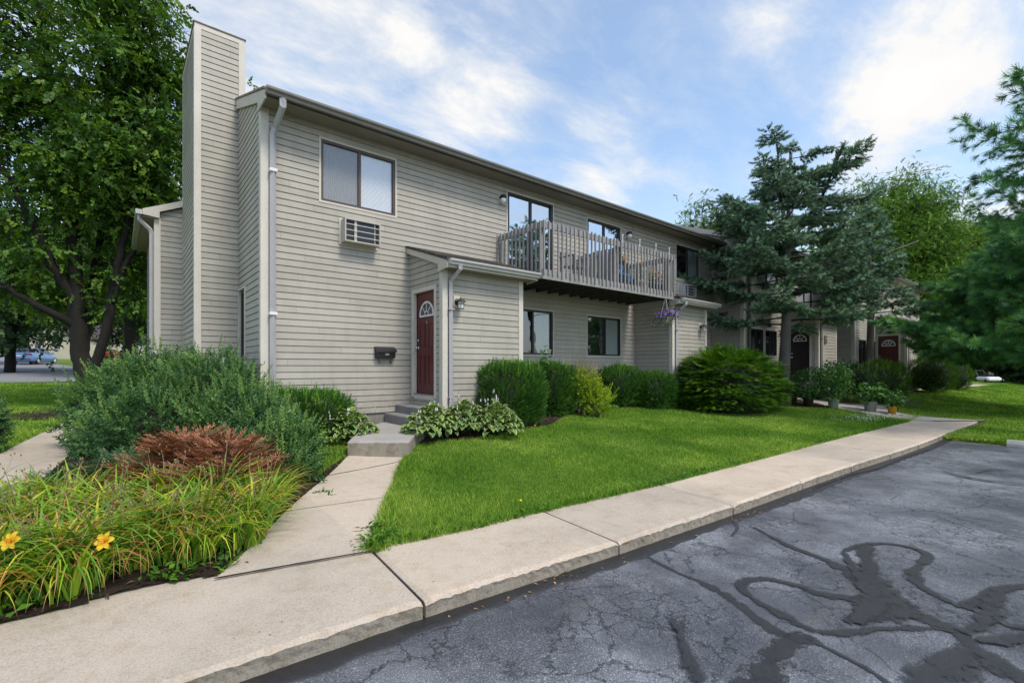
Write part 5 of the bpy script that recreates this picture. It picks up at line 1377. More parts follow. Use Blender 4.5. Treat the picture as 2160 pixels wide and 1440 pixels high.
M['spruce'] = leafmat('blue_spruce_needles', [(0, (0.025, 0.063, 0.034)), (0.35, (0.072, 0.144, 0.083)), (0.7, (0.162, 0.276, 0.164)), (1, (0.265, 0.409, 0.244))], .12, bigvar=.28, bigscale=1.4)
M['pine'] = leafmat('pine_needles', [(0, (0.036, 0.115, 0.043)), (0.45, (0.075, 0.223, 0.074)), (0.8, (0.148, 0.352, 0.108)), (1, (0.243, 0.489, 0.140))], .25, bigvar=.3, bigscale=.8)
M['maple'] = leafmat('broad_leaves', [(0, (0.033, 0.091, 0.015)), (0.45, (0.072, 0.168, 0.024)), (0.8, (0.136, 0.264, 0.034)), (1, (0.255, 0.380, 0.048))], .38, bigvar=.25, bigscale=.35)
M['maple_l'] = leafmat('light_broad_leaves', [(0, (0.051, 0.123, 0.020)), (0.5, (0.109, 0.227, 0.033)), (1, (0.218, 0.375, 0.055))], .38, bigvar=.3, bigscale=.3)
M['deepwood'] = leafmat('dark_broad_leaves', [(0, (0.015, 0.044, 0.014)), (0.5, (0.034, 0.085, 0.026)), (1, (0.085, 0.160, 0.043))], .2, bigvar=.35, bigscale=.25)
M['tomato'] = leafmat('potted_leaves', [(0, (0.028, 0.098, 0.027)), (0.5, (0.056, 0.167, 0.041)), (1, (0.135, 0.275, 0.054))], .3, bigvar=.3, bigscale=3)
M['bark'] = simple('dark_bark', (.016, .014, .012), .9, .3, 4, bmp=.8, bscale=14, stretch=(1, 1, .25), var2=.2)
M['bark_s'] = simple('spruce_bark', (.17, .15, .135), .9, .25, 5, bmp=.8, bscale=22, stretch=(1, 1, .5), var2=.25)
M['twig'] = simple('twig_bark', (.10, .075, .055), .9, .3, 6)
def hosta_extra(nt, c):
    a = nt.nodes.new('ShaderNodeAttribute'); a.attribute_name = 'edge'
    f = ramp(nt, [(.76, (0, 0, 0)), (.88, (1, 1, 1))], math_(nt, 'ADD', a.outputs['Fac'], math_(nt, 'MULTIPLY', math_(nt, 'SUBTRACT', noise(nt, 45, 3, .6, pos(nt)).outputs['Fac'], .5), .3)))
    return mixc(nt, c, (.62, .66, .36), f.outputs[0])
M['hosta'] = leafmat('variegated_leaves', [(0, (0.075, 0.182, 0.033)), (0.5, (0.135, 0.270, 0.044)), (1, (0.240, 0.378, 0.066))], .25, .42, hosta_extra, .15, .45)
def tip_extra(nt, c):
    a = nt.nodes.new('ShaderNodeAttribute'); a.attribute_name = 'tipc'
    f = ramp(nt, [(.80, (0, 0, 0)), (1.0, (1, 1, 1))], a.outputs['Fac'])
    return mixc(nt, c, (.50, .22, .08), f.outputs[0])
M['daylily'] = leafmat('strap_leaves', [(0, (0.083, 0.201, 0.020)), (0.35, (0.156, 0.330, 0.028)), (0.75, (0.331, 0.499, 0.035)), (0.95, (0.626, 0.644, 0.055)), (1, (0.883, 0.451, 0.088))], .32, .42, tip_extra, .2, .4, 2.2)
M['grassb'] = leafmat('grass_blades', [(0, (0.072, 0.184, 0.017)), (0.4, (0.137, 0.300, 0.026)), (0.75, (0.237, 0.417, 0.039)), (1, (0.459, 0.557, 0.106))], .35, .55, None, .95, .2, .7)
M['clover'] = leafmat('weed_leaves', [(0, (0.036, 0.121, 0.012)), (0.5, (0.072, 0.198, 0.020)), (1, (0.144, 0.297, 0.030))], .3)

def sprig(nl, L, ll, lw, ang=55, curl=.1, stem=.0035, tipbias=True):
    """stem of length L along +y with nl leaves spiralling up it"""
    vs = [(-stem, 0, 0), (stem, 0, 0), (stem * .5, L, curl * L), (-stem * .5, L, curl * L)]; fs = [(0, 1, 2, 3)]
    r = random.Random(3)
    for i in range(nl):
        t = (i + .6) / nl; y = L * t; z = curl * L * t * t; a = i * 2.4 + r.random() * .5; s = math.radians(ang) * (1 - .35 * t)
        d = np.array([math.cos(a) * math.sin(s), math.cos(s), math.sin(a) * math.sin(s)]); b = np.cross(d, (.2, .3, 1.)); b /= np.linalg.norm(b)
        l_ = ll * (1 - .3 * t) * r.uniform(.8, 1.2); p = np.array([0, y, z]); k = len(vs)
        vs += [p, p + d * l_ * .5 + b * lw / 2, p + d * l_, p + d * l_ * .5 - b * lw / 2]; fs.append((k, k + 1, k + 2, k + 3))
    return np.array(vs, float), np.array(fs)
def flatspray(n, L, ll, lw, droop=-.15, ang=40):
    """flat spray (yew, juniper): side shoots in a plane"""
    vs, fs = [(-.002, 0, 0), (.002, 0, 0), (.001, L, droop * L), (-.001, L, droop * L)], [(0, 1, 2, 3)]; r = random.Random(5)
    for i in range(n):
        t = (i + .5) / n; s_ = 1 if i % 2 else -1; a = math.radians(ang) * s_ * r.uniform(.7, 1.2)
        d = np.array([math.sin(a), math.cos(a), r.uniform(-.15, .25)]); b = np.array([math.cos(a), -math.sin(a), r.uniform(-.4, .4)])
        l_ = ll * r.uniform(.7, 1.2) * (1.15 - .5 * t); p = np.array([0, L * t, droop * L * t * t]); k = len(vs)
        vs += [p, p + d * l_ * .5 + b * lw / 2, p + d * l_, p + d * l_ * .5 - b * lw / 2]; fs.append((k, k + 1, k + 2, k + 3))
    return np.array(vs, float), np.array(fs)
def tuft(n, L, R, w, cone=.9):
    """bottlebrush of needles round a short twig along +y"""
    vs, fs = [], []; r = random.Random(11)
    for i in range(n):
        y = L * (i / n); a = i * 2.399; d = np.array([math.cos(a) * cone, .55 + .3 * r.random(), math.sin(a) * cone]); d /= np.linalg.norm(d); b = np.cross(d, (0, 1, 0)); b /= np.linalg.norm(b) + 1e-9
        p = np.array([0, y, 0]); k = len(vs); l_ = R * r.uniform(.8, 1.15)
        vs += [p - b * w / 2, p + b * w / 2, p + d * l_ + b * w * .25, p + d * l_ - b * w * .25]; fs.append((k, k + 1, k + 2, k + 3))
    return np.array(vs, float), np.array(fs)
def plant(name, label, cat, loc, group=None): return thing(name, label, cat, loc, group)
def shell(n, c, r, bump_=.12, freq=3.0, zmin=-.5, inner=.75, ph=0.0):
    """points in the outer layer of a lumpy ellipsoid, with outward normals"""
    u = unit(int(n * 2.2)); u = u[u[:, 2] > zmin][:n]
    rr = rng.uniform(inner, 1.0, len(u)) ** .7
    b = 1 + bump_ * (np.sin(u[:, 0] * freq * 2 + ph) * np.sin(u[:, 1] * freq * 2 + 1 + ph) + .6 * np.sin(u[:, 2] * freq * 3 + u[:, 0] * freq * 4 + ph))
    P = np.array(c) + u * np.array(r) * (rr * b)[:, None]
    Nn = u / np.array(r); Nn /= np.linalg.norm(Nn, axis=1, keepdims=True)
    return P, Nn, rr
def superbox(n, c, r, p=4.0, zmin=-1, jitter=.05, inner=.86):
    u = unit(n); q = (np.abs(u) ** p).sum(1) ** (-1 / p); P = u * q[:, None]; k = P[:, 2] > zmin; P, u = P[k], u[k]
    Nn = np.sign(P) * np.abs(P) ** (p - 1); Nn = Nn / np.linalg.norm(Nn, axis=1, keepdims=True)
    rr = rng.uniform(inner, 1.0, len(P)); lump = 1 + jitter * (np.sin(P[:, 0] * 5 + c[0] * 7) + np.sin(P[:, 2] * 7 + P[:, 1] * 6))
    return np.array(c) + P * np.array(r) * (rr * lump)[:, None], Nn, rr
def stems(parent, base, tips, m, r0=.012, name='stem', sag=0.0):
    mb = MB()
    for t in tips:
        b = np.array(base) + rng.normal(0, .04, 3) * np.array([1, 1, 0]); t = np.array(t); mid = (b + t) / 2 + np.array([0, 0, .12 * np.linalg.norm(t - b)]) + rng.normal(0, .04, 3)
        mb.tube([b, mid, t], [r0, r0 * .7, r0 * .3], 5)
    return mb.build(name, m, parent)

# ---- clipped yews
def clipped_yew(c, r, label, group, n=3600, tall=0, mat='yew', p=3.6, spr=None):
    z0 = float(gh(c[0], c[1])); c = (c[0], c[1], z0 + r[2] * .96)
    t = plant('yew_bush', label, 'bush', (c[0], c[1], z0), group)
    P, Nn, rr = superbox(n, c, r, p)
    D = Nn * .62 + np.array([0, 0, .62]) + rng.normal(0, .25, P.shape)
    T = spr or sprig(11, .12, .034, .010, 50, .05)
    S = rng.uniform(.75, 1.3, len(P))
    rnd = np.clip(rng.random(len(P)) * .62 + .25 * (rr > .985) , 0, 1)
    scatter('foliage', T[0], T[1], P, frames(D, rng.normal(size=P.shape)), S, M[mat], t, rnd)
    # long new shoots on the top
    k = int(n * .045) + tall; P2, N2, _ = superbox(k * 3, c, r, p, zmin=.55); P2 = P2[:k]; D2 = np.array([0, 0, 1.0]) + rng.normal(0, .16, P2.shape)
    T2 = sprig(15, .20, .028, .011, 42, .02)
    if len(P2): scatter('new_shoots', T2[0], T2[1], P2, frames(D2, rng.normal(size=P2.shape)), rng.uniform(.5, 1.25, len(P2)), M[mat], t, rng.uniform(.65, 1.0, len(P2)))
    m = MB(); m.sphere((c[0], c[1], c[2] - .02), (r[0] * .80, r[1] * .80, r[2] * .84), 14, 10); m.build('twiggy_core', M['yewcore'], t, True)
    m = MB(); m.tube([(c[0], c[1], z0 - .05), (c[0] + .02, c[1], c[2])], [.04, .025], 7); m.build('trunk', M['twig'], t)
    return t
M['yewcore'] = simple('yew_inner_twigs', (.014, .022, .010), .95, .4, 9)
def gpx(px, s, py=None): 
    p = at(px, 800, s); return p[0], p[1]
gy_ = 'clipped yews in front of the building'
clipped_yew(gpx(1078, 9.5), (.60, .50, .58), 'tall boxy clipped yew with bright upright shoots behind the right hostas', gy_, 5200, 90)
clipped_yew(gpx(1163, 11.0), (.50, .46, .56), 'second clipped yew from the hostas, left of the golden shrub', gy_, 4200, 60)
clipped_yew(gpx(1307, 13.4), (.58, .52, .52), 'rounded dark yew just right of the golden shrub', gy_, 3600, 40)
clipped_yew(gpx(1384, 13.3), (.50, .44, .46), 'small dark yew beside the big spreading yew', gy_, 3000, 30)
clipped_yew(gpx(636, 7.95), (.76, .52, .40), 'broad dark green yew against the wall left of the red door', gy_, 4600, 60, p=2.8)
clipped_yew(gpx(1857, 17.6), (.85, .80, .78), 'rounded bright yew behind the potted plants', gy_, 3600, 0, 'yew_b', 2.5)
clipped_yew(gpx(1962, 22.0), (.98, .9, .82), 'dome shaped yew before the far entry bays', gy_, 3600, 0, 'yew_b', 2.4)
clipped_yew(gpx(2012, 24.5), (.62, .7, .74), 'last clipped yew at the right end of the row', gy_, 2400, 0, 'yew_b', 2.4)

# ---- big spreading yew, foliage in shelves
def shelf_bush(c, r, label, npad, mat, T, perpad, padr, droop=.05, flat=.30, zmin=-.35, name='spreading_yew', bump_=.08, topflat=None):
    z0 = float(gh(c[0], c[1])); cz = z0 + r[2] * .32; t = plant(name, label, 'bush', (c[0], c[1], z0))
    C_, Nn, rr = superbox(npad, (c[0], c[1], cz), (r[0], r[1], r[2] * .68), 2.7, zmin, .045, .90); npad = len(C_)
    P = np.repeat(C_, perpad, 0); NN = np.repeat(Nn, perpad, 0)
    out = NN.copy(); out[:, 2] *= .35; out /= np.linalg.norm(out, axis=1, keepdims=True)
    side = np.cross(out, [0, 0, 1.]); side /= np.linalg.norm(side, axis=1, keepdims=True) + 1e-9
    P = P + side * rng.normal(0, padr, (len(P), 1)) + out * rng.uniform(-padr * 1.6, padr * .4, (len(P), 1)) + np.array([0, 0, 1.]) * rng.normal(0, padr * flat * .5, (len(P), 1))
    D = out * .9 + side * rng.normal(0, .45, (len(P), 1)) + np.array([0, 0, .02 - droop]) + rng.normal(0, .14, P.shape)
    rnd = np.clip(np.repeat(rng.random(npad)[:len(C_)], perpad) * .35 + rng.random(len(P)) * .55, 0, 1)
    P[:, 2] = np.maximum(P[:, 2], z0 + .03)
    scatter('foliage', T[0], T[1], P, frames(D, np.array([0, 0, 1.]) + rng.normal(0, .25, P.shape)), rng.uniform(.75, 1.25, len(P)), M[mat], t, rnd)
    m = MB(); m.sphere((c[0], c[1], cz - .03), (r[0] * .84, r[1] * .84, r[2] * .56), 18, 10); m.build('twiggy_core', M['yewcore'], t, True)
    return t
TY = flatspray(11, .20, .065, .018, -.12)
cb = gpx(1543, 14.0)
shelf_bush(cb, (2.0, 1.15, 1.66), 'large spreading yew with bright green tips under the spruce', 900, 'yew_b', TY, 20, .12)

# ---- willow-leaved shrub, large, in front of the corner
TW = sprig(14, .17, .050, .024, 62, .12)
TW2 = sprig(22, .28, .038, .016, 56, .06)
def shrub(name, label, clumps, nper, T, mat, T2=None, nshoot=0, base=None, group=None, up=.55, core=.6, stemn=18, coremat='yewcore', zmin=-.7):
    b = base if base is not None else clumps[0][0]; z0 = float(gh(b[0], b[1])); t = plant(name, label, 'shrub', (b[0], b[1], z0), group)
    PP, DD, RR = [], [], []
    for i, (c, r) in enumerate(clumps):
        P, Nn, rr = shell(int(nper * r[0] * r[2] / .5), c, r, .16, 2.6, zmin, .45, i * 1.7)
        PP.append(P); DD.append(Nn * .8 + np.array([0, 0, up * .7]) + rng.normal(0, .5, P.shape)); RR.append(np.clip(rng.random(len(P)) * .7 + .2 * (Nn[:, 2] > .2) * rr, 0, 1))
    P, D, R_ = np.concatenate(PP), np.concatenate(DD), np.concatenate(RR); g = gh(P[:, 0], P[:, 1]); k = P[:, 2] > g + .01; P, D, R_ = P[k], D[k], R_[k]
    scatter('foliage', T[0], T[1], P, frames(D, rng.normal(size=P.shape)), rng.uniform(.7, 1.25, len(P)), M[mat], t, R_)
    if T2 is not None and nshoot:
        PP, DD = [], []
        for i, (c, r) in enumerate(clumps):
            P, Nn, rr = shell(nshoot, c, r, .16, 2.6, -.1, .88, i * 1.7); PP.append(P); DD.append(Nn * .5 + np.array([0, 0, .75]) + rng.normal(0, .2, P.shape))
        P, D = np.concatenate(PP), np.concatenate(DD)
        scatter('new_shoots', T2[0], T2[1], P, frames(D, rng.normal(size=P.shape)), rng.uniform(.6, 1.2, len(P)), M[mat], t, rng.uniform(.5, 1.0, len(P)))
    tips = [np.array(c) + u * np.array(r) * .8 for (c, r) in clumps for u in unit(stemn) if u[2] > -.4]
    m = MB()
    for (c, r) in clumps:
        zb = float(gh(c[0], c[1]))
        for u in unit(stemn):
            if u[2] < -.3: continue
            tip = np.array(c) + u * np.array(r) * rng.uniform(.7, .98); bb = np.array([c[0] + rng.normal(0, .06), c[1] + rng.normal(0, .06), zb - .02]); mid = (bb + tip) / 2 + rng.normal(0, .05, 3) + np.array([0, 0, .05])
            m.tube([bb, mid, tip], [.011, .008, .003], 5)
    m.build('stem', M['twig'], t)
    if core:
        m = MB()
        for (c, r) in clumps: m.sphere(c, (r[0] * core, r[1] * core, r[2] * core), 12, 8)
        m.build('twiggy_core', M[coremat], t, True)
    return t
def cl(px, py, s, r): return (tuple(at(px, py, s)), r)
shrub('large_shrub', 'big loose grey-green shrub covering the corner of the building by the side walk', [cl(262, 868, 8.3, (.74, .74, .72)), cl(335, 838, 8.0, (.85, .8, .78)), cl(440, 850, 7.6, (.78, .75, .76)), cl(245, 935, 7.6, (.52, .5, .46)), cl(350, 905, 6.9, (.80, .6, .58)), cl(500, 900, 6.8, (.62, .55, .58)), cl(560, 925, 6.5, (.42, .42, .46))], 1250, TW, 'willow', TW2, 95, core=.55)
shrub('low_shrub', 'low bluish-green shrub leaning over the front walk beside the brown juniper', [cl(590, 960, 5.9, (.32, .32, .36)), cl(625, 945, 6.0, (.22, .22, .26)), cl(615, 995, 5.6, (.22, .22, .19)), cl(570, 1000, 5.6, (.24, .24, .24))], 2600, TW, 'willow', TW2, 40, core=.5)
# left edge sprays
shrub('edge_shrub', 'green shrub just entering the picture at the left edge beside the side walk', [cl(-60, 900, 7.4, (.40, .4, .5))], 1500, TW, 'willow', TW2, 30, core=.5)
# golden shrub with bare twigs
gp = at(1232, 822, 11.2)
t = shrub('golden_shrub', 'yellow-green golden shrub between the clipped yews under the window', [(tuple(gp + np.array([0, 0, -.05])), (.38, .32, .48)), (tuple(gp + np.array([.12, -.30, -.26])), (.34, .28, .30)), (tuple(gp + np.array([-.12, -.05, .12])), (.30, .26, .30))], 900, sprig(13, .16, .048, .030, 65), 'gold', sprig(18, .3, .036, .02, 60), 16, core=0, zmin=-.9)
m = MB()
for i in range(150):
    b = gp + rng.normal(0, .10, 3) * np.array([1, 1, .3]); d = np.array([rng.normal(0, .35), rng.normal(0, .3), 1.0]); L = rng.uniform(.35, .85); d /= np.linalg.norm(d)
    tip = b + d * L; m.tube([b, b + d * L * .5 + rng.normal(0, .02, 3), tip], [.004, .003, .001], 4)
    for k in range(3): q = b + d * L * rng.uniform(.5, .95); m.tube([q, q + (d + rng.normal(0, .5, 3)) * .10], [.002, .0008], 3)
m.build('bare_twig', simple('bare_twigs', (.22, .15, .11), .9, .2, 9), t)
# tall weed sprout before the left lower window
w = at(1150, 770, 10.4); t = plant('tall_weed', 'single tall leafy weed rising above the yews before the lower left window', 'weed', (w[0], w[1], float(gh(w[0], w[1]))))
m = MB(); z0 = float(gh(w[0], w[1])); m.tube([(w[0], w[1], z0), (w[0] + .01, w[1], w[2]), (w[0] - .02, w[1] - .02, w[2] + .42)], [.008, .006, .003], 6); m.build('stem', M['tomato'], t)
P = np.array([[w[0] + rng.normal(0, .05), w[1] + rng.normal(0, .04), w[2] - .1 + .52 * i / 22] for i in range(22)]); leaves('leaf', P, .14, .75, M['tomato'], t, D=rng.normal(0, 1, (22, 3)) * np.array([1, 1, .3]), up=.4)

# ---- junipers in the left bed
TJ = flatspray(13, .26, .075, .012, .10, 24)
def juniper(label, pads, npp, mat, T, tilt=.35, name='juniper', hl=1.0):
    b = pads[0][0]; t = plant(name, label, 'juniper', (b[0], b[1], float(gh(b[0], b[1]))), None)
    PP, DD, RR = [], [], []
    for (c, r) in pads:
        k = int(npp * r[0] * r[1] / .1); u = rng.normal(0, 1, (k, 3)); u /= np.linalg.norm(u, axis=1, keepdims=True); u[:, 2] = np.abs(u[:, 2]); q = rng.uniform(.35, 1, k) ** .5
        P = np.array(c) + u * np.array(r) * q[:, None]; PP.append(P)
        o = u.copy(); o[:, 2] = 0; o /= np.linalg.norm(o, axis=1, keepdims=True) + 1e-6
        sector = np.floor(np.arctan2(u[:, 1], u[:, 0]) * 2.2 + u[:, 2] * 4)
        hsh = np.sin(sector * 12.98 + c[0] * 7) * .5
        o = np.stack([o[:, 0] * np.cos(hsh) - o[:, 1] * np.sin(hsh), o[:, 0] * np.sin(hsh) + o[:, 1] * np.cos(hsh), o[:, 2]], 1)
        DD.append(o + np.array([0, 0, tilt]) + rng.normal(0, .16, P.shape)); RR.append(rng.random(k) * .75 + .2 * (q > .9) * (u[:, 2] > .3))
    P, D, R_ = np.concatenate(PP), np.concatenate(DD), np.concatenate(RR)
    scatter('foliage', T[0], T[1], P, frames(D, np.array([0, 0, 1.]) + rng.normal(0, .4, P.shape)), rng.uniform(.6, 1.2, len(P)), M[mat], t, R_)
    m = MB()
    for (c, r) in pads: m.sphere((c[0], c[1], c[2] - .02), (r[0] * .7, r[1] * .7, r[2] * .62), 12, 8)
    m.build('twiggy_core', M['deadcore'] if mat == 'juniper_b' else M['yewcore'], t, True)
    m = MB()
    for (c, r) in pads:
        for u in unit(26):
            tip = np.array(c) + np.array([u[0] * r[0], u[1] * r[1], abs(u[2]) * r[2]]) * 1.0; m.tube([(c[0], c[1], c[2] - .1), (np.array(c) + tip) / 2 + rng.normal(0, .03, 3), tip], [.008, .005, .002], 4)
    m.build('stem', M['twig'], t)
    return t
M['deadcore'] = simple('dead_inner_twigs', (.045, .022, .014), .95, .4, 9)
juniper('mostly dead rust-brown juniper mound behind the daylilies', [cl(395, 965, 5.35, (.34, .34, .24)), cl(480, 980, 5.2, (.32, .30, .24)), cl(515, 1010, 4.95, (.20, .20, .18)), cl(330, 1015, 5.2, (.26, .28, .18)), cl(440, 1030, 4.8, (.34, .30, .18)), cl(530, 1060, 4.7, (.13, .14, .14))], 330, 'juniper_b', TJ, .34, hl=1)
juniper('low green juniper with brown patches beside the side walk', [cl(190, 1035, 5.5, (.36, .36, .20)), cl(260, 1000, 5.7, (.30, .3, .20)), cl(120, 1045, 5.6, (.24, .26, .16)), cl(470, 950, 5.7, (.26, .2, .16))], 220, 'juniper_g', TJ, .40)
mixp = [cl(130, 1055, 5.35, (.16, .16, .13)), cl(225, 1035, 5.15, (.15, .15, .13))]
juniper('small reddish brown dead juniper patch at the left end of the bed', mixp, 110, 'juniper_b', TJ, .4)

# ---- daylilies
def strap(L, w, arch, seg=7):
    """a strap leaf rising and arching over, unit: along y outward, z up"""
    vs, e = [], []
    ang = math.radians(80); x = 0; y = 0; z = 0
    for i in range(seg + 1):
        t = i / seg; ww = w * (1 - t ** 2.2) * (.65 + .6 * math.sin(math.pi * min(1, t + .25))) * .5 + .0004
        vs += [(-ww, y, z + ww * .7), (0, y, z - .0), (ww, y, z + ww * .7)]; e += [t, t, t]
        a = ang - arch * (t ** 1.25); y += math.cos(a) * L / seg; z += math.sin(a) * L / seg
    fs = []
    for i in range(seg): fs += [(3 * i, 3 * i + 1, 3 * i + 4, 3 * i + 3), (3 * i + 1, 3 * i + 2, 3 * i + 5, 3 * i + 4)]
    return np.array(vs), np.array(fs), np.array(e)
ST = [strap(1, .031, a) for a in (1.5, 2.1, 2.6, 3.1)]
def daylily(cx, cy, n, L, spread, label):
    z0 = float(gh(cx, cy)); t = plant('daylily', label, 'daylily', (cx, cy, z0), 'daylily clumps at the front of the left bed')
    for k, (tv, tf, te) in enumerate(ST):
        m_ = int(n * (.22, .33, .28, .17)[k]); a = rng.uniform(0, 2 * math.pi, m_); r_ = rng.uniform(0, .09, m_) * spread; P = np.stack([cx + np.cos(a) * r_, cy + np.sin(a) * r_, np.full(m_, z0 - .01)], 1)
        b = a + rng.normal(0, .5, m_); lean = rng.uniform(-.25, .25, m_)
        Fm = np.zeros((m_, 3, 3)); Fm[:, :, 1] = np.stack([np.cos(b), np.sin(b), lean * 0], 1); Fm[:, :, 2] = np.stack([lean * .6 * np.cos(b + 1.6), lean * .6 * np.sin(b + 1.6), np.ones(m_)], 1); Fm[:, :, 0] = np.cross(Fm[:, :, 1], Fm[:, :, 2])
        S = L * rng.uniform(.6, 1.15, m_); rnd = rng.random(m_) ** 1.15
        dead = rng.random(m_)[:, None] * np.ones((1, len(tv))); tip = (te[None] + (dead - .55) * .66)
        V = np.einsum('nij,nkj->nki', Fm, tv[None] * S[:, None, None]) + P[:, None, :]
        gz = gh(V[..., 0], V[..., 1]) + .012; low = V[..., 2] < gz; V[..., 2] = np.where(low, gz + .03 * rng.random(gz.shape) * 0 + .004, V[..., 2])
        Fs = (tf[None] + (np.arange(m_) * len(tv))[:, None, None]).reshape(-1, 4)
        obj_np('leaf_blades', V.reshape(-1, 3), Fs, M['daylily'], t, {'rnd': np.repeat(rnd, len(tv)), 'tipc': tip.ravel()})
    # spent flower stalks
    m = MB()
    for i in range(5):
        b = np.array([cx, cy, z0]) + rng.normal(0, .05, 3) * np.array([1, 1, 0]); d = np.array([rng.normal(0, .22), rng.normal(0, .22), 1]); tip = b + d * L * rng.uniform(.65, .95)
        m.tube([b, (b + tip) / 2 + rng.normal(0, .015, 3), tip], [.004, .003, .002], 4)
        for k in range(3): e = tip + rng.normal(0, .018, 3) ; m.sphere(e, (.006, .006, .012), 6, 4)
    m.build('flower_stalk', M['stalk'], t)
    return t, z0
M['stalk'] = simple('dry_stalk', (.26, .20, .10), .8, .3, 9)
DL = [(-30, 1290, 80, .46, 'daylily clump drooping over the sidewalk at the lower left corner'), (-90, 1200, 80, .48, 'daylily clump just outside the left edge, its leaves reaching in'),   # px, py of the crown on the ground, count, length
 (90, 1240, 100, .50, 'daylily clump nearest the lower left corner of the bed'), (215, 1205, 110, .50, 'daylily clump carrying the open yellow flower near the bare mulch'),
 (20, 1175, 95, .50, 'daylily clump under the left yellow flower'), (130, 1150, 95, .50, 'daylily clump in the middle of the left part of the bed'),
 (330, 1160, 100, .50, 'daylily clump with the orange buds'), (250, 1110, 90, .48, 'daylily clump behind the open yellow flower'),
 (60, 1100, 85, .48, 'daylily clump by the side walk in front of the small brown juniper'), (160, 1085, 85, .46, 'daylily clump before the green juniper'),
 (420, 1140, 100, .50, 'daylily clump above the leafy weeds by the joint'), (350, 1090, 95, .50, 'daylily clump in front of the brown juniper, left of centre'),
 (450, 1085, 100, .52, 'daylily clump in front of the brown juniper, centre'), (530, 1110, 95, .46, 'yellowing daylily clump nearest the front walk'),
 (505, 1150, 75, .38, 'short daylily clump spilling over the edge of the front walk'), (-40, 1260, 85, .50, 'daylily clump cut by the left edge of the picture'),
 (560, 1070, 70, .40, 'daylily clump between brown juniper and front walk'), (-60, 1130, 80, .48, 'daylily clump at the left edge by the side walk')]
DL += [(405, 1182, 80, .40, 'daylily clump among the leafy weeds'), (150, 1252, 85, .44, 'daylily clump leaning over the bare mulch'), (300, 1195, 80, .42, 'daylily clump at the back of the bare mulch')]
for (px, py, n, L, lb) in DL:
    p = onG(px, py); daylily(p[0], p[1], int(n * 1.9), L * 1.42, 2.0, lb)
def lily_flower(px, py, s, face, label, col='yellowpetal', R=.050):
    c = at(px, py, s); t = plant('daylily_flower', label, 'flower', tuple(c), 'yellow daylily blooms')
    n = np.array(face, float); n /= np.linalg.norm(n); a = np.cross(n, (0, .1, 1)); a /= np.linalg.norm(a); b = np.cross(n, a); vs, fs = [], []
    for k in range(6):
        th = 2 * math.pi * k / 6 + .2; d = a * math.cos(th) + b * math.sin(th); s_ = -a * math.sin(th) + b * math.cos(th); w = .40 if k % 2 else .30; i0 = len(vs)
        for (q, h, ww) in ((0, -.55, .06), (.35, -.12, w * .7), (.7, .10, w), (.95, .08, w * .7), (1.12, -.04, .05)):
            c0 = c + d * R * q + n * R * h; rf_ = rng.normal(0, .05, 2); vs += [c0 - s_ * R * ww + n * R * (.10 + rf_[0]), c0 - n * R * .02, c0 + s_ * R * ww + n * R * (.10 + rf_[1])]
        for i in range(4): fs += [(i0 + 3 * i, i0 + 3 * i + 1, i0 + 3 * i + 4, i0 + 3 * i + 3), (i0 + 3 * i + 1, i0 + 3 * i + 2, i0 + 3 * i + 5, i0 + 3 * i + 4)]
    obj_np('petals', vs, fs, M[col], t, {'rnd': np.full(len(vs), .6)}, smooth=True)
    m = MB()
    for k in range(6): th = k * 1.05; q = c - n * R * .3; m.tube([q, q + n * R * .6 + (a * math.cos(th) + b * math.sin(th)) * R * .22], [.0016, .001], 4); m.sphere(q + n * R * .62 + (a * math.cos(th) + b * math.sin(th)) * R * .23, .003, 6, 4)
    m.build('stamens', M['orangepetal'], t)
    g = float(gh(c[0], c[1])); m = MB(); e = c - n * R * .5; m.tube([(c[0] + .30, c[1] + .48, g + .02), (c[0] + .17, c[1] + .27, g * .45 + c[2] * .55), (c[0] + .06, c[1] + .09, c[2] - .05), tuple(e)], [.005, .004, .0035, .003], 6); m.build('stem', M['clover'], t)
F3 = -np.array([CF, SF, 0])
lily_flower(22, 1141, 2.80, F3 + np.array([.1, 0, .55]), 'open yellow daylily flower at the left edge')
lily_flower(220, 1141, 2.88, F3 + np.array([.1, 0, .45]), 'open yellow daylily flower in the middle of the daylily bed')
for (px, py, s, lb) in ((334, 1141, 3.5, 'upper orange daylily bud right of the yellow flowers'), (354, 1157, 3.48, 'lower orange daylily bud right of the yellow flowers')):
    c = at(px, py, s); m = MB(); m.lathe([(.003, -.03), (.008, -.015), (.012, .004), (.009, .02), (.002, .03)], (0, 0, 0), 10); m.xf(lambda q: (c[0] + q[0] + q[2] * .5, c[1] + q[1], c[2] + q[2] * .8)); tb = plant('daylily_bud', lb, 'flower bud', tuple(c), 'orange daylily buds'); m.build('bud', M['orangebud'] if 'orangebud' in M else simple('orange_bud', (.80, .17, .01), .5), tb, True)
    m = MB(); m.tube([(c[0] - .04, c[1] + .03, float(gh(c[0], c[1]))), (c[0] - .02, c[1], c[2] - .12), (c[0] - .012, c[1], c[2] - .02)], .003, 5); m.build('stem', M['clover'], tb)

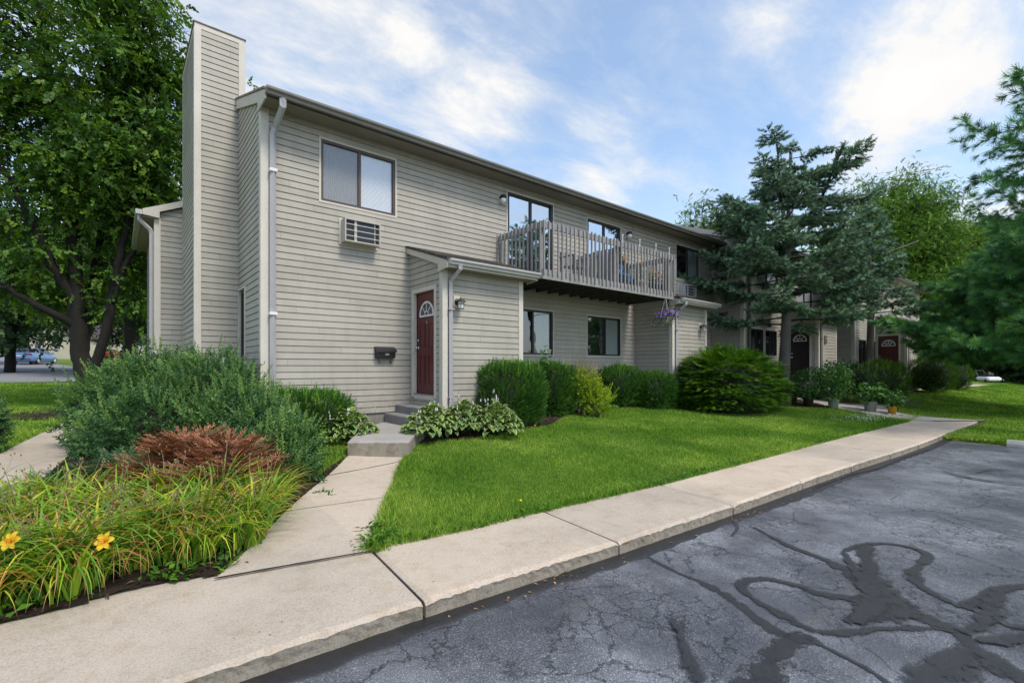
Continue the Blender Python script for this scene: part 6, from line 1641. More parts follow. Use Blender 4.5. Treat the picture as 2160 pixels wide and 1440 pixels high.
# ---- hostas
def hosta_leaf():
    vs, fs, e = [], [], []; seg = 7; cols = (-1, -.72, -.3, 0, .3, .72, 1)
    for i in range(seg + 1):
        t = i / seg; w = .30 * math.sin(math.pi * min(1, t ** .75)) ** .8 + .012; ang = .95 - 1.75 * t; 
        y = sum(math.cos(.95 - 1.75 * (j / seg)) / seg for j in range(i)); z = sum(math.sin(.95 - 1.75 * (j / seg)) / seg for j in range(i))
        for c in cols: vs.append((c * w, y, z + .10 * abs(c) * w / .3 + .012 * math.sin(c * 9 + t * 14))); e.append(max(abs(c), 0 if t < .85 else (t - .85) * 6))
    for i in range(seg):
        for j in range(6): a = i * 7 + j; fs.append((a, a + 1, a + 8, a + 7))
    return np.array(vs), np.array(fs), np.array(e)
HL = hosta_leaf()
def hosta(px, s, R, n, label, stalks=8, hgt=.46, py=900, stalkh=.62):
    cx, cy = gpx(px, s); z0 = float(gh(cx, cy)); t = plant('hosta', label, 'hosta', (cx, cy, z0), 'variegated hostas by the door step')
    n = int(n * 1.6); a = rng.uniform(0, 2 * math.pi, n); ring = rng.uniform(0, 1, n) ** .6; r_ = R * .80 * ring; P = np.stack([cx + np.cos(a) * r_, cy + np.sin(a) * r_, z0 + hgt * (1 - .75 * ring ** 1.6) + rng.uniform(-.02, .04, n)], 1)
    b = a + rng.normal(0, .35, n); tilt = .55 - 1.0 * ring + rng.normal(0, .2, n)
    D = np.stack([np.cos(b) * np.cos(tilt), np.sin(b) * np.cos(tilt), np.sin(tilt)], 1)
    up = np.stack([-np.cos(b) * np.sin(tilt), -np.sin(b) * np.sin(tilt), np.cos(tilt)], 1)
    Fm = frames(D, up); S = rng.uniform(.12, .18, n)
    scatter('leaves', HL[0], HL[1], P, Fm, S, M['hosta'], t, rng.random(n), {'edge': HL[2]}, smooth=True)
    m = MB()
    for i in range(0, n, 4): m.tube([(cx + rng.normal(0, .03), cy + rng.normal(0, .03), z0), tuple((P[i] + np.array([cx, cy, z0 + hgt * .4])) / 2), tuple(P[i])], .004, 4)
    m.build('leaf_stalk', M['clover'], t)
    m = MB(); bc = []
    for i in range(stalks):
        b0 = np.array([cx, cy, z0]) + rng.normal(0, R * .35, 3) * np.array([1, 1, 0]); d = np.array([rng.normal(0, .10), rng.normal(0, .08), 1.0]); tip = b0 + d * stalkh * rng.uniform(.8, 1.15); m.tube([b0, (b0 + tip) / 2 + rng.normal(0, .01, 3), tip], [.0035, .003, .0018], 4)
        for k in range(3): q = tip - d * .05 * k; m.sphere(q + rng.normal(0, .006, 3), (.003, .003, .007), 5, 4)
        for k in range(rng.integers(1, 4)): bc.append(tip - d * rng.uniform(.0, .18) + rng.normal(0, .012, 3))
    m.build('flower_stalk', M['stalkg'], t)
    vs, fs, rd_ = [], [], []
    for c in bc:
        k0 = len(vs)
        for (r0, h) in ((.003, 0), (.008, -.018), (.014, -.045)):
            for j in range(5): th = j * 1.257; vs.append((c[0] + r0 * math.cos(th), c[1] + r0 * math.sin(th), c[2] + h))
        for l in range(2):
            for j in range(5): fs.append((k0 + l * 5 + j, k0 + l * 5 + (j + 1) % 5, k0 + (l + 1) * 5 + (j + 1) % 5, k0 + (l + 1) * 5 + j))
        rd_ += [rng.random()] * 15
    if vs: obj_np('bell_flowers', vs, fs, M['lilac'], t, {'rnd': rd_})
M['stalkg'] = simple('green_brown_stalk', (.11, .12, .05), .8, .3, 9)
hosta(738, 7.95, .50, 150, 'variegated hosta left of the concrete step, before the broad yew', 9)
hosta(912, 8.1, .54, 190, 'variegated hosta directly right of the concrete step', 9)
hosta(980, 8.35, .50, 170, 'variegated hosta below the downspout of the red door bay', 10, stalkh=.7)
hosta(1048, 8.3, .48, 160, 'variegated hosta nearest the tall boxy yew', 10, stalkh=.72)

# ---- pots before the second building
def potted(px, py, s_or, label, potc, r, h, fr, fh, n, leafL, wr, mat='tomato', lid=None, stake=False, mult=1.0):
    p = np.array(onG(px, py)); t = plant('potted_plant', label, 'potted plant', tuple(p), 'potted plants by the entrance walk')
    m = MB(); m.lathe([(r * .8, 0), (r, h * .94), (r * 1.06, h * .95), (r * 1.06, h), (r * .95, h), (r * .92, h * .9)], p + np.array([0, 0, .03]), 20); m.build('pot', potc, t, True)
    m = MB(); m.lathe([(r * .9, h * .88), (r * .4, h * .92)], p + np.array([0, 0, .03]), 16); m.build('soil', M['mulch'], t)
    c = p + np.array([0, 0, h + fh * .5])
    k = n; u = unit(k); P = c + u * np.array([fr, fr, fh * .55]) * (rng.uniform(.2, 1, (k, 1)) ** .5)
    P += .05 * np.sin(P[:, [2, 0, 1]] * 9)
    leaves('foliage', P, leafL, wr, M[mat], t, up=.35)
    m = MB()
    for i in range(12): tip = c + unit(1)[0] * np.array([fr, fr, fh * .5]) * .8; m.tube([tuple(p + np.array([0, 0, h * .9])), tuple((p + tip) / 2 + rng.normal(0, .03, 3) + np.array([0, 0, .1])), tuple(tip)], [.006, .005, .002], 5)
    m.build('stem', M['clover'], t)
greyp = simple('grey_bucket', (.42, .46, .50), .4, .05, 5); clearp = simple('cloudy_bin', (.30, .33, .32), .35, .1, 5); yel = simple('yellow_pot', (.62, .33, .03), .5, .1, 5)
potted(1758, 862, 0, 'big tomato plant in a grey bucket', greyp, .165, .30, .58, 1.25, 2000, .095, .42)
potted(1705, 858, 0, 'bushy feathery plant in a dark pot left of the grey bucket', dk, .16, .26, .52, 1.05, 1700, .085, .40)
potted(1672, 851, 0, 'dark potted plant hugging the right side of the big spreading yew', dk, .14, .22, .28, .55, 600, .08, .4)
potted(1836, 868, 0, 'broad-leaved plant in a cloudy grey bin', clearp, .19, .30, .42, .62, 230, .17, .62)
potted(1882, 873, 0, 'small pepper plant in a yellow pot', yel, .13, .22, .28, .62, 190, .13, .48)
shrub('dark_shrub', 'dark glossy shrub behind the potted plants', [cl(1785, 800, 17.6, (.62, .6, .62)), cl(1822, 805, 17.0, (.4, .4, .45))], 420, sprig(11, .20, .07, .035, 60), 'deepwood', None, 0, core=.7)
shrub('silvery_shrub', 'dark silvery shrub behind the dome shaped yew', [cl(1998, 762, 25.5, (.8, .7, .70))], 380, sprig(10, .24, .08, .04, 60), 'willow', None, 0, core=.7)

# ---- conifers
def conifer(name, label, base, H, rmax, mat, T, trunkr, z_first, nb, side_len, tuft_step, seed, azscale=None, droop=.25, tip=.15, taper=.8, lean=(0, 0), leaders=1, bark='bark_s', subsp=.20, dead_below=None, size=1.0, zpow=.8, cat='tree', group=None, minr=.12):
    r = np.random.default_rng(seed); base = np.array([base[0], base[1], float(gh(base[0], base[1]))]); t = plant(name, label, cat, tuple(base), group)
    top = base + np.array([lean[0], lean[1], H])
    m = MB(); pts = [base + (top - base) * q + np.array([.03 * math.sin(q * 9), .03 * math.cos(q * 7), 0]) for q in np.linspace(0, 1, 12)]; pts[0][2] -= .1
    m.tube(pts, [trunkr * (1.35 if i == 0 else 1) * (1 - .92 * (i / 11)) for i in range(12)], 12); m.build('trunk', M[bark], t, True)
    P, D = [], []; mb = MB()
    ldr = [(base, top)]
    for k in range(leaders - 1):
        a = r.uniform(0, 6.28); q0 = base + (top - base) * .62; q1 = top + np.array([math.cos(a) * rmax * .42, math.sin(a) * rmax * .42, -H * .03]); mb.tube([q0, (q0 + q1) / 2 + np.array([math.cos(a), math.sin(a), 0]) * .2, q1], [trunkr * .4, trunkr * .25, .01], 6); ldr.append((q0, q1))
    for i in range(nb):
        q = (i + .5) / nb; b0, b1 = ldr[0] if (leaders == 1 or q < .62 or i % 2) else ldr[1 + (i // 2) % (leaders - 1)]
        z = z_first + (H - z_first) * q ** zpow
        f = (z) / H; 
        if b0 is base: o = base + (top - base) * f
        else: 
            ff = np.clip((base[2] + z - b0[2]) / (b1[2] - b0[2]), 0, 1); o = b0 + (b1 - b0) * ff
        az = i * 2.39996 + r.normal(0, .25); Lr = max(minr, rmax * (1 - (z - z_first) / (H - z_first)) ** taper) * r.uniform(.72, 1.12)
        if azscale: Lr *= azscale(az, f)
        out = np.array([math.cos(az), math.sin(az), 0]); nseg = 8; pts = []
        for s in range(nseg + 1):
            u = s / nseg; pts.append(o + out * Lr * u + np.array([0, 0, (.10 * u - droop * u ** 1.5 + tip * u ** 4) * Lr]) + np.array([math.sin(u * 5 + i), math.cos(u * 4 + i), 0]) * .03 * Lr)
        mb.tube(pts, [max(.006, trunkr * .20 * (1 - u) * (1 - f * .6)) for u in np.linspace(0, 1, nseg + 1)], 5)
        pts = np.array(pts); bare = .22 + .25 * (1 - f)
        nsub = max(2, int(Lr * (1 - bare) / subsp))
        for s in range(nsub):
            u = bare + (1 - bare) * (s + .5) / nsub; pp = np.array([np.interp(u, np.linspace(0, 1, nseg + 1), pts[:, c]) for c in range(3)])
            for sg in (-1, 1):
                sl = side_len * Lr * (1.05 - u) ** .6 * r.uniform(.6, 1.15) + .08; d = out * math.cos(.95 * sg) + np.array([-out[1], out[0], 0]) * math.sin(.95 * sg); e = pp + d * sl + np.array([0, 0, -droop * .55 * sl + r.normal(0, .05) * sl])
                mb.tube([pp, (pp + e) / 2 + np.array([0, 0, .03 * sl]), e], [.008 * size, .006 * size, .003], 3, False)
                nt_ = max(2, int(sl / tuft_step)); 
                for k in range(nt_):
                    w = (k + .7) / nt_; c = pp + (e - pp) * w + r.normal(0, .012, 3) * size; P.append(c); D.append(d + np.array([0, 0, r.uniform(-.25, .3)]) + r.normal(0, .35, 3))
                    if k % 2 == 0: P.append(c + r.normal(0, .03, 3) * size); D.append(d * .5 + r.normal(0, .6, 3))
        for k in range(max(2, int(Lr * (1 - bare) / tuft_step))):
            u = bare + (1 - bare) * r.random(); pp = np.array([np.interp(u, np.linspace(0, 1, nseg + 1), pts[:, c]) for c in range(3)]); P.append(pp + r.normal(0, .02, 3)); D.append(out + r.normal(0, .5, 3) + np.array([0, 0, .2]))
        P.append(pts[-1]); D.append(out + np.array([0, 0, .3]))
    for (b0, b1) in ldr:
        for k in range(int(14)): P.append(b1 + (b0 - b1) * .012 * k + r.normal(0, .02, 3)); D.append(np.array([0, 0, 1.]) + r.normal(0, .5, 3))
    mb.build('branch', M[bark if bark == 'bark' else 'bark'], t)
    P = np.array(P); D = np.array(D); n = len(P)
    scatter('crown', T[0], T[1], P, frames(D, r.normal(size=(n, 3))), r.uniform(.75, 1.25, n) * size, M[mat], t, np.clip(r.random(n) * .85 + .1, 0, 1))
    return t, n
TS = tuft(20, .15, .062, .021)
RTv = np.array([SF, -CF])
def azs(az, f):
    s = math.cos(az) * RTv[0] + math.sin(az) * RTv[1]     # +1 = to the right of the picture
    return (.86 - .02 * s) if f < .42 else (1.0 - .15 * s if f < .75 else 1.0 - .05 * s)
sp = gpx(1652, 16.2)
_, nsp = conifer('blue_spruce', 'blue spruce with bare grey trunk standing in front of the right entry bay', sp, 8.7, 3.55, 'spruce', TS, .21, 2.5, 70, .42, .080, 5, azs, .18, .24, .48, (.20, -.16), 4, subsp=.135, zpow=.86)
sp2 = gpx(1835, 20.0)
conifer('blue_spruce', 'greyer spruce behind and right of the blue spruce with the bare trunk', sp2, 7.9, 1.95, 'spruce', TS, .19, 3.0, 50, .48, .11, 9, None, .20, .2, .62, (0, 0), 1, subsp=.21, size=1.35)
TP = tuft(26, .12, .15, .016, .75)
pn = gpx(2375, 10.2)
def azp(az, f):
    return 1.0
conifer('pine_tree', 'near dark pine whose upper boughs reach in from the right edge', pn, 9.0, 3.3, 'pine', TP, .22, 4.2, 46, .36, .13, 21, azp, -.05, .25, .45, (0, 0), 1, bark='bark', subsp=.24, size=.85)
pn2 = gpx(2215, 17.0)
conifer('pine_tree', 'broad light green pine at the right whose low boughs hang over the lawn', pn2, 6.6, 4.2, 'pine', TP, .15, 1.75, 78, .36, .15, 33, lambda az, f: 1.05 + .32 * (math.cos(az) * -RTv[0] + math.sin(az) * -RTv[1]), .20, .16, .50, (0, 0), 1, bark='bark', subsp=.24, size=1.15)
pn3 = gpx(2240, 15.0)
conifer('pine_tree', 'pine filling the right edge of the picture above the condenser', pn3, 7.0, 3.4, 'pine', TP, .20, 2.0, 56, .36, .16, 35, None, .18, .18, .5, (0, 0), 1, bark='bark', subsp=.28, size=1.25)

# ---- broad-leaved trees
def spray_tpl(nl=7):
    vs, fs = [], []; r = random.Random(8)
    for i in range(nl):
        t = i / (nl - 1); sg = 1 if i % 2 else -1; a = sg * math.radians(r.uniform(40, 70)) * (1 - t) + r.uniform(-.2, .2); p = np.array([0, 2.4 * t, -.35 * t * t])
        d = np.array([math.sin(a), math.cos(a), r.uniform(-.55, .15)]); d /= np.linalg.norm(d); b = np.cross(d, (r.uniform(-.4, .4), r.uniform(-.4, .4), 1.)); b /= np.linalg.norm(b); nn = np.cross(b, d); l_ = r.uniform(.8, 1.15); k = len(vs)
        vs += [p, p + d * l_ * .42 + b * .36 * l_ + nn * .06, p + d * l_, p + d * l_ * .42 - b * .36 * l_ + nn * .06]; fs.append((k, k + 1, k + 2, k + 3))
    return np.array(vs, float), np.array(fs)
SPRAY = spray_tpl()
def broad_tree(name, label, base, trunks, blobs, leafL, mat, perc, csize, seed, bark='bark', wr=.62, group=None, cat='tree', trunkr=.2, flat=.65, brr=.022, anis=None):
    """trunks: list of polylines (list of points) with radii; blobs: (centre, radii, n clusters)"""
    r = np.random.default_rng(seed); base = np.array([base[0], base[1], float(gh(base[0], base[1]))]); t = plant(name, label, cat, tuple(base), group)
    m = MB(); nodes = []
    for (pts, r0, r1) in trunks:
        pts = [np.array(p, float) for p in pts]; Q = []
        for i in range(len(pts) - 1):
            for k in range(5): u = k / 5; Q.append(pts[i] * (1 - u) + pts[i + 1] * u + r.normal(0, .012, 3))
        Q.append(pts[-1]); k = len(Q); m.tube(Q, [r0 * (1 - i / (k - 1)) ** .8 + r1 for i in range(k)], 10); nodes += [(q, r0 * (1 - i / (k - 1)) + r1) for i, q in enumerate(Q) if i > 3]
    m.build('trunk', M[bark], t, True)
    NP = np.array([q for q, _ in nodes]); P = []; mb = MB(); D = []
    for (c, rad, n) in blobs:
        u = r.normal(size=(n, 3)); u /= np.linalg.norm(u, axis=1, keepdims=True); q = r.uniform(.25, 1, (n, 1)) ** .45; C_ = np.array(c) + u * np.array(rad) * q
        for cc in C_:
            d2 = ((NP - cc) ** 2).sum(1) + np.where(NP[:, 2] > cc[2], 3.0, 0); j = int(d2.argmin()); o = NP[j]; mid = (o + cc) / 2 + r.normal(0, .12, 3) * .5 + np.array([0, 0, .08 * np.linalg.norm(cc - o)]); mb.tube([o, mid, cc], [brr, brr * .6, brr * .18], 4, False)
            for k in range(4): e = cc + r.normal(0, csize * .6, 3); mb.tube([cc + (mid - cc) * .2 * r.random(), e], [brr * .25, brr * .08], 3, False)
            k = int(perc * r.uniform(.6, 1.35)); off = r.normal(0, 1, (k, 3)) * np.array([csize, csize, csize * flat]); P.append(cc + off); D.append(off / csize * .6 + r.normal(0, .7, (k, 3)) + np.array([0, 0, -.25]))
    mb.build('branch', M[bark], t)
    P = np.concatenate(P); D = np.concatenate(D); n = len(P)
    k = n // 5; pick = r.permutation(n)[:k]; P, D = P[pick], D[pick]; D[:, 2] -= .15
    scatter('crown', SPRAY[0], SPRAY[1], P, frames(D, r.normal(size=(k, 3)) * .6 + np.array([0, 0, 1.])), leafL * r.uniform(.75, 1.25, k), M[mat], t, r.random(k))
    return k
# the big multi-stemmed tree at the left
bt = at(180, 860, 13.2); gz = float(gh(bt[0], bt[1])); B0 = np.array([bt[0], bt[1], gz - .15])
def L_(px, py, s): return at(px, py, s)
tr = [([B0, L_(182, 800, 13.2), L_(168, 740, 13.2), L_(160, 640, 13.2), L_(156, 540, 13.3), L_(150, 420, 13.3), L_(120, 260, 13.2), L_(90, 60, 13.0), L_(70, -160, 13.0)], .23, .03),
      ([L_(190, 800, 13.2), L_(212, 740, 13.3), L_(232, 660, 13.4), L_(246, 560, 13.5), L_(275, 450, 13.6), L_(292, 340, 13.7), L_(300, 180, 13.6), L_(300, 30, 13.6)], .12, .02),
      ([L_(172, 790, 13.2), L_(182, 700, 13.6), L_(200, 560, 14.0), L_(225, 420, 14.2), L_(240, 300, 14.2), L_(225, 120, 14)], .11, .02),
      ([L_(160, 640, 13.2), L_(110, 560, 12.8), L_(70, 470, 12.5), L_(20, 380, 12.3), L_(-60, 280, 12.0)], .12, .02),
      ([L_(165, 690, 13.2), L_(90, 650, 12.6), L_(20, 610, 12.3), L_(-60, 590, 12.0)], .09, .02),
      ([L_(235, 640, 13.4), L_(262, 560, 13.6), L_(300, 500, 13.9), L_(350, 430, 14.3)], .08, .015)]
blobs = [(L_(120, 130, 13.0), (2.6, 2.2, 1.9), 75), (L_(270, 240, 13.6), (1.7, 1.8, 1.9), 62), (L_(30, 300, 12.8), (1.7, 1.6, 1.5), 45), (L_(200, 380, 13.3), (1.9, 1.6, 1.3), 50), (L_(-60, 80, 12.6), (2.0, 2, 2.3), 45),
         (L_(330, 330, 14.2), (1.1, 1.4, 1.5), 34), (L_(320, 480, 14.6), (.9, 1.2, 1.2), 24), (L_(60, 500, 12.8), (1.5, 1.3, .9), 26), (L_(160, -60, 13.2), (2.4, 2.2, 1.5), 40), (L_(280, 60, 13.6), (1.1, 1.3, 1.2), 26), (L_(240, 600, 14.2), (1.0, 1.2, .9), 16), (L_(60, 610, 13.5), (1.4, 1.2, .7), 18), (L_(355, 170, 14.2), (.5, .8, .6), 12)]
nb1 = broad_tree('broadleaf_tree', 'tall dark multi-stemmed tree left of the chimney', (bt[0], bt[1]), tr, blobs, .100, 'maple', 185, .29, 4)
def std_tree(px, s, pytop, R, label, mat, leafL, seed, ncl=60, perc=90, cs=.5, zlow=.25, name='broadleaf_tree', group=None, squash=1.0, cat='tree'):
    p = at(px, 775, s); g = float(gh(p[0], p[1])); zt = at(px, pytop, s)[2]; H = zt - g; B = np.array([p[0], p[1], g - .1]); r = np.random.default_rng(seed)
    c = np.array([p[0], p[1], g + H * (zlow + (1 - zlow) / 2)]); rz = H * (1 - zlow) / 2
    tr = [([B, B + np.array([.1, 0, H * .3]), B + np.array([.0, .1, H * .6]), B + np.array([0, 0, H * .9])], H * .028, .02)]
    for k in range(4):
        a = k * 1.6 + r.random(); tr.append(([B + np.array([0, 0, H * (.22 + .08 * k)]), c + np.array([math.cos(a) * R * .35, math.sin(a) * R * .35, 0]), c + np.array([math.cos(a) * R * .6, math.sin(a) * R * .6, rz * .5])], H * .014, .01))
    bl = [(c, (R, R, rz * .95), ncl)] + [(c + np.array([math.cos(a) * R * .5, math.sin(a) * R * .5, r.uniform(-.3, .55) * rz]), (R * .5, R * .5, rz * .42), ncl // 4) for a in r.uniform(0, 6.28, 4)]
    broad_tree(name, label, (p[0], p[1]), tr, bl, leafL, mat, perc, cs, seed, group=group, brr=.03, cat=cat)
gl = 'trees beyond the left lawn'; gr = 'trees behind the far building'
std_tree(20, 30, 470, 4.6, 'dark tree beyond the left lawn, at the far left edge', 'deepwood', .22, 51, 80, 110, .7, .12, group=gl)
std_tree(-90, 40, 380, 6.0, 'dark tree at the far left beyond the road', 'deepwood', .28, 52, 90, 110, .9, .1, group=gl)
std_tree(270, 27, 330, 3.6, 'shaded tree between the big tree and the building', 'maple', .2, 53, 70, 110, .6, .22, group=gl)
std_tree(330, 36, 520, 3.8, 'dark tree behind the rear wing downspout', 'deepwood', .24, 54, 70, 110, .7, .05, group=gl)
std_tree(60, 90, 520, 11, 'distant dark tree beyond the cream house', 'deepwood', .45, 55, 90, 110, 1.5, .05, group=gl)
std_tree(240, 95, 600, 10, 'distant dark tree behind the pale house', 'deepwood', .45, 56, 80, 110, 1.5, .05, group=gl)
std_tree(-420, 60, 330, 7.5, 'large tree left of the picture beyond the road', 'maple', .3, 91, 90, 110, 1.1, .12, group=gl)
std_tree(-20, 100, 480, 12, 'far tree at the left edge beyond the road', 'deepwood', .5, 57, 90, 110, 1.6, .05, group=gl)
std_tree(150, 110, 500, 12, 'far tree rising behind the two houses on the left', 'deepwood', .5, 58, 90, 110, 1.6, .05, group=gl)
std_tree(535, 24, 185, 1.3, 'tree top just showing over the roof beside the chimney', 'maple', .13, 59, 16, 70, .35, .72, group='trees behind the roof')
std_tree(1500, 34, 405, 2.6, 'light green tree top over the roof left of the blue spruce', 'maple', .10, 60, 80, 150, .45, .45, group='trees behind the roof')
std_tree(1885, 42, 355, 5.0, 'light green rounded tree behind the spruces', 'maple_l', .115, 61, 260, 340, .62, .2, group=gr)
std_tree(2010, 46, 455, 4.6, 'medium green tree between the rounded tree and the near pine', 'maple', .13, 62, 190, 260, .7, .1, group=gr)
std_tree(2140, 50, 440, 5.2, 'green tree far right behind the pines', 'maple', .14, 63, 190, 260, .7, .05, group=gr)
std_tree(1740, 48, 480, 5.0, 'tree hidden mostly behind the blue spruce', 'maple', .20, 64, 130, 170, .7, .1, group=gr)
gd = 'dark trees closing the lawn at the right'
for i, (px, s, py, R, lb) in enumerate([(1990, 52, 600, 4.5, 'dark tree at the far end of the lawn, directly right of the last bay'), (2060, 46, 580, 4.2, 'dark tree behind the white mower'), (2130, 42, 590, 4.0, 'dark tree left of the condenser at the far lawn edge'), (2200, 38, 560, 4.2, 'dark tree behind the condenser'), (2290, 40, 540, 5, 'dark tree beyond the right edge of the lawn'), (2095, 70, 500, 8, 'tall dark tree farthest behind the mower')]):
    std_tree(px, s, py, R, lb, 'deepwood', .26 if s < 60 else .4, 70 + i, 90, 120, .75 if s < 60 else 1.2, .0, group=gd)
tag(None, None) if False else None

# undergrowth closing the view at the edges of the lawns
def undergrowth(label, pts, h, n, L, seed):
    r = np.random.default_rng(seed); pts = np.array(pts)[:, :2]; d = np.r_[0, np.cumsum(np.hypot(*np.diff(pts, axis=0).T))]; q = r.uniform(0, d[-1], n)
    x = np.interp(q, d, pts[:, 0]) + r.normal(0, h * .35, n); y = np.interp(q, d, pts[:, 1]) + r.normal(0, h * .35, n)
    z = gh(x, y) + h * (.75 + .25 * np.sin(q * .9) * np.sin(q * .37 + 1)) * r.uniform(0, 1, n) ** .8
    return tag(leaves('undergrowth', np.column_stack([x, y, z]), L, .7, M['deepwood'], None, None, .4), label, None, None, 'stuff')
undergrowth('dark bushes and undergrowth closing the far end of the right lawn', [onG(px, 800)[:2] if False else (at(px, 775, s)[0], at(px, 775, s)[1]) for px, s in ((1960, 60), (2050, 56), (2150, 50), (2260, 44), (2450, 38))], 3.8, 15000, .42, 5)
undergrowth('dark bushes and undergrowth beyond the road at the left', [(at(px, 775, s)[0], at(px, 775, s)[1]) for px, s in ((-500, 100), (-200, 104), (60, 108), (200, 108), (420, 90))], 5.5, 15000, .65, 6)

# ---- lawn grass
def blade_tpl(seg=2):
    vs = [(-.5, 0, 0), (.5, 0, 0), (.42, 0, .5), (-.42, 0, .5), (.08, .35, 1.0), (-.08, .35, 1.0)]; vs = [(x, y * 1.0, z) for x, y, z in vs]
    vs[2] = (.42, .10, .55); vs[3] = (-.42, .10, .55); vs[4] = (.06, .42, .98); vs[5] = (-.06, .42, .98)
    return np.array(vs, float), np.array([(0, 1, 2, 3), (3, 2, 4, 5)])
BT = blade_tpl()
def grass(name, poly, dens, hgt, wid, label=None, dz=0.0, thin=None, hvar=None, bounds=None, excl=None):
    P = np.array([p[:2] for p in poly]); lo, hi = P.min(0), P.max(0); A = (hi - lo).prod(); n = int(A * dens)
    x = rng.uniform(lo[0], hi[0], n); y = rng.uniform(lo[1], hi[1], n); k = inpoly(x, y, poly)
    if excl is not None: 
        for e in excl: k &= ~inpoly(x, y, e)
    x, y = x[k], y[k]
    if thin is not None:
        s = CF * x + SF * y; k = rng.random(len(x)) < thin(s); x, y = x[k], y[k]
    n = len(x); s = CF * x + SF * y
    h = hgt * rng.uniform(.55, 1.25, n) * (1 + .35 * np.sin(x * 1.9 + y * .8) * np.sin(y * 2.3 - x * .6)); w = wid * np.clip(s / 5.5, .8, 6)
    if hvar is not None: h = h * hvar(x, y)
    a = rng.uniform(0, 6.28, n); Fm = np.zeros((n, 3, 3)); Fm[:, 0, 0] = np.cos(a); Fm[:, 1, 0] = np.sin(a); Fm[:, 0, 1] = -np.sin(a); Fm[:, 1, 1] = np.cos(a); Fm[:, 2, 2] = 1
    ln = rng.normal(0, .35, (n, 2)); Fm[:, 0, 2] = ln[:, 0]; Fm[:, 1, 2] = ln[:, 1]
    pz = gh(x, y) + dz
    return tag(scatter(name, BT[0], BT[1], np.stack([x, y, pz], 1), Fm, np.stack([w, h, h], 1), M['grassb'], None, rng.random(n)), label, None, None, 'stuff')
front = [(float(x), float(backY(x)) + .01) for x in np.linspace(18.0, 1.55, 40)]
lawnP = [Rp[0], Rp[1], Rp[2], Rp[3], Rp[4], Rp[5], Rp[6]] + [p[:2] for p in lawn_back] + front[0:]
thin_ = lambda s: np.clip((5.0 / s) ** 1.5, .06, 1)
grass('grass', lawnP, 8500, .038, .0040, 'mown front lawn between the sidewalk and the clipped yews', thin=thin_)
edge = [(p[0], p[1]) for p in [(float(x), float(backY(x)) - .045) for x in np.linspace(1.40, 17.5, 60)]] + [(float(x), float(backY(x)) + .10) for x in np.linspace(17.5, 1.55, 60)]
grass('edge_grass', edge, 9000, .060, .0055, 'longer grass spilling over the sidewalk edge of the front lawn', dz=.0, thin=thin_)
e2 = [(a[0] - .045, a[1] + .01) for a in Rp] + [(a[0] + .10, a[1] - .06) for a in Rp[::-1]]
grass('edge_grass', e2, 9000, .075, .0055, 'longer grass along the right side of the front walk')
grass('grass', grass_patch, 6000, .055, .0045, 'small grass patch left of the concrete step')
right1 = [(XEND + .05, -8), (60, -8), (60, 4.2), (26, 4.4), (22.5, 3.9), (21.2, 4.5), (19.75, 3.9), (19.45, 2.9), (19.45, 1.9), (18.6, 1.85), (XEND + .9, float(kerbY(XEND + .9)) - .06), (XEND + .05, float(kerbY(XEND)) - .02)]
grass('grass', right1, 1500, .055, .0050, 'shaded lawn at the right beyond the parking lot', thin=lambda s: np.clip((9 / s) ** 1.4, .03, 1), excl=[[onG(*q)[:2] for q in [(1885, 826), (1935, 822), (2000, 815.5), (2060, 811), (2085, 812.5), (2020, 819), (1950, 827), (1900, 830)]]])
lot_edge = [(XEND - .06, -6), (XEND + .22, -6), (XEND + .22, float(kerbY(XEND)) + .0), (XEND - .06, float(kerbY(XEND)) - .03)]
grass('edge_grass', lot_edge, 2500, .085, .010, 'ragged grass at the far end of the parking lot', dz=-.08)
r2 = [onG(*q)[:2] for q in [(1905, 842), (1905, 831), (1950, 829), (2030, 821), (2080, 814), (2160, 812), (2160, 824), (2000, 834), (1930, 842)]]
grass('grass', r2, 700, .06, .006, 'narrow lawn before the far entry bays', thin=lambda s: np.clip((14 / s) ** 1.2, .1, 1))
left1 = [(-2.55, 4.3), (-2.14, 6), (-1.74, 8.6), (-1.46, 10.8), (-1.24, 13.2), (-.95, 15.4), (-.2, 17.4), (1, 20), (-.5, 33), (-20, 33), (-12, 8), (-5, 4.6)]
grass('grass', left1, 1300, .05, .0055, 'lawn left of the side walk up to the road', thin=lambda s: np.clip((9 / s) ** 1.4, .04, 1))

# broad weeds along the edges and at the lawn corner
def weeds(name, label, pts, n, L, spread, up=.6, hz=.05):
    P = np.repeat(np.array(pts)[:, :2], n, 0) + rng.normal(0, spread, (len(pts) * n, 2)); z = gh(P[:, 0], P[:, 1]) + rng.uniform(.005, hz, len(P))
    D = rng.normal(0, 1, (len(P), 3)); D[:, 2] = np.abs(D[:, 2]) * .5 + .2
    return tag(leaves(name, np.column_stack([P, z]), L, .45, M['clover'], None, D, up), label, None, None, 'stuff')
ep = [(x, float(backY(x)) + .03) for x in np.concatenate([np.arange(1.6, 9, .05), np.arange(9, 17, .12)])]
weeds('edge_weeds', 'low leafy weeds along the sidewalk edge of the lawn', ep, 7, .055, .035, hz=.035)
weeds('corner_weeds', 'leafy weeds at the sharp corner of the lawn', [(1.62, 3.72)] * 4 + [(1.75, 3.78)] * 3 + [(1.75, 3.95)] * 3, 22, .06, .06, hz=.07)
weeds('bed_weeds', 'leafy green weeds at the daylily bed edge by the walk joint', [onG(430, 1185), onG(400, 1190), onG(455, 1170), onG(380, 1215), onG(470, 1200), onG(350, 1230)], 34, .060, .06, hz=.10)
weeds('bed_weeds', 'leafy green weeds in the lower left corner of the daylily bed', [onG(60, 1290), onG(90, 1275), onG(30, 1300)], 16, .075, .06, hz=.10)
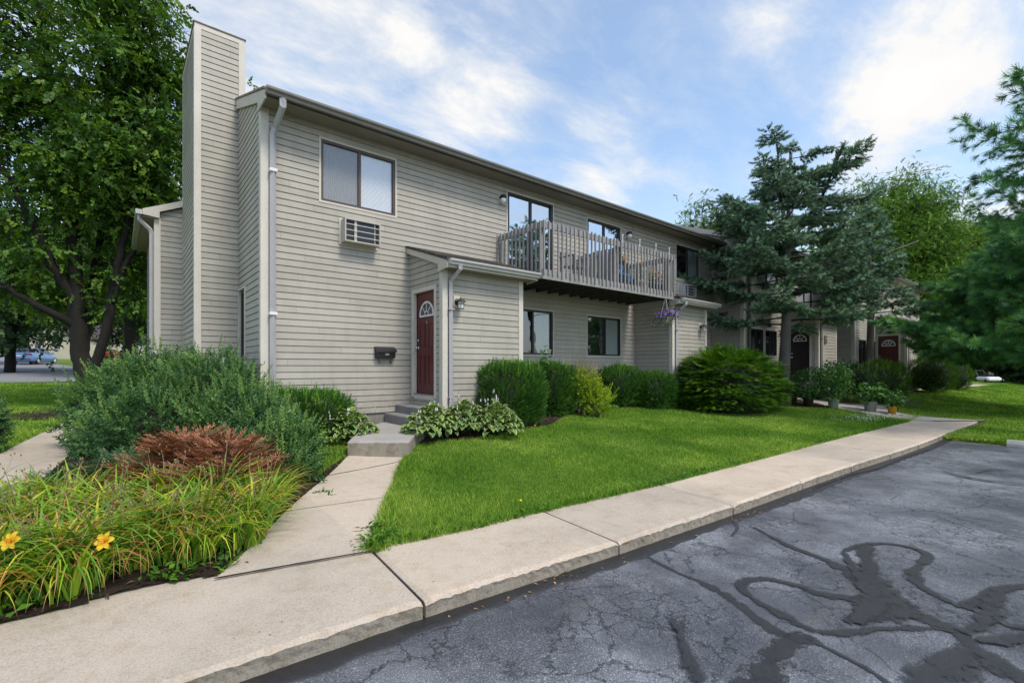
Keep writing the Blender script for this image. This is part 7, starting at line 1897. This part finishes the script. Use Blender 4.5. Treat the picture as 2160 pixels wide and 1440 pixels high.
weeds('walk_weeds', 'small weeds growing from the joint of the front walk', [onG(668, 1042), onG(682, 1040), onG(700, 1046)], 7, .05, .02, hz=.03)
# dandelions and clover heads
def dandelion(px, py, label, m_):
    p = onG(px, py); t = thing('dandelion', label, 'dandelion', p, 'dandelions'); m = MB(); m.tube([p, (p[0], p[1], p[2] + .07)], .002, 4); m.build('stem', M['clover'], t); m = MB(); m.sphere((p[0], p[1], p[2] + .075), (.016, .016, .010) if m_ != 'whitepetal' else (.02, .02, .02), 10, 6); m.build('flower_head', M[m_], t)
M['dyellow'] = simple('dandelion_yellow', (.80, .55, .02), .7); M['dwhite'] = simple('dandelion_clock', (.70, .69, .66), .9)
dandelion(1098, 1070, 'yellow dandelion at the sidewalk edge of the lawn', 'dyellow'); dandelion(711, 940, 'white dandelion clock left of the concrete step', 'dwhite'); dandelion(733, 953, 'yellow dandelion touching the concrete step', 'dyellow'); dandelion(1128, 905, 'yellow dandelion in the mulch before the tall yew', 'dyellow')
P = np.array([onG(1830 + rng.normal(0, 32), 884 + rng.normal(0, 3.5))[:3] for _ in range(130)]); m = MB()
for q in P: m.sphere((q[0], q[1], q[2] + .055), .011, 6, 4)
tag(m.build('clover_flowers', M['dwhite']), 'scatter of tiny white clover heads in the lawn before the yellow pot', None, None, 'stuff')
# fallen leaves along the kerb, mulch chips
pts = []
for x in np.concatenate([rng.uniform(1.6, 3.4, 16), rng.normal(5.1, .25, 22), rng.uniform(3, 9, 22), rng.normal(2.6, .12, 10)]): pts.append((x, float(kerbY(x)) - rng.uniform(.0, .16), lotz(x) + .016))
P = np.array(pts); M['dryleaf'] = leafmat('dry_leaves', [(0, (.16, .06, .03)), (.5, (.30, .15, .07)), (1, (.42, .30, .16))], .1)
tag(leaves('fallen_leaves', P, .035, .5, M['dryleaf'], None, rng.normal(0, 1, (len(P), 3)) * np.array([1, 1, .15]), .9), 'dry leaves and litter lying along the kerb', None, None, 'stuff')
n = 6500
xx = rng.uniform(-.5, 17, n * 3); yy = rng.uniform(3.8, 9, n * 3); k = (inpoly(xx, yy, bedL) | inpoly(xx, yy, bedR)) & ((xx < 2.2) | (rng.random(n * 3) < .5)); xx, yy = xx[k][:n], yy[k][:n]
M['chip'] = leafmat('bark_chips', [(0, (.02, .013, .010)), (.5, (.065, .042, .032)), (1, (.17, .12, .085))], 0.0)
tag(leaves('mulch_chips', np.column_stack([xx, yy, gh(xx, yy) + .03]), .05, .35, M['chip'], None, rng.normal(0, 1, (len(xx), 3)) * np.array([1, 1, .25]), .8), 'loose bark chips over the planting beds', None, None, 'stuff')
n = 60; xx = rng.uniform(.3, 3.3, n); yy = 3.05 + rng.normal(0, .35, n); kk = (yy < backY(xx)) & (yy > kerbY(xx) + .05); xx, yy = xx[kk], yy[kk]
tag(leaves('walk_litter', np.column_stack([xx, yy, gh(xx, 3.0 + 0 * xx) + .004]), .016, .35, M['chip'], None, rng.normal(0, 1, (len(xx), 3)) * np.array([1, 1, .05]), .95), 'tiny bits of litter on the sidewalk', None, None, 'stuff')
# ================================================================= SKY, SUN, CAMERA
w = bpy.data.worlds.new("World"); sc.world = w; w.use_nodes = True; nt = w.node_tree; nt.nodes.clear()
out = nt.nodes.new('ShaderNodeOutputWorld'); bg = nt.nodes.new('ShaderNodeBackground')
sky = nt.nodes.new('ShaderNodeTexSky'); sky.sky_type = 'NISHITA'; sky.sun_disc = False
SUN_EL, SUN_DIR = math.radians(54), np.array([.12, -.95])      # towards the sun on the ground plane
SUN_DIR = SUN_DIR / np.linalg.norm(SUN_DIR)
sky.sun_elevation = SUN_EL; sky.sun_rotation = math.atan2(SUN_DIR[0], SUN_DIR[1]); sky.air_density = 1.0; sky.dust_density = 1.0; sky.ozone_density = 1.4
tc = nt.nodes.new('ShaderNodeTexCoord'); sp_ = nt.nodes.new('ShaderNodeSeparateXYZ'); nt.links.new(tc.outputs['Generated'], sp_.inputs[0])
den = math_(nt, 'ADD', math_(nt, 'MAXIMUM', sp_.outputs[2], 0.0), 0.16)
cx_ = math_(nt, 'DIVIDE', sp_.outputs[0], den); cy_ = math_(nt, 'DIVIDE', sp_.outputs[1], den)
cb = nt.nodes.new('ShaderNodeCombineXYZ'); nt.links.new(cx_, cb.inputs[0]); nt.links.new(cy_, cb.inputs[1])
mp = nt.nodes.new('ShaderNodeMapping'); mp.inputs['Rotation'].default_value = (0, 0, .75); mp.inputs['Scale'].default_value = (1.0, 1.7, 1); nt.links.new(cb.outputs[0], mp.inputs['Vector'])
n1 = noise(nt, 2.1, 12, .66, mp.outputs[0], .25); n2 = noise(nt, .55, 4, .5, cb.outputs[0], .2)
f = math_(nt, 'ADD', math_(nt, 'MULTIPLY', n1.outputs['Fac'], .62), math_(nt, 'MULTIPLY', n2.outputs['Fac'], .38))
def blob(px, py, rad, amt):
    """a thicker bank of cloud in one direction of the sky"""
    d = Vector(ray(px, py)).normalized(); vm = nt.nodes.new('ShaderNodeVectorMath'); vm.operation = 'DISTANCE'; nt.links.new(tc.outputs['Generated'], vm.inputs[0]); vm.inputs[1].default_value = d
    r = ramp(nt, [(0, (amt,) * 3), (1, (0, 0, 0))], math_(nt, 'DIVIDE', vm.outputs['Value'], rad), 'EASE'); return r.outputs[0]
for b in CLOUDS: 
    if b[3] > 0: f = math_(nt, 'ADD', f, blob(*b))
    else: f = math_(nt, 'SUBTRACT', f, blob(b[0], b[1], b[2], -b[3]))
cm = ramp(nt, [(.41, (.14,) * 3), (.50, (.32,) * 3), (.57, (.62,) * 3), (.65, (1, 1, 1))], f)
hz = ramp(nt, [(0.0, (.80,) * 3), (.22, (.35,) * 3), (.45, (.05,) * 3)], sp_.outputs[2])
mk = math_(nt, 'MAXIMUM', cm.outputs[0], hz.outputs[0])
skyc = nt.nodes.new('ShaderNodeVectorMath'); skyc.operation = 'MULTIPLY'; nt.links.new(sky.outputs[0], skyc.inputs[0]); skyc.inputs[1].default_value = SKYMUL
cw = ramp(nt, [(.45, CLOUD_LO), (.75, CLOUD_HI)], f)
col = mixc(nt, skyc.outputs[0], cw.outputs[0], mk)
nt.links.new(col, bg.inputs['Color']); bg.inputs['Strength'].default_value = SKY_STRENGTH
nt.links.new(bg.outputs[0], out.inputs[0])
sl = bpy.data.lights.new('sun', 'SUN'); sl.energy = SUN_E; sl.angle = math.radians(SUN_ANG); sl.color = (1.0, .93, .83)
so = bpy.data.objects.new('sun', sl); COL.objects.link(so)
dv = Vector((-SUN_DIR[0] * math.cos(SUN_EL), -SUN_DIR[1] * math.cos(SUN_EL), -math.sin(SUN_EL))); so.rotation_euler = dv.to_track_quat('-Z', 'Y').to_euler(); so.location = (0, -10, 20)
cd = bpy.data.cameras.new('camera'); cd.sensor_width = 36; cd.lens = 36 * F_ / 2160; cd.shift_y = (HY - 720) / 2160; cd.clip_end = 2000; cd.clip_start = .05
co = bpy.data.objects.new('camera', cd); COL.objects.link(co); co.rotation_euler = (math.pi / 2, 0, -math.atan2(CF, SF)); co.location = (0, 0, 0); sc.camera = co
sc.view_settings.view_transform = 'Standard'; sc.view_settings.look = 'None'; sc.view_settings.exposure = EXPOSURE; sc.view_settings.gamma = 1
sc.cycles.max_bounces = 8; sc.cycles.diffuse_bounces = 3; sc.cycles.transparent_max_bounces = 12; sc.cycles.glossy_bounces = 3; sc.cycles.caustics_reflective = False; sc.cycles.caustics_refractive = False
# lift the whole scene so that the lot lies at height zero
for o in sc.objects:
    if o.parent is None: o.location.z += EYE
for o in sc.objects:
    if '_o' in o: del o['_o']
print('quads', sum(len(o.data.polygons) for o in sc.objects if o.type == 'MESH'), 'objs', len(sc.objects))
